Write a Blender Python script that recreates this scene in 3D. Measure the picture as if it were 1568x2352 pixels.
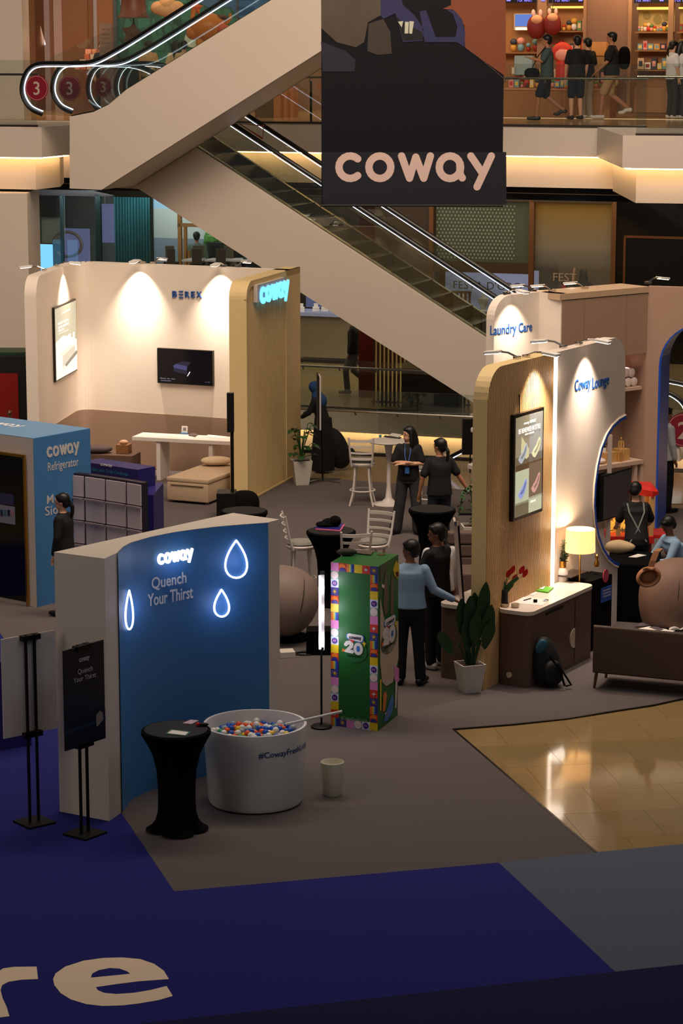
import bpy, bmesh, math, random
from mathutils import Vector, Matrix
from math import sin, cos, tan, atan, atan2, pi, radians, sqrt, hypot
random.seed(7)
for o in list(bpy.data.objects): bpy.data.objects.remove(o)
S = bpy.context.scene
COL = S.collection
# ---------------------------------------------------------------- camera
F, CX, CY, H = 5650.0, 784.0, 1176.0, 7.4      # focal length in pixels of the 1568x2352 frame, eye height
TH = atan(1081.0 / F)                            # downward pitch
cam = bpy.data.cameras.new('camera'); camo = bpy.data.objects.new('camera', cam); COL.objects.link(camo)
camo.location = (0, 0, H); camo.rotation_euler = (pi/2 - TH, 0, 0)
cam.sensor_fit = 'VERTICAL'; cam.sensor_height = 36.0; cam.lens = 36.0 * F / 2352.0
cam.clip_start = 0.5; cam.clip_end = 400
S.camera = camo
# ---------------------------------------------------------------- world, exposure, large lights
S.view_settings.view_transform = 'Standard'; S.view_settings.look = 'None'
S.view_settings.exposure = 0.0; S.view_settings.gamma = 1.0; S.view_settings.use_curve_mapping = False
W = bpy.data.worlds.new('world'); S.world = W; W.use_nodes = True
W.node_tree.nodes['Background'].inputs[0].default_value = (0.86, 0.78, 0.70, 1)
W.node_tree.nodes['Background'].inputs[1].default_value = 0.068

def area(name, loc, target, sx, sy, energy, col):
    l = bpy.data.lights.new(name, 'AREA'); l.shape = 'RECTANGLE'; l.size = sx; l.size_y = sy
    l.energy = energy; l.color = col
    o = bpy.data.objects.new(name, l); COL.objects.link(o); o.location = loc
    o.rotation_euler = (Vector(target) - Vector(loc)).to_track_quat('-Z', 'Y').to_euler()
    return o
def point(name, loc, energy, col, r=0.1, parent=None):
    l = bpy.data.lights.new(name, 'POINT'); l.energy = energy; l.color = col; l.shadow_soft_size = r
    o = bpy.data.objects.new(name, l); COL.objects.link(o); o.location = loc
    if parent: o.parent = parent; o.location = Vector(loc) - parent.location
    return o
def spot(name, loc, target, energy, col, ang, blend=0.6, r=0.05, parent=None):
    l = bpy.data.lights.new(name, 'SPOT'); l.energy = energy; l.color = col; l.spot_size = radians(ang)
    l.spot_blend = blend; l.shadow_soft_size = r
    o = bpy.data.objects.new(name, l); COL.objects.link(o); o.location = loc
    o.rotation_euler = (Vector(target) - Vector(loc)).to_track_quat('-Z', 'Y').to_euler()
    if parent: o.parent = parent; o.location = Vector(loc) - parent.location
    return o
WARM = (1.0, 0.80, 0.63)
area('atrium_light_back', (0, 30, 17), (0, 46, 3), 16, 8, 3900, WARM)       # atrium downlights, towards the escalators
area('atrium_light_front', (2, 24, 16), (0, 28, 0), 14, 14, 400, (1.0, 0.86, 0.72))
area('cool_light_right', (9, 14, 14), (3, 20, 0), 5, 5, 160, (0.62, 0.74, 1.0))   # area lamp giving cool light on the near right floor
area('left_fill', (-11, 13, 8), (-2, 24, 1), 5, 5, 220, (1.0, 0.86, 0.74))
area('gallery_light', (-3, 56, 9.2), (-3, 56, 5), 22, 4, 300, (1.0, 0.72, 0.45))    # level three ceiling lights
area('glazing_fill', (-6.2, 57.2, 4.0), (-6.4, 58, 1.5), 5, .6, 60, (.9, .95, 1.0))  # unseen fill added inside the glazing to brighten curtain and interior
area('arcade_light', (2, 54, 4.2), (2, 54, 0), 18, 5, 420, (1.0, 0.86, 0.6))       # lower arcade ceiling lights

# ---------------------------------------------------------------- photogrammetry: pixel -> point
def ray(px, py):
    x = (px - CX) / F; y = -(py - CY) / F
    return Vector((x, cos(TH) + y*sin(TH), -sin(TH) + y*cos(TH)))
def G(px, py, z=0.0):
    r = ray(px, py); t = (z - H) / r.z; return Vector((r.x*t, r.y*t, z))
def VY(px, py, Y):
    r = ray(px, py); t = Y / r.y; return Vector((r.x*t, Y, H + r.z*t))
def sc(Y, z=0.0): return F / (Y*cos(TH) + (H - z)*sin(TH))      # pixels per metre there

class Plane:
    """vertical plane through two ground points; u runs along it, n points to the viewer's side"""
    def __init__(s, a, b):
        s.a = Vector((a[0], a[1], 0)); s.d = (Vector((b[0], b[1], 0)) - s.a); s.L = s.d.length; s.d.normalize()
        s.n = s.d.cross(Vector((0, 0, 1)))
    def uv(s, px, py):
        r = ray(px, py); o = Vector((0, 0, H))
        t = (s.a - o).dot(s.n) / r.dot(s.n); p = o + r*t
        return ((p - s.a).dot(s.d), p.z)
    def P(s, u, z, off=0.0): return s.a + s.d*u + s.n*off + Vector((0, 0, z))
    def px(s, px, py, off=0.0):
        u, z = s.uv(px, py); return s.P(u, z, off)
    @property
    def rz(s): return atan2(s.d.y, s.d.x)

# ---------------------------------------------------------------- materials
def lin(c): return tuple(((v/255.0)/12.92 if v/255.0 <= 0.04045 else ((v/255.0+0.055)/1.055)**2.4) for v in c)
MATS = {}
def M(name, col=(200, 200, 200), rough=0.6, metal=0.0, emis=0.0, noise=0.0, nscale=40.0, spec=0.4, trans=0.0, bump=0.0, ecol=None):
    if name in MATS: return MATS[name]
    m = bpy.data.materials.new(name); m.use_nodes = True; nt = m.node_tree; b = nt.nodes['Principled BSDF']
    c = lin(col) + (1,)
    b.inputs['Base Color'].default_value = c; b.inputs['Roughness'].default_value = rough
    b.inputs['Metallic'].default_value = metal; b.inputs['Specular IOR Level'].default_value = spec
    if emis:
        b.inputs['Emission Color'].default_value = lin(ecol or col) + (1,); b.inputs['Emission Strength'].default_value = emis
        if not ecol: b.inputs['Base Color'].default_value = tuple(v*0.3 for v in c[:3]) + (1,)
    if trans: b.inputs['Transmission Weight'].default_value = trans
    if noise or bump:
        tc = nt.nodes.new('ShaderNodeTexCoord'); n = nt.nodes.new('ShaderNodeTexNoise'); n.inputs['Scale'].default_value = nscale
        n.inputs['Detail'].default_value = 4
        nt.links.new(tc.outputs['Object'], n.inputs['Vector'])
        if noise:
            mx = nt.nodes.new('ShaderNodeMix'); mx.data_type = 'RGBA'
            mx.inputs[6].default_value = tuple(v*(1-noise) for v in c[:3]) + (1,)
            mx.inputs[7].default_value = tuple(min(1, v*(1+noise)) for v in c[:3]) + (1,)
            nt.links.new(n.outputs['Fac'], mx.inputs[0]); nt.links.new(mx.outputs[2], b.inputs['Base Color'])
        if bump:
            bp = nt.nodes.new('ShaderNodeBump'); bp.inputs['Strength'].default_value = bump; bp.inputs['Distance'].default_value = 0.01
            nt.links.new(n.outputs['Fac'], bp.inputs['Height']); nt.links.new(bp.outputs['Normal'], b.inputs['Normal'])
    MATS[name] = m; return m
def glass(name, tint=(0.86, 0.92, 0.88), refl=0.10, rough=0.02):
    if name in MATS: return MATS[name]
    m = bpy.data.materials.new(name); m.use_nodes = True; nt = m.node_tree; nt.nodes.clear()
    out = nt.nodes.new('ShaderNodeOutputMaterial'); mix = nt.nodes.new('ShaderNodeMixShader')
    tr = nt.nodes.new('ShaderNodeBsdfTransparent'); gl = nt.nodes.new('ShaderNodeBsdfGlossy'); lw = nt.nodes.new('ShaderNodeFresnel')
    lw.inputs[0].default_value = 1.45
    mul = nt.nodes.new('ShaderNodeMath'); mul.operation = 'MULTIPLY_ADD'; mul.inputs[1].default_value = 1.0; mul.inputs[2].default_value = refl - 0.04
    nt.links.new(lw.outputs[0], mul.inputs[0]); nt.links.new(mul.outputs[0], mix.inputs[0])
    tr.inputs[0].default_value = tint + (1,); gl.inputs[0].default_value = (0.9, 0.95, 0.92, 1); gl.inputs[1].default_value = rough
    nt.links.new(tr.outputs[0], mix.inputs[1]); nt.links.new(gl.outputs[0], mix.inputs[2]); nt.links.new(mix.outputs[0], out.inputs[0])
    MATS[name] = m; return m
def emit(name, col=(), st=1.0): return M(name, col, 0.5, emis=st)

WHITE = M('white_paint', (218, 212, 206), 0.55, noise=0.02, nscale=3)
CREAM = M('cream_paint', (228, 214, 198), 0.6, noise=0.02, nscale=3)
TRUSS = M('truss_cladding', (204, 190, 176), 0.45, noise=0.03, nscale=0.8)
BEIGE = M('beige_laminate', (224, 196, 140), 0.5, noise=0.05, nscale=6)
BLACK = M('black_plastic', (12, 11, 11), 0.5, spec=.25)
MATTE = M('black_matte', (9, 8, 8), 0.9, spec=.1)
CLOTHB = M('black_spandex', (5, 5, 6), 0.9, spec=.08)
STEEL = M('brushed_steel', (170, 165, 155), 0.25, metal=1.0)
CHROME = M('chrome', (210, 205, 200), 0.15, metal=1.0)
GOLD = M('brass', (190, 140, 60), 0.3, metal=1.0)
GLASS = glass('balustrade_glass', (.90, .93, .90))
CLEAR = glass('clear_glass', (0.95, 0.97, 0.96), 0.06)
WOOD = M('oak_wood', (190, 140, 84), 0.5, noise=0.12, nscale=9)
BROWN = M('walnut_laminate', (96, 72, 60), 0.5, noise=0.08, nscale=14)
LEDW = emit('led_cool_white', (225, 232, 255), 3.2)
LEDY = emit('led_warm', (255, 206, 140), 14)
LEDP = emit('led_profile', (255, 232, 205), 4.0)
BLUE = M('panel_blue', (64, 120, 172), 0.45, noise=0.02)
NAVY = M('panel_navy', (34, 28, 100), 0.5)
RBLUE = M('royal_blue_edge', (24, 70, 172), 0.4)
TXTB = M('letter_blue', (32, 84, 160), 0.45)
TXTW = M('print_white', (225, 222, 218), 0.6)

# ---------------------------------------------------------------- mesh builder
class MB:
    def __init__(s): s.bm = bmesh.new(); s.mi = 0
    def face(s, vs):
        try:
            f = s.bm.faces.new(vs); f.material_index = s.mi; return f
        except ValueError: return None
    def poly(s, pts, mi=None):
        f = s.face([s.bm.verts.new(Vector(p)) for p in pts])
        if f and mi is not None: f.material_index = mi
        return s
    def extr(s, pts, vec):
        """closed solid: polygon pts swept by vec"""
        vec = Vector(vec); a = [s.bm.verts.new(Vector(p)) for p in pts]; b = [s.bm.verts.new(Vector(p) + vec) for p in pts]
        n = len(pts); s.face(a); s.face(b[::-1])
        for i in range(n): s.face([a[i], b[i], b[(i+1) % n], a[(i+1) % n]])
        return s
    def prism(s, poly, z0, z1): return s.extr([(p[0], p[1], z0) for p in poly], (0, 0, z1 - z0))
    def box(s, c, sz, rz=0.0, rx=0.0, ry=0.0):
        R = Matrix.Rotation(rz, 3, 'Z') @ Matrix.Rotation(rx, 3, 'X') @ Matrix.Rotation(ry, 3, 'Y'); c = Vector(c)
        v = [s.bm.verts.new(c + R @ Vector((x*sz[0]/2, y*sz[1]/2, z*sz[2]/2))) for x in (-1, 1) for y in (-1, 1) for z in (-1, 1)]
        for q in ((0,1,3,2),(4,6,7,5),(0,4,5,1),(2,3,7,6),(0,2,6,4),(1,5,7,3)): s.face([v[i] for i in q])
        return s
    def rings(s, rings, cap=True, closed=False):
        R = [[s.bm.verts.new(Vector(p)) for p in r] for r in rings]; n = len(R[0])
        for a, b in zip(R[:-1], R[1:]):
            for i in range(n): s.face([a[i], a[(i+1) % n], b[(i+1) % n], b[i]])
        if closed:
            a, b = R[-1], R[0]
            for i in range(n): s.face([a[i], a[(i+1) % n], b[(i+1) % n], b[i]])
        elif cap: s.face(R[0][::-1]); s.face(R[-1])
        return s
    def lathe(s, prof, c=(0, 0, 0), n=24, cap=True, sx=1, sy=1):
        c = Vector(c)
        return s.rings([[c + Vector((r*cos(2*pi*k/n)*sx, r*sin(2*pi*k/n)*sy, z)) for k in range(n)] for r, z in prof], cap)
    def tube(s, pts, r, n=8, cap=True, closed=False):
        pts = [Vector(p) for p in pts]; rs = r if isinstance(r, (list, tuple)) else [r]*len(pts); out = []; up = None
        for i, p in enumerate(pts):
            if closed: t = pts[(i+1) % len(pts)] - pts[i-1]
            else: t = pts[min(i+1, len(pts)-1)] - pts[max(i-1, 0)]
            t.normalize()
            if up is None: up = Vector((0, 0, 1)) if abs(t.z) < 0.9 else Vector((1, 0, 0))
            a = t.cross(up); a.normalize(); b = a.cross(t); up = b
            out.append([p + a*(rs[i]*cos(2*pi*k/n)) + b*(rs[i]*sin(2*pi*k/n)) for k in range(n)])
        return s.rings(out, cap, closed)
    def ball(s, c, r, sx=1, sy=1, sz=1, n=12, m=8, R=None):
        c = Vector(c); R = R or Matrix.Identity(3)
        prof = [(sin(pi*j/m), -cos(pi*j/m)) for j in range(m+1)]
        rr = [[c + R @ Vector((r*sx*max(a, .02)*cos(2*pi*k/n), r*sy*max(a, .02)*sin(2*pi*k/n), r*sz*z)) for k in range(n)] for a, z in prof]
        return s.rings(rr)
    def rbox(s, c, sz, rad, rz=0.0, seg=3):
        """box with rounded vertical edges"""
        x, y = sz[0]/2, sz[1]/2; R = Matrix.Rotation(rz, 3, 'Z'); pts = []
        for cx, cy, a0 in ((x-rad, y-rad, 0), (-x+rad, y-rad, pi/2), (-x+rad, -y+rad, pi), (x-rad, -y+rad, 3*pi/2)):
            for k in range(seg+1):
                a = a0 + pi/2*k/seg; pts.append(Vector(c) + R @ Vector((cx+rad*cos(a), cy+rad*sin(a), -sz[2]/2)))
        return s.extr(pts, (0, 0, sz[2]))
    def build(s, name, mats, parent=None, smooth=False, bevel=0.0, kind=None, label=None, weld=False):
        if bevel:
            bmesh.ops.remove_doubles(s.bm, verts=s.bm.verts, dist=1e-5)
            es = [e for e in s.bm.edges if len(e.link_faces) == 2 and e.calc_face_angle(0) > 0.6]
            bmesh.ops.bevel(s.bm, geom=es, offset=bevel, segments=2, affect='EDGES', profile=0.6)
        bmesh.ops.recalc_face_normals(s.bm, faces=s.bm.faces)
        if parent is not None:
            off = parent_loc(parent); bmesh.ops.translate(s.bm, vec=-off, verts=s.bm.verts)
        me = bpy.data.meshes.new(name); s.bm.to_mesh(me); s.bm.free()
        if not isinstance(mats, (list, tuple)): mats = [mats]
        for m in mats: me.materials.append(m)
        if smooth:
            me.polygons.foreach_set('use_smooth', [True]*len(me.polygons))
            try: me.set_sharp_from_angle(angle=radians(42))
            except Exception: pass
        o = bpy.data.objects.new(name, me); COL.objects.link(o)
        if parent is not None: o.parent = parent
        if kind: o['kind'] = kind
        if label: o['label'] = label
        return o
def parent_loc(p):
    v = Vector((0, 0, 0))
    while p is not None: v += Vector(p.location); p = p.parent
    return v
def tag(o, label, cat, group=None, kind=None):
    o['label'] = label; o['category'] = cat
    if group: o['group'] = group
    if kind: o['kind'] = kind
    return o
def T(name, label, cat, loc=(0, 0, 0), group=None):
    o = bpy.data.objects.new(name, None); COL.objects.link(o); o.location = loc; o.empty_display_size = 0.1
    return tag(o, label, cat, group)
def struct(mb, name, mats, parent=None, **k):
    o = mb.build(name, mats, parent, **k)
    if parent is None: o['kind'] = 'structure'
    return o
def copy_tree(o, parent=None):
    c = o.copy(); COL.objects.link(c)
    if parent is not None: c.parent = parent
    for ch in list(o.children): copy_tree(ch, c)
    return c
def frame(o, xd, up=(0, 0, 1)):
    x = Vector(xd).normalized(); y = Vector(up).normalized(); z = x.cross(y).normalized(); y = z.cross(x)
    m = Matrix.Identity(4)
    for i in range(3): m[i][0], m[i][1], m[i][2], m[i][3] = x[i], y[i], z[i], o[i]
    return m
def text_mb(body, size, fr, depth=0.002, bold=0.0, align='LEFT', wide=1.0, spacing=1.0, mb=None):
    cu = bpy.data.curves.new('t', 'FONT'); cu.body = body; cu.size = size; cu.extrude = depth/2; cu.offset = min(bold, .02)*size if bold > 0 else 0
    cu.align_x = align; cu.resolution_u = 3; cu.space_character = spacing
    o = bpy.data.objects.new('t', cu); COL.objects.link(o)
    dg = bpy.context.evaluated_depsgraph_get(); me = o.evaluated_get(dg).to_mesh()
    mb = mb or MB(); vs = []
    for v in me.vertices: vs.append(mb.bm.verts.new(fr @ Vector((v.co.x*wide, v.co.y, v.co.z + depth/2))))
    for p in me.polygons:
        mb.face([vs[i] for i in p.vertices])
    o.evaluated_get(dg).to_mesh_clear(); bpy.data.objects.remove(o); bpy.data.curves.remove(cu)
    return mb
def arc(cx, cy, rx, ry, a0, a1, n=14): return [(cx + rx*cos(radians(a0+(a1-a0)*k/n)), cy + ry*sin(radians(a0+(a1-a0)*k/n))) for k in range(n+1)]
WORDMARK = [arc(.5, .5, .38, .38, 48, 312), arc(1.5, .5, .37, .38, 0, 360, 20),
            [(2.23, .88), (2.5, .13)], [(2.5, .13), (2.71, .84)], [(2.71, .84), (2.98, .13)], [(2.98, .13), (3.2, .88)],
            arc(3.86, .5, .36, .38, 0, 360, 20), [(4.19, .62), (4.21, .25), (4.28, .14)],
            [(4.56, .88), (4.93, .34)], [(5.25, .88), (4.78, -.16)]]
def strokes(mb, lines, w, fr, scale, depth, slim=1.0):
    """rounded strokes swept along polylines in the frame's xy plane, each stroke one clean ribbon"""
    ez = (fr.to_3x3() @ Vector((0, 0, 1))).normalized()
    for li, L in enumerate(lines):
        L = [Vector((x*scale*slim, y*scale, 0)) for x, y in L]; h = w*scale/2; closed = (L[0]-L[-1]).length < 1e-5
        if closed: L = L[:-1]
        n = len(L); lf, rt = [], []; dz = ez*(depth + .0004*(li % 3))
        for i in range(n):
            a = (L[i]-L[i-1]).normalized() if (i > 0 or closed) else (L[1]-L[0]).normalized()
            c = (L[(i+1) % n]-L[i]).normalized() if (i < n-1 or closed) else a
            na, nc = Vector((-a.y, a.x, 0)), Vector((-c.y, c.x, 0)); m = (na+nc).normalized(); k = h/max(.55, m.dot(na))
            lf.append(L[i]+m*k); rt.append(L[i]-m*k)
        rng = range(n) if closed else range(n-1)
        B = lambda q, z: mb.bm.verts.new(fr @ q + z)
        zero = Vector((0, 0, 0)); A0 = [B(q, zero) for q in lf]; A1 = [B(q, dz) for q in lf]; C0 = [B(q, zero) for q in rt]; C1 = [B(q, dz) for q in rt]
        for i in rng:
            j = (i+1) % n
            mb.face([A1[i], A1[j], C1[j], C1[i]]); mb.face([A0[i], C0[i], C0[j], A0[j]]); mb.face([A0[i], A0[j], A1[j], A1[i]]); mb.face([C0[i], C1[i], C1[j], C0[j]])
        if not closed:
            for q, d, s1 in ((L[0], (L[0]-L[1]).normalized(), 1), (L[-1], (L[-1]-L[-2]).normalized(), 1)):
                nn = Vector((-d.y, d.x, 0)); pts = [q + nn*h*cos(pi*k/8) + d*h*sin(pi*k/8) for k in range(9)]
                mb.extr([fr @ v for v in pts], dz)
    return mb
def wordmark(fr, height, depth=0.004, slim=1.0, mb=None):
    mb = mb or MB(); return strokes(mb, WORDMARK, .25, fr, height, depth, slim)
# ================================================================ SETTING
Z3 = 5.77
def nudge(P, off):            # a plane moved away from (negative) or towards the viewer
    Q = Plane(P.a, P.a + P.d); Q.a = P.a + P.n*off; return Q
NP = Plane((-9, 47.18), (9, 41.42))          # near edge of the atrium void
FP = Plane((-12, 54.3), (12, 45.66))         # far edge of the void
UP = Plane((-9, 48.1), (9, 41.6))            # near face, upper escalator
LP = Plane((-9, 49.85), (9, 43.37))          # near face, lower escalator
SF = Plane((-12, 61.3), (12, 52.7))          # lower shop fronts
SU = Plane((-12, 60.8), (12, 52.2))          # upper shop fronts
MARB = M('marble_floor', (146, 122, 82), 0.07, noise=0.10, nscale=1.6, spec=0.5)
MARBF = M('marble_floor_far', (150, 128, 92), 0.12, noise=0.08, nscale=1.2, spec=0.5)
GROUT = M('grout', (122, 100, 68), 0.7)
fl = MB()
fl.poly([(-14, 8, -.012), (14, 8, -.012), (14, 39.9, -.012), (-14, 48.75, -.012)])
floor = struct(fl, 'floor', GROUT)
# marble tiles of the uncarpeted patch and of the strip behind the booths
tv = {}
def tile_at(x, y, rz, w, d, m, tint=0):
    key = (w, d, m.name)
    if key not in tv:
        b = MB(); b.box((0, 0, -.006), (w, d, .012)); o = b.build('tile', m, floor); tv[key] = o.data
    else:
        o = bpy.data.objects.new('tile', tv[key]); COL.objects.link(o); o.parent = floor
    o.location = (x, y, 0); o.rotation_euler = (0, 0, rz)
mt = [M('marble_floor', ()), M('marble_tile_b', (149, 124, 84), 0.08, noise=0.10, nscale=1.3), M('marble_tile_c', (143, 120, 81), 0.07, noise=0.12, nscale=1.9)]
a_ = 0.16; dx_ = Vector((cos(a_), sin(a_), 0)); dy_ = Vector((-sin(a_), cos(a_), 0))
o_ = G(1368, 1960)
for j in range(-1, 8):
    for i in range(-3, 5):
        p = o_ + dx_*(i*.8 + (.4 if j % 2 else 0)) + dy_*(j*.8)
        if 0.4 < p.x < 4.9 and 21 < p.y < 28: tile_at(p.x, p.y, a_, .797, .797, mt[(i*3+j*5) % 3])
far = MB()
far.prism([(-9, 39.4), (9.5, 39.4), (9.5, 41.2), (-9, 47.1)], -.006, 0)
struct(far, 'marble_strip', MARBF, floor)
ff = MB(); q = nudge(FP, -14)
ff.poly([FP.P(0, -.001), FP.P(26, -.001), q.P(26, -.001), q.P(0, -.001)])
struct(ff, 'floor_arcade', [MARBF])
tf = MB()                                     # fascia of the arcade floor, cove and light line
tf.extr([FP.P(0, -.48, .03), FP.P(26, -.48, .03), FP.P(26, 0, .03), FP.P(0, 0, .03)], -FP.n*.3)
fas = struct(tf, 'trim_1', M('fascia_grey', (222, 210, 186), .35))
b = MB(); b.extr([FP.P(0, -2.5, -.3), FP.P(26, -2.5, -.3), FP.P(26, -.48, -.3), FP.P(0, -.48, -.3)], -FP.n*.3)
struct(b, 'recess', CREAM, fas)
b = MB(); b.extr([FP.P(0, -.50, -.12), FP.P(26, -.50, -.12), FP.P(26, -.50, -.20), FP.P(0, -.50, -.20)], (0, 0, .015))
struct(b, 'light_strip', LEDY, fas)
b = MB(); b.extr([NP.P(0, -.35), NP.P(19, -.35), NP.P(19, 0), NP.P(0, 0)], -NP.n*.35)
struct(b, 'trim_2', M('dark_shoe', (40, 30, 26), .4))

def cove_slab(name, pts, front, ztop, deep=1.2, step=.28, open_edges=()):
    """balcony slab: fascia band, light line under it and a recessed soffit. pts is the outline, front = number of leading edges"""
    b = MB(); b.prism([(p[0], p[1]) for p in pts], ztop-.57, ztop)
    s = struct(b, name, TRUSS)
    n = len(pts); cx = sum(p[0] for p in pts)/n; cy = sum(p[1] for p in pts)/n
    def inset(d):
        out = []
        for i in range(n):
            p = Vector((pts[i][0], pts[i][1], 0)); q = Vector((cx, cy, 0)) - p
            a = Vector((pts[(i+1) % n][0], pts[(i+1) % n][1], 0)) - p; c = p - Vector((pts[i-1][0], pts[i-1][1], 0))
            na = Vector((a.y, -a.x, 0)).normalized(); nc = Vector((c.y, -c.x, 0)).normalized()
            if na.dot(q) < 0: na = -na
            if nc.dot(q) < 0: nc = -nc
            m = (na + nc); k = d / max(.3, m.dot(na)); out.append(p + m*k)
        return out
    b = MB(); ins = inset(step); b.prism([(p.x, p.y) for p in ins], ztop-deep, ztop-.57); struct(b, 'soffit', TRUSS, s)
    o1 = inset(step-.1); o2 = inset(step-.18); b = MB()
    for i in range(front):
        b.extr([(o1[i].x, o1[i].y, ztop-.60), (o1[i+1].x, o1[i+1].y, ztop-.60), (o2[i+1].x, o2[i+1].y, ztop-.60), (o2[i].x, o2[i].y, ztop-.60)], (0, 0, .015))
    struct(b, 'light_strip', LEDY, s)
    return s
# level three: slabs round the void
gl = [G(-90, 290, 5.8), G(95, 292, 5.8), G(168, 287, 5.8)]
q0 = FP.px(172, 270); q1 = FP.P(0, 0)
cove_slab('balcony_left', [(gl[0].x, gl[0].y), (gl[1].x, gl[1].y), (gl[2].x, gl[2].y), (gl[2].x-.1, 50.2), (-13, 52)], 2, 5.8)
gr = [G(1462, 308, Z3), G(1430, 311, Z3), G(1700, 313, Z3)]
cove_slab('balcony_right', [(gr[1].x-.02, gr[1].y+4.2), (gr[1].x, gr[1].y), (gr[2].x, gr[2].y), (gr[2].x+.5, gr[2].y+4)], 2, Z3)
fb = nudge(FP, -12)
e = [FP.P(0, 0), FP.P(26, 0), fb.P(26, 0), fb.P(0, 0)]
cove_slab('balcony_far', [(p.x, p.y) for p in e], 1, Z3)
b = MB(); b.poly([(p.x, p.y, Z3+.004) for p in e]); struct(b, 'floor_gallery', M('gallery_floor', (196, 160, 110), .14, noise=.06, nscale=1.5))
b = MB(); b.poly([FP.P(0, 4.45, -.2), FP.P(26, 4.45, -.2), fb.P(26, 4.45), fb.P(0, 4.45)]); struct(b, 'ceiling', M('dark_ceiling', (60, 52, 46), .8))
b = MB(); b.extr([FP.P(0, 4.30, -.6), FP.P(26, 4.30, -.6), FP.P(26, 4.57, -.6), FP.P(0, 4.57, -.6)], -FP.n*.1); struct(b, 'trim_3', M('black_gloss', (14, 12, 12), .1))

# columns
b = MB(); p = G(62, 1000); b.box((-6.95, 48.2, 2.25), (1.9, 1.9, 4.6)); struct(b, 'column_left', TRUSS)
b = MB(); b.box((-8.35, 54.4, 8), (3.0, 1.2, 4.6)); struct(b, 'column_gallery', TRUSS)

# balustrades ------------------------------------------------------------
def balustrade(name, label, P, u0, u1, z, hg=1.15, hr=.88, npan=8, off=.0, rail=STEEL, side=1, below=0.0, brackets=True, group='glass balustrades round the void'):
    t = T(name, label, 'railing', P.P(u0, z, off), group)
    w = (u1-u0)/npan
    for i in range(npan):
        b = MB(); b.extr([P.P(u0+i*w+.008, z-below, off), P.P(u0+(i+1)*w-.008, z-below, off), P.P(u0+(i+1)*w-.008, z+hg, off), P.P(u0+i*w+.008, z+hg, off)], P.n*.012)
        b.build('glass_panel', GLASS, t)
    b = MB(); b.tube([P.P(u0, z+hr, off+.09*side), P.P(u1, z+hr, off+.09*side)], .022, 8); b.build('handrail', rail, t, smooth=True)
    if brackets:
        b = MB()
        for i in range(npan*2):
            u = u0 + (i+.5)*w/2
            b.tube([P.P(u, z+hr-.01, off+.09*side), P.P(u, z+hr-.07, off+.05*side), P.P(u, z+hr-.07, off)], .012, 5)
        b.build('bracket', rail, t, kind='stuff')
    b = MB(); b.extr([P.P(u0, z-.0, off-.03), P.P(u1, z, off-.03), P.P(u1, z+.035, off-.03), P.P(u0, z+.035, off-.03)], P.n*.07); b.build('base_rail', M('dark_shoe', ()), t)
    return t
balustrade('balustrade', 'glass balustrade with steel handrail at the far edge of the carpet floor', NP, 6.9, 13.3, 0, 1.18, .80, 4, -.1, group=None)
balustrade('balustrade', 'glass balustrade on the far side of the void, behind the escalator underside', FP, 6, 15.5, 0, 1.0, .86, 6, 0, group=None)
ug = FP.uv(1150, 280)[0]
balustrade('balustrade', 'long glass balustrade of the upper gallery in front of the toy shop', FP, 9.2, FP.uv(1461, 280)[0]+.2, Z3, 1.2, .92, 6, 0, group=None, side=-1)
GRP = Plane(gr[1], gr[2]); u = GRP.uv(1461, 200)[0]
balustrade('balustrade', 'grey glass balustrade on the near right corner balcony', GRP, u, u+3.6, Z3, 1.25, 1.02, 4, -.08, group=None, side=-1, brackets=False)
c0 = GRP.P(u, Z3, -.08); GC = Plane(c0 + Vector((-.9, 3.6, 0)), c0)
GLP = Plane(gl[0], gl[1]); u = GLP.uv(79, 200)[0]
balustrade('balustrade', 'glass balustrade on the left balcony in front of the beige column', GLP, -1.0, u, 5.8, 1.25, .98, 2, -.1, group=None, brackets=False, side=-1)

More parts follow.
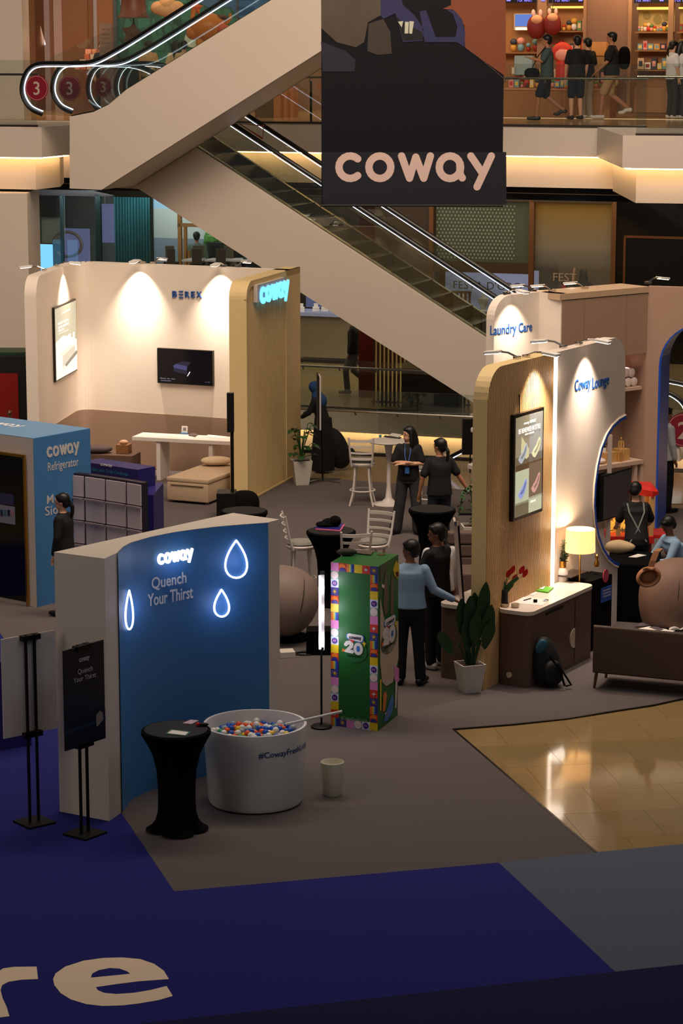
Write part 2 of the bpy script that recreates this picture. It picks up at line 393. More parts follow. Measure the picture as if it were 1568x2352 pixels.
# ---------------------------------------------------------------- escalators
def smooth_path(p, n=4):
    out = []
    for i in range(len(p)-1):
        a, b, c, d = p[max(i-1, 0)], p[i], p[i+1], p[min(i+2, len(p)-1)]
        for k in range(n):
            t = k/n; out.append(tuple(.5*((2*b[j]) + (-a[j]+c[j])*t + (2*a[j]-5*b[j]+4*c[j]-d[j])*t*t + (-a[j]+3*b[j]-3*c[j]+d[j])*t**3) for j in range(2)))
    out.append(tuple(p[-1])); return out
def escalator(name, label, P, truss, deck, rail, steps, width=1.55, ledr=.011):
    """truss, deck and rail are outlines measured on the near face plane, in its own (u, z)"""
    tr = [P.uv(*p) for p in truss]; dk = [P.uv(*p) for p in deck]; rl = [P.uv(*p) for p in rail]
    t = T(name, label, 'escalator', P.P(tr[0][0], tr[0][1]))
    W = -P.n*width
    b = MB(); b.extr([P.P(u, z) for u, z in tr], W*.06); b.extr([P.P(u, z) + W*.94 for u, z in tr], W*.06)
    n = len(tr); b.build('side_cladding', TRUSS, t)
    # underside: the lower run of the truss outline is its second half
    low = tr[len(dk):]; b = MB()
    for i in range(len(low)-1):
        a, c = low[i], low[i+1]; b.poly([P.P(*a), P.P(*c), P.P(*c) + W, P.P(*a) + W])
    b.build('underside', TRUSS, t)
    # balustrades
    for k, off in enumerate((.05, .88)):
        o = W*off; th = -P.n*.015
        for i in range(len(dk)-1):
            pass
        g = MB(); pts = [P.P(u, z) + o for u, z in rl] + [P.P(u, z) + o for u, z in reversed(dk)]
        g.extr(pts, th); bmesh.ops.triangulate(g.bm, faces=[f for f in g.bm.faces if len(f.verts) > 4]); g.build('glass_panel', GLASS, t)
        h = MB(); sm = smooth_path(rl); h.tube([P.P(u, z) + o for u, z in sm], .04, 8); h.build('handrail', M('rubber', (10, 10, 11), .35), t, smooth=True)
        l = MB(); cu = sum(r[0] for r in rl[:8])/8; ins = []
        for i, (u, z) in enumerate(sm):
            a = sm[max(i-1, 0)]; c = sm[min(i+1, len(sm)-1)]; d = Vector((c[0]-a[0], c[1]-a[1])); d.normalize()
            nn = Vector((d.y, -d.x))
            ins.append((u+nn.x*.062*SGN, z+nn.y*.062*SGN))
        for sd in (1,):
            l.tube([P.P(u, z, .0) + o for u, z in ins], ledr, 6)
        l.build('led_strip', LEDW, t)
        d = MB()
        for i in range(len(dk)-1):
            a, c = dk[i], dk[i+1]; d.extr([P.P(*a) + o, P.P(*c) + o, P.P(c[0], c[1]+.03) + o, P.P(a[0], a[1]+.03) + o], W*(.07))
            if k: d.extr([P.P(a[0], a[1]-.22) + o, P.P(c[0], c[1]-.22) + o, P.P(*c) + o, P.P(*a) + o], W*.01)
        d.build('deck', M('deck_metal', (150, 140, 118), .3, metal=1), t)
    # steps
    (u0, z0), (u1, z1) = P.uv(*steps[0]), P.uv(*steps[1]); N = int(abs(u1-u0)/.4)
    for i in range(N):
        u = u0 + (u1-u0)*i/N; z = z0 + (z1-z0)*i/N; b = MB()
        b.extr([P.P(u, z-.42), P.P(u+(u1-u0)/N, z-.42), P.P(u+(u1-u0)/N, z-.2), P.P(u, z-.2)], W*.76)
        bmesh.ops.translate(b.bm, vec=W*.12, verts=b.bm.verts); b.build('step', M('step_metal', (62, 56, 50), .4, metal=.6), t)
    return t
SGN = 1
up_rail = [(92, 263), (66, 250), (50, 228), (45, 204), (50, 178), (62, 158), (82, 147), (120, 145), (180, 145), (215, 139), (255, 119), (310, 86), (446, 0), (560, -72), (640, -122)]
up_deck = [(160, 268), (215, 257), (250, 240), (290, 206), (623, 0), (760, -86)]
escalator('escalator', 'upper escalator climbing to the right past the balcony, with white underside', UP,
          up_deck + [(1000, -60), (734, 119), (233, 436), (160, 433)], up_deck, up_rail, ((290, 206), (730, -66)))
lo_rail = [(236, 262), (214, 245), (201, 224), (197, 200), (202, 176), (214, 156), (234, 147), (300, 149), (355, 170), (440, 225), (530, 284), (1125, 676), (1290, 785), (1400, 857), (1450, 884), (1500, 895), (1540, 905), (1570, 930), (1578, 965), (1568, 1000), (1545, 1020)]
lo_deck = [(240, 268), (335, 270), (395, 302), (450, 340), (1090, 760), (1300, 898), (1420, 972), (1480, 1000), (1560, 1010)]
escalator('escalator', 'lower escalator descending from the gallery behind the laundry booth wall', LP,
          lo_deck + [(1560, 1060), (1300, 1062), (1110, 940), (318, 434), (240, 430)], lo_deck, lo_rail, ((395, 302), (1420, 972)), ledr=.0055)
# red number discs on the newel glass
def disc_sign(name, label, P, px, py, r, ch, off):
    u, z = P.uv(px, py); c = P.P(u, z, off); t = T(name, label, 'sign', c)
    b = MB(); b.extr([P.P(u + r*cos(k*pi/16), z + r*sin(k*pi/16), off) for k in range(32)], P.n*.004); b.build('disc', M('sign_red', (120, 18, 38), .5), t)
    b = MB()
    b.rings([[P.P(u+rr*cos(k*pi/16), z+rr*sin(k*pi/16), off+o2) for k in range(32)] for rr, o2 in ((r*.93, .004), (r*.93, .007), (r*.90, .007), (r*.90, .004))], cap=False, closed=True)
    b.build('ring', M('sign_pink', (200, 140, 130), .5), t)
    b = text_mb(ch, r*1.45, frame(P.P(u, z - r*.52, off+.006), P.d), .004, r*.03, 'CENTER'); b.build('number', M('sign_ivory', (180, 160, 144), .5), t)
disc_sign('level_sign', 'red disc with a pale 3 on the leftmost escalator end glass', UP, 85, 202, .24, '3', .01)
disc_sign('level_sign', 'red disc with a pale 3 on the second escalator end glass', nudge(UP, -1.0), 160, 202, .24, '3', .0)
disc_sign('level_sign', 'dim red disc with a 3 on the third escalator end glass, hardly legible', nudge(LP, -1.2), 237, 199, .2, '3', -.0)
disc_sign('level_sign', 'red disc with a pale 2 beside the blue arch at the right', LP, 1570, 987, .31, '2', .05)
# warning triangle on the escalator glass
PT = nudge(LP, -.9)
b = MB()
tri = [(550, 284), (606, 289), (604, 318)]
b.tube([PT.px(*p, .02) for p in tri], .02, 4, closed=True); o = b.build('warning_triangle', M('sign_red2', (150, 20, 16), .5))
tag(o, 'red outlined triangle guard on the lower escalator near its top', 'sign')

# ---------------------------------------------------------------- lower arcade shop fronts
def quad(P, x0, y0, x1, y1, off=0.0, x2=None):
    """rectangle on plane P spanning pixel columns x0..x1, rows y0..y1 (measured at its left edge)"""
    u0, z0 = P.uv(x0, y0); u1 = P.uv(x1, y0)[0]; z1 = P.uv(x0, y1)[1]
    return u0, u1, z1, z0
def slabq(b, P, q, off, th, mi=None):
    u0, u1, z0, z1 = q
    if mi is not None: b.mi = mi
    b.extr([P.P(u0, z0, off), P.P(u1, z0, off), P.P(u1, z1, off), P.P(u0, z1, off)], P.n*th); return b
b = MB(); slabq(b, SF, (0, 25, 0, 4.4), -4.2, -.2); wl = struct(b, 'wall_arcade', M('arcade_wall', (120, 104, 88), .6))
STONE = M('gloss_stone', (128, 118, 100), .08, noise=.05, nscale=.6)
DARKW = M('dark_shop_wall', (66, 50, 44), .45)
shop = T('jewellery_shop', 'jewellery shop front with lit display window and lettering behind the escalator', 'shop front', SF.P(9, 0))
def sq(px0, py0, px1, py1, name, mat, off=0.0, th=.1, parent=shop, label=None):
    b = MB(); slabq(b, SF, quad(SF, px0, py0, px1, py1), off, th); return b.build(name, mat, parent, label=label)
# left-centre: glossy counter wall with lit vitrine
sq(664, 722, 860, 818, 'stone_base', STONE, -.6, .6)
sq(664, 715, 860, 723, 'counter_top', M('light_slab', (170, 175, 200), .2, emis=.25), -.7, .8)
sq(664, 600, 860, 716, 'vitrine_back', M('vitrine_blue', (112, 122, 168), .5, emis=.35), -1.2, .1)
sq(740, 452, 992, 640, 'dark_panel', DARKW, -.2, .2)
sq(560, 452, 742, 600, 'lit_panel', M('warm_panel', (120, 104, 82), .5), -.6, .2)
sq(860, 640, 992, 830, 'lower_panel', DARKW, -.3, .1)
for x0, x1, n in ((988, 998, 'frame'), (1218, 1229, 'frame'), (1407, 1418, 'frame')): sq(x0, 455, x1, 820, n, M('bronze', (140, 96, 66), .35, metal=.7), 0, .1)
sq(990, 598, 1226, 622, 'transom', M('bronze_dark', (70, 52, 40), .4), 0, .08)
sq(990, 450, 1410, 458, 'lintel', M('bronze_dark', ()), 0, .1)
sq(1000, 456, 1218, 598, 'patterned_glass', M('pattern_panel', (86, 92, 78), .25, noise=.1, nscale=3), -.06, .03)
b = MB(); u0, u1, z0, z1 = quad(SF, 1004, 462, 1185, 590)
nx, nz = 22, 16
for i in range(nx):
    for j in range(nz):
        u = u0+(u1-u0)*(i+.5*(j % 2))/nx; z = z0+(z1-z0)*j/nz; r = .022
        b.extr([SF.P(u-r, z, -.02), SF.P(u, z-r*1.3, -.02), SF.P(u+r, z, -.02), SF.P(u, z+r*1.3, -.02)], SF.n*.004)
b.build('dot_pattern', M('dots', (150, 160, 150), .4), shop, kind='stuff')
sq(1000, 622, 1216, 722, 'display_back', M('display_blue', (148, 150, 178), .5, emis=.55), -.8, .05)
sq(1000, 722, 1216, 830, 'display_base', DARKW, -.1, .1)
u, z = SF.uv(1040, 662)
tx = text_mb('FESTA D\'ORO', .25, frame(SF.P(u, z, .02), SF.d), .01, .0, wide=1.02, spacing=1.05); tx.build('lettering', M('letter_grey', (70, 66, 72), .5), shop)
for i, (x, y) in enumerate(((1050, 700), (1098, 706), (1170, 712))):
    u, z = SF.uv(x, y+14); c = SF.P(u, z, -.4); b = MB()
    b.lathe([(.10, 0), (.10, .02), (.05, .05), (.11, .22), (.13, .30), (.05, .34), (.035, .42), (.0, .43)], c, 14, sy=.6); o = b.build('necklace_bust', M('bust_white', (225, 225, 232), .5), smooth=True)
    tag(o, ['white necklace bust at the left of the jewellery display window', 'white necklace bust in the middle of the jewellery display window', 'white necklace bust at the right of the jewellery display window'][i], 'display bust')
for i, (x, y) in enumerate(((688, 716), (722, 716), (742, 716))):
    u, z = SF.uv(x, y); c = SF.P(u, z, -.1); b = MB(); b.box(c + Vector((0, 0, .05)), (.16, .12, .1)); b.box(c + Vector((0, 0, .14)), (.1, .08, .08)); o = b.build('jewellery_stand', M('bust_white', ()))
    tag(o, ('leftmost', 'middle', 'rightmost')[i] + ' small pale jewellery stand on the lit glossy counter', 'display stand', 'jewellery stands on the glossy counter')
u, z = SF.uv(672, 500); tx = text_mb('CO', .30, frame(SF.P(u, z, .1), SF.d), .02, .01, wide=1.1); tx.build('blue_lettering', emit('sign_deep_blue', (20, 90, 240), 1.6), shop)
# frosted shop opening with the pink mat and an extinguisher
sq(1229, 458, 1408, 830, 'frosted_wall', M('frost_wall', (118, 102, 74), .5), -2.2, .05)
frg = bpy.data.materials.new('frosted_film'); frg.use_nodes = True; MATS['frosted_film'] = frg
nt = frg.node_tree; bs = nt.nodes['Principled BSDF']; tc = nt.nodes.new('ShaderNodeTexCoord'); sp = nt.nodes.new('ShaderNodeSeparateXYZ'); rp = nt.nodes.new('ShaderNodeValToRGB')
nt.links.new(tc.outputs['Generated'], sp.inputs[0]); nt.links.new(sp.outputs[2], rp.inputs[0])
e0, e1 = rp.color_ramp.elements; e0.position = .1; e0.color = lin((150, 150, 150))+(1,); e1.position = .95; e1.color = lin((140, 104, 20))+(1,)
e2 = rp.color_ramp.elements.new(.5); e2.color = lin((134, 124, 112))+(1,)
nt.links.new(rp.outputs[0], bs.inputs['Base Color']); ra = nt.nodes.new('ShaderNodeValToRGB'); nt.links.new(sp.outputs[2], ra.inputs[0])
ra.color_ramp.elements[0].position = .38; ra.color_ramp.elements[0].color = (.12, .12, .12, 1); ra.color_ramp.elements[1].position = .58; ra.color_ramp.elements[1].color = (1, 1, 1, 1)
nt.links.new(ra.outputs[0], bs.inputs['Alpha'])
sq(1229, 458, 1408, 715, 'frosted_glass', frg, -.05, .012)
tx = text_mb('FEST', .26, frame(SF.P(*SF.uv(1268, 645), .0), SF.d), .006, -.004, wide=1.05); tx.build('window_lettering', M('letter_sand', (170, 140, 120), .5), shop)
b = MB(); a = SF.px(1252, 700, -.1); b.box((a.x+.35, a.y+1.0, .02), (1.1, 1.8, .03)); pm = b.build('door_mat', M('pink_mat', (190, 40, 96), .7)); tag(pm, 'bright pink mat on the jewellery shop floor', 'mat')
p = SF.px(1258, 640, -1.4)
t = T('fire_extinguisher', 'red fire extinguisher standing inside the frosted shop glass', 'extinguisher', (p.x, p.y, 1.2))
b = MB(); b.lathe([(.09, 1.2), (.10, 1.24), (.10, 1.75), (.05, 1.86), (.03, 1.9)], (p.x, p.y, 0), 14); b.build('cylinder', M('ext_red', (180, 16, 20), .3), t, smooth=True)
b = MB(); b.box((p.x, p.y, 1.93), (.1, .03, .06)); b.tube([(p.x+.03, p.y, 1.9), (p.x+.12, p.y-.02, 1.8), (p.x+.13, p.y-.02, 1.5)], .012, 6); b.build('hose', BLACK, t)
b = MB(); b.box((p.x, p.y, 1.15), (.6, .5, .1)); o = b.build('shop_plinth', M('pale_plinth', (140, 130, 122), .5)); tag(o, 'pale plinth under the fire extinguisher in the frosted shop', 'plinth')
# black marble bay
sq(1418, 436, 1700, 830, 'marble_bay', M('black_marble', (20, 16, 16), .07), -.05, .1)
b = MB(); u0, u1, z0, z1 = quad(SF, 1434, 540, 1700, 690)
for q in ((u0, u1, z1-.05, z1), (u0, u0+.05, z0, z1)): slabq(b, SF, q, .05, .04)
b.build('niche_frame', M('rose_gold', (150, 96, 66), .3, metal=.8), shop)
b = MB(); slabq(b, SF, (u0+.05, u1, z0, z1-.05), .05, .02); b.build('niche_panel', M('panel_black', (9, 8, 8), .3), shop)
# red column and slatted timber screen on the arcade floor
b = MB(); p = G(842, 915); b.box((p.x, p.y+.3, 2.1), (.34, .34, 4.2)); struct(b, 'column_red', M('dark_red', (110, 30, 20), .35))
SC = Plane(G(858, 929), G(1075, 937))
t = T('timber_screen', 'dark slatted timber screen beyond the glass, below the escalator', 'screen', SC.P(0, 0))
n = 24; L = SC.uv(1075, 930)[0]
for i in range(n):
    b = MB(); u = L*i/(n-1); b.extr([SC.P(u-.022, 0), SC.P(u+.022, 0), SC.P(u+.022, 2.4), SC.P(u-.022, 2.4)], -SC.n*.05); b.build('slat', M('screen_wood', (84, 50, 30), .5), t)
for z in (.06, .75, 1.5, 2.38):
    b = MB(); b.extr([SC.P(-.05, z-.02), SC.P(L+.05, z-.02), SC.P(L+.05, z+.02), SC.P(-.05, z+.02)], SC.n*.02); b.build('crossbar', M('screen_wood', ()), t)
b = MB(); u0 = SC.uv(938, 900)[0]; b.extr([SC.P(u0, .0, .6), SC.P(u0+1.2, .0, .6), SC.P(u0+1.2, .95, .6), SC.P(u0, .95, .6)], -SC.n*.45); o = b.build('dark_cabinet', M('cab_wood', (48, 30, 22), .5)); tag(o, 'dark timber cabinet in front of the slatted screen', 'cabinet')
b = MB(); slabq(b, nudge(SF, .8), (SF.uv(852,900)[0], SF.uv(1100,900)[0], .0, 1.0), -.75, .1); o = struct(b, 'wall_screen_back', M('olive_wall', (130, 112, 70), .5))
# ceiling downlights seen behind the escalator glass
for i, (px, py) in enumerate(((655, 462), (738, 460), (870, 512), (955, 512))):
    c = SF.px(px, py-14, .45); c.z = min(c.z, 4.35); spot('arcade_spot', (c.x, c.y, c.z), (c.x, c.y+.5, c.z-1.6), 90, (1, .86, .7), 55, .5)
# left bay: daylight glazing with teal curtain, cafe, blue light box
SL = Plane((-12, 59.6), (4, 54.0))
def gz(px0, py0, px1, py1, name, mat, P=SL, off=0.0, th=.08, parent=None):
    b = MB(); slabq(b, P, quad(P, px0, py0, px1, py1), off, th)
    o = b.build(name, mat, parent); return o
w = gz(58, 434, 575, 447, 'window_1', M('black_frame', (18, 16, 16), .4)); w['kind'] = 'structure'
for x in (60, 140, 221, 346, 560): gz(x, 446, x+(6 if x != 221 else 12), 700, 'mullion', M('teal_frame', (30, 48, 48), .3), parent=w, off=.0)
for a_x, b_x in ((66, 140), (146, 221), (233, 346), (352, 560)): gz(a_x, 447, b_x, 700, 'pane', CLEAR, parent=w, off=-.04, th=.01)
SLB = nudge(SL, -1.0); cu = T('curtain', 'teal pleated curtain hanging inside the lower glazing', 'curtain', SLB.P(SLB.uv(270, 600)[0], 1.2))
b = MB(); u0, u1, z0, z1 = quad(SLB, 262, 448, 344, 720); n = 60
top = [SLB.P(u0+(u1-u0)*i/n, z1, .05*sin(i*1.3)) for i in range(n+1)]; bot = [Vector((p.x, p.y, z0)) for p in top]
for i in range(n): b.poly([bot[i], bot[i+1], top[i+1], top[i]])
b.build('fabric', M('teal_fabric', (36, 104, 108), .8), cu, smooth=True)
b = MB(); b.tube([SLB.P(u0-.05, z1+.02), SLB.P(u1+.05, z1+.02)], .02, 6); b.build('rod', STEEL, cu)
bx = gz(66, 560, 121, 720, 'blue_light_box', emit('screen_sky', (120, 200, 255), 1.1), nudge(SL, .6)); tag(bx, 'glowing pale blue light box beside the beige column', 'light box')
SLC = nudge(SL, -2.2)
f2 = gz(148, 524, 206, 720, 'framed_poster', M('lilac_panel', (128, 132, 182), .5, emis=.35), SLC); tag(f2, 'lilac poster with a ring shape inside the lower glazing', 'poster')
b = MB(); c = SLC.uv(160, 560); b.tube([SLC.P(c[0]+.38*cos(k*pi/16), c[1]+.3*sin(k*pi/16), .12) for k in range(-12, 16)], .04, 6); b.build('ring_shape', M('ring_grey', (120, 110, 100), .4), f2)
b = None
f3 = gz(232, 468, 268, 556, 'framed_poster', M('lilac_panel', ()), SLC); tag(f3, 'upright lilac display panel next to the teal curtain', 'poster')
o = gz(66, 448, 133, 497, 'dark_bulkhead', M('bulkhead', (46, 34, 30), .6), SLC); tag(o, 'dark brown bulkhead inside the lower glazing', 'bulkhead')
o = gz(86, 500, 133, 560, 'pale_screen', M('pale_olive', (150, 152, 130), .6), SLC, -.3); tag(o, 'pale screen wall inside the lower glazing', 'screen')
o = gz(150, 448, 222, 524, 'grey_shelf_wall', M('grey_shelf', (84, 84, 76), .5), SLC, -.5); tag(o, 'grey shelving wall behind the lilac poster', 'shelving')
o = gz(20, 446, 575, 720, 'interior_wall', M('interior_green_grey', (96, 104, 96), .6), nudge(SL, -3.6)); o['kind'] = 'structure'; o.name = 'wall_behind_glazing'
# outdoor terrace seen through the right pane
SO = nudge(SL, -3.4)
o = gz(352, 478, 600, 545, 'concrete_wall', M('concrete', (176, 182, 170), .8, noise=.1, nscale=1), SO); tag(o, 'pale concrete wall outside the lower glazing', 'garden wall')
o = gz(352, 545, 600, 720, 'terrace_paving', M('wet_paving', (120, 134, 140), .5), SO); tag(o, 'grey wet terrace seen through the lower glazing', 'terrace')
o = gz(352, 440, 600, 478, 'far_hill', M('misty', (150, 186, 204), .8), SO); tag(o, 'misty blue view above the pale garden wall', 'backdrop')
b = MB(); random.seed(3)
c = nudge(SL, -2.7)
for i in range(60): b.ball(c.px(480 + random.random()*90, 545+random.random()*14) + Vector((0, random.random()*.3, 0)), .16, n=6, m=4)
o = b.build('hedge', M('hedge_green', (70, 120, 40), .9, noise=.4, nscale=12)); tag(o, 'clipped green hedge outside the cafe glazing', 'hedge')
c = nudge(SL, -.9)
o = gz(478, 556, 600, 700, 'planter_wall', M('planter_dark', (36, 40, 38), .7), nudge(SL, -2.3)); tag(o, 'dark planter wall below the hedge', 'planter')
fr = T('timber_portal', 'brown timber portal frame in the cafe behind the cream booth wall', 'door frame', c.px(412, 600))
for q in ((410, 480, 418, 720), (424, 518, 430, 720), (434, 575, 438, 720)):
    b = MB(); slabq(b, c, quad(c, *q), 0, .08); b.build('post', WOOD, fr)
b = MB(); slabq(b, c, quad(c, 410, 512, 470, 520), 0, .08); b.build('beam', WOOD, fr)
area('terrace_daylight', tuple(nudge(SL, -2.6).px(440, 420) + Vector((0, 0, .0))), tuple(SO.px(440, 560)), 3.5, 1.2, 60, (.85, .95, 1))
GRYC = M('cafe_chair_grey', (104, 98, 84), .8); c1 = nudge(SL, .2)
for i, (x, w_, dk_) in enumerate(((390, 20, 0), (455, 24, 0), (525, 22, 0), (393, 18, 1), (452, 22, 1), (507, 22, 1))):
    P_ = nudge(SL, -.4 if not dk_ else .5); u, z = P_.uv(x, 606); o_ = P_.P(u, z)
    t = T('cafe_chair', ['pale grey cafe chair by the brown timber frame', 'pale grey cafe chair in the middle of the cafe row', 'pale grey cafe chair near the escalator side', 'dark cafe chair back by the brown timber frame', 'dark cafe chair back in the middle of the cafe row', 'dark cafe chair back near the escalator side'][i], 'chair', o_)
    h_ = .42 if not dk_ else .34
    b = MB(); b.rbox(o_ + Vector((0, 0, h_/2)), (w_/93, .07, h_), .03, P_.rz); b.build('backrest', GRYC if not dk_ else M('cafe_chair_dark', (44, 40, 34), .8), t)
    b = MB(); b.rbox(o_ + Vector((0, .22, -.02)), (w_/93, .42, .07), .03, P_.rz); b.build('seat', GRYC if not dk_ else M('cafe_chair_dark', ()), t)
    for sx in (-1, 1):
        b = MB(); b.tube([o_ + Vector((sx*w_/210, .05, -.03)), o_ + Vector((sx*w_/210, .02, -.45))], .015, 6); b.build('leg', BLACK, t)
for i, (x, w_) in enumerate(((379, 20), (445, 26), (500, 30), (556, 34))):
    P_ = nudge(SL, .05); u, z = P_.uv(x, 597); o_ = P_.P(u, z); t = T('cafe_table', ['white cafe table top left of the timber frame', 'white cafe table top right of the timber frame', 'white cafe table top between dark chairs', 'white cafe table top nearest the escalator'][i], 'table', o_)
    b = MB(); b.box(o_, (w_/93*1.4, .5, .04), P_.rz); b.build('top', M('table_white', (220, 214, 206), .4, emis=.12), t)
    b = MB(); b.tube([o_, o_ - Vector((0, 0, .7))], .03, 8); b.build('leg', BLACK, t)
# ================================================================ fitting helpers
def fit_text(body, P, xl, yb, xr, yt, off, depth, mat, bold=0.0, cap=.73, name='lettering', parent=None, spacing=1.0, kind=None):
    u0, z0 = P.uv(xl, yb); u1 = P.uv(xr, yb)[0]; zt = P.uv(xl, yt)[1]; size = (zt - z0)/cap
    t = text_mb(body, size, Matrix.Identity(4), .001, bold, spacing=spacing); xs = [v.co.x for v in t.bm.verts]; w = max(xs) - min(xs); x0 = min(xs); t.bm.free()
    wide = (u1-u0)/w
    b = text_mb(body, size, frame(P.P(u0, z0, off), P.d) @ Matrix.Translation((-x0*wide, 0, 0)), depth, bold, wide=wide, spacing=spacing)
    return b.build(name, mat, parent, kind=kind)
def fit_mark(P, xl, yb, xr, yt, off, depth, mat, name='lettering', parent=None):
    u0, z0 = P.uv(xl, yb); u1 = P.uv(xr, yb)[0]; zt = P.uv(xl, yt)[1]; h = zt - z0
    slim = (u1-u0)/(5.3*h)
    return wordmark(frame(P.P(u0, z0, off), P.d), h, depth, slim).build(name, mat, parent)
def flat(P, pts, off, mat, name, parent, th=.002):
    """thin printed shape given by pixel outline on plane P"""
    b = MB(); b.extr([P.px(x, y, off) for x, y in pts], P.n*th); return b.build(name, mat, parent)
def rect(P, u0, u1, z0, z1, off, th, mat, name, parent=None, b=None):
    own = b is None; b = b or MB(); b.extr([P.P(u0, z0, off), P.P(u1, z0, off), P.P(u1, z1, off), P.P(u0, z1, off)], P.n*th)
    return b.build(name, mat, parent) if own else b
def rounded(u0, u1, z0, z1, rl=0.0, rr=0.0, n=8):
    out = [(u0, z0)]
    if rl: out += [(u0+rl-rl*cos(pi/2*k/n), z1-rl+rl*sin(pi/2*k/n)) for k in range(n+1)]
    else: out.append((u0, z1))
    if rr: out += [(u1-rr+rr*sin(pi/2*k/n), z1-rr+rr*cos(pi/2*k/n)) for k in range(n+1)]
    else: out.append((u1, z1))
    out.append((u1, z0)); return out
def wall_mb(P, outline, th, off=0.0, b=None):
    b = b or MB(); b.extr([P.P(u, z, off) for u, z in outline], -P.n*th); return b

# ================================================================ CARPETS
def carpet(name, label, pts, z, mat, bump=.15):
    b = MB(); b.prism([(p[0], p[1]) for p in pts], 0.0005, z); o = b.build(name, mat); tag(o, label, 'carpet'); return o
GREYC = M('carpet_grey', (94, 86, 84), .95, noise=.10, nscale=60, spec=.1, bump=.1)
BLUEC = M('carpet_blue', (38, 40, 108), .95, noise=.12, nscale=60, spec=.1, bump=.1)
NAVYC = M('carpet_navy', (32, 32, 66), .95, noise=.12, nscale=60, spec=.1, bump=.1)
SLATC = M('carpet_slate', (88, 94, 108), .95, noise=.12, nscale=60, spec=.1, bump=.1)
g = lambda x, y: G(x, y)
A1, A2, A3 = g(400, 2050), g(1145, 1984), g(1368, 1960)
edge = [g(1040, 1677), g(1180, 1666), g(1300, 1653), g(1420, 1634), g(1500, 1622), g(1568, 1607)]
far_e = [g(1700, 1210), g(1120, 1136), g(1080, 1128), g(940, 1114), g(800, 1104), g(735, 1099)]
d_ = (g(0, 1457) - g(285, 1885)); Lf = g(285, 1885) + d_*1.5
pts = [A1, A2, A3] + edge + [Vector((6.5, 28.6, 0)), Vector((7.2, 38.2, 0))] + [far_e[1], far_e[2], far_e[3], far_e[4], far_e[5], Vector((-7, 43.6, 0)), Vector((-7.5, 36, 0)), Lf]
carpet('event_carpet', 'large grey event carpet under the booths, tables and tub', pts, .012, GREYC)
B1, B2 = g(1412, 2235), g(555, 2329); dn = (B2 - B1).normalized()
Bl = B1 + dn*6
carpet('blue_carpet', 'royal blue carpet with large pale lettering in the foreground', [A1, A2, B1, Bl, Vector((Lf.x-3, Bl.y, 0)), Vector((Lf.x-3, Lf.y, 0)), Lf], .012, BLUEC)
D1 = g(1568, 1943); D2 = g(1568, 2221); sd = (D1 - A2).normalized()
carpet('slate_carpet', 'grey blue carpet patch at the lower right edge', [A2, A3, A2 + sd*4, B1 - dn*3.2, B1], .012, SLATC)
carpet('navy_carpet', 'dark navy carpet strip along the bottom edge', [Bl, B1, B1 - dn*3.2, B1 - dn*3.2 + Vector((0, -4, 0)), Bl + Vector((0, -4, 0))], .012, NAVYC)
b = MB()
for s_, e_ in ((g(1040, 1677), A3), (g(1040, 1677), edge[1]), (edge[1], edge[2]), (edge[2], edge[3]), (edge[3], edge[4]), (edge[4], edge[5]), (edge[5], Vector((6.5, 28.6, 0)))):
    v = (e_-s_).normalized(); nrm = Vector((-v.y, v.x, 0))*.012
    b.extr([s_-nrm, e_-nrm, e_+nrm, s_+nrm], (0, 0, .016))
o = b.build('carpet_edge_strip', M('edge_black', (20, 16, 14), .35)); tag(o, 'black edge strip between grey carpet and marble floor', 'edge strip')
# floor lettering: end of a word, traced on the carpet
def ground_shape(outline, z, mat, name, holes=()):
    cu = bpy.data.curves.new('s', 'CURVE'); cu.dimensions = '2D'; cu.fill_mode = 'BOTH'; cu.extrude = .0008
    for L in [outline] + list(holes):
        sp_ = cu.splines.new('POLY'); P_ = [G(x, y) for x, y in L]; sp_.points.add(len(P_)-1)
        for i, p in enumerate(P_): sp_.points[i].co = (p.x, p.y, 0, 1)
        sp_.use_cyclic_u = True
    o = bpy.data.objects.new('s', cu); COL.objects.link(o); dg = bpy.context.evaluated_depsgraph_get(); me = bpy.data.meshes.new_from_object(o.evaluated_get(dg))
    bpy.data.objects.remove(o); me.transform(Matrix.Translation((0, 0, z))); me.materials.clear(); me.materials.append(mat)
    return bpy.data.objects.new(name, me)
k = 1/1.568
e_out = [(191, 490), (200, 470), (235, 445), (300, 424), (370, 414), (440, 412), (505, 418), (555, 435), (590, 460), (608, 490), (500, 498), (420, 508), (345, 519), (352, 530), (375, 540), (420, 544), (480, 540), (540, 530), (600, 515), (622, 551), (570, 566), (500, 578), (440, 585), (370, 587), (310, 580), (255, 563), (218, 540), (196, 512)]
e_hole = [(327, 485), (332, 470), (355, 458), (395, 450), (430, 452), (458, 462), (469, 471), (400, 478)]
r_out = [(-60, 460), (-10, 466), (10, 452), (50, 446), (132, 445), (137, 490), (80, 492), (30, 500), (8, 512), (2, 530), (10, 560), (24, 590), (34, 624), (-30, 632), (-60, 640)]
to = lambda L: [(x*k, 1940 + y*k) for x, y in L]
LETC = M('floor_letter', (232, 206, 176), .7, noise=.03, nscale=20)
for nm, o_, hs, lb in (('floor_letter', e_out, [to(e_hole)], 'large cream letter e printed on the blue carpet'), ('floor_letter', r_out, [], 'cream letter r cut by the left edge on the blue carpet')):
    o = ground_shape(to(o_), .0135, LETC, nm, hs); COL.objects.link(o); tag(o, lb, 'lettering')

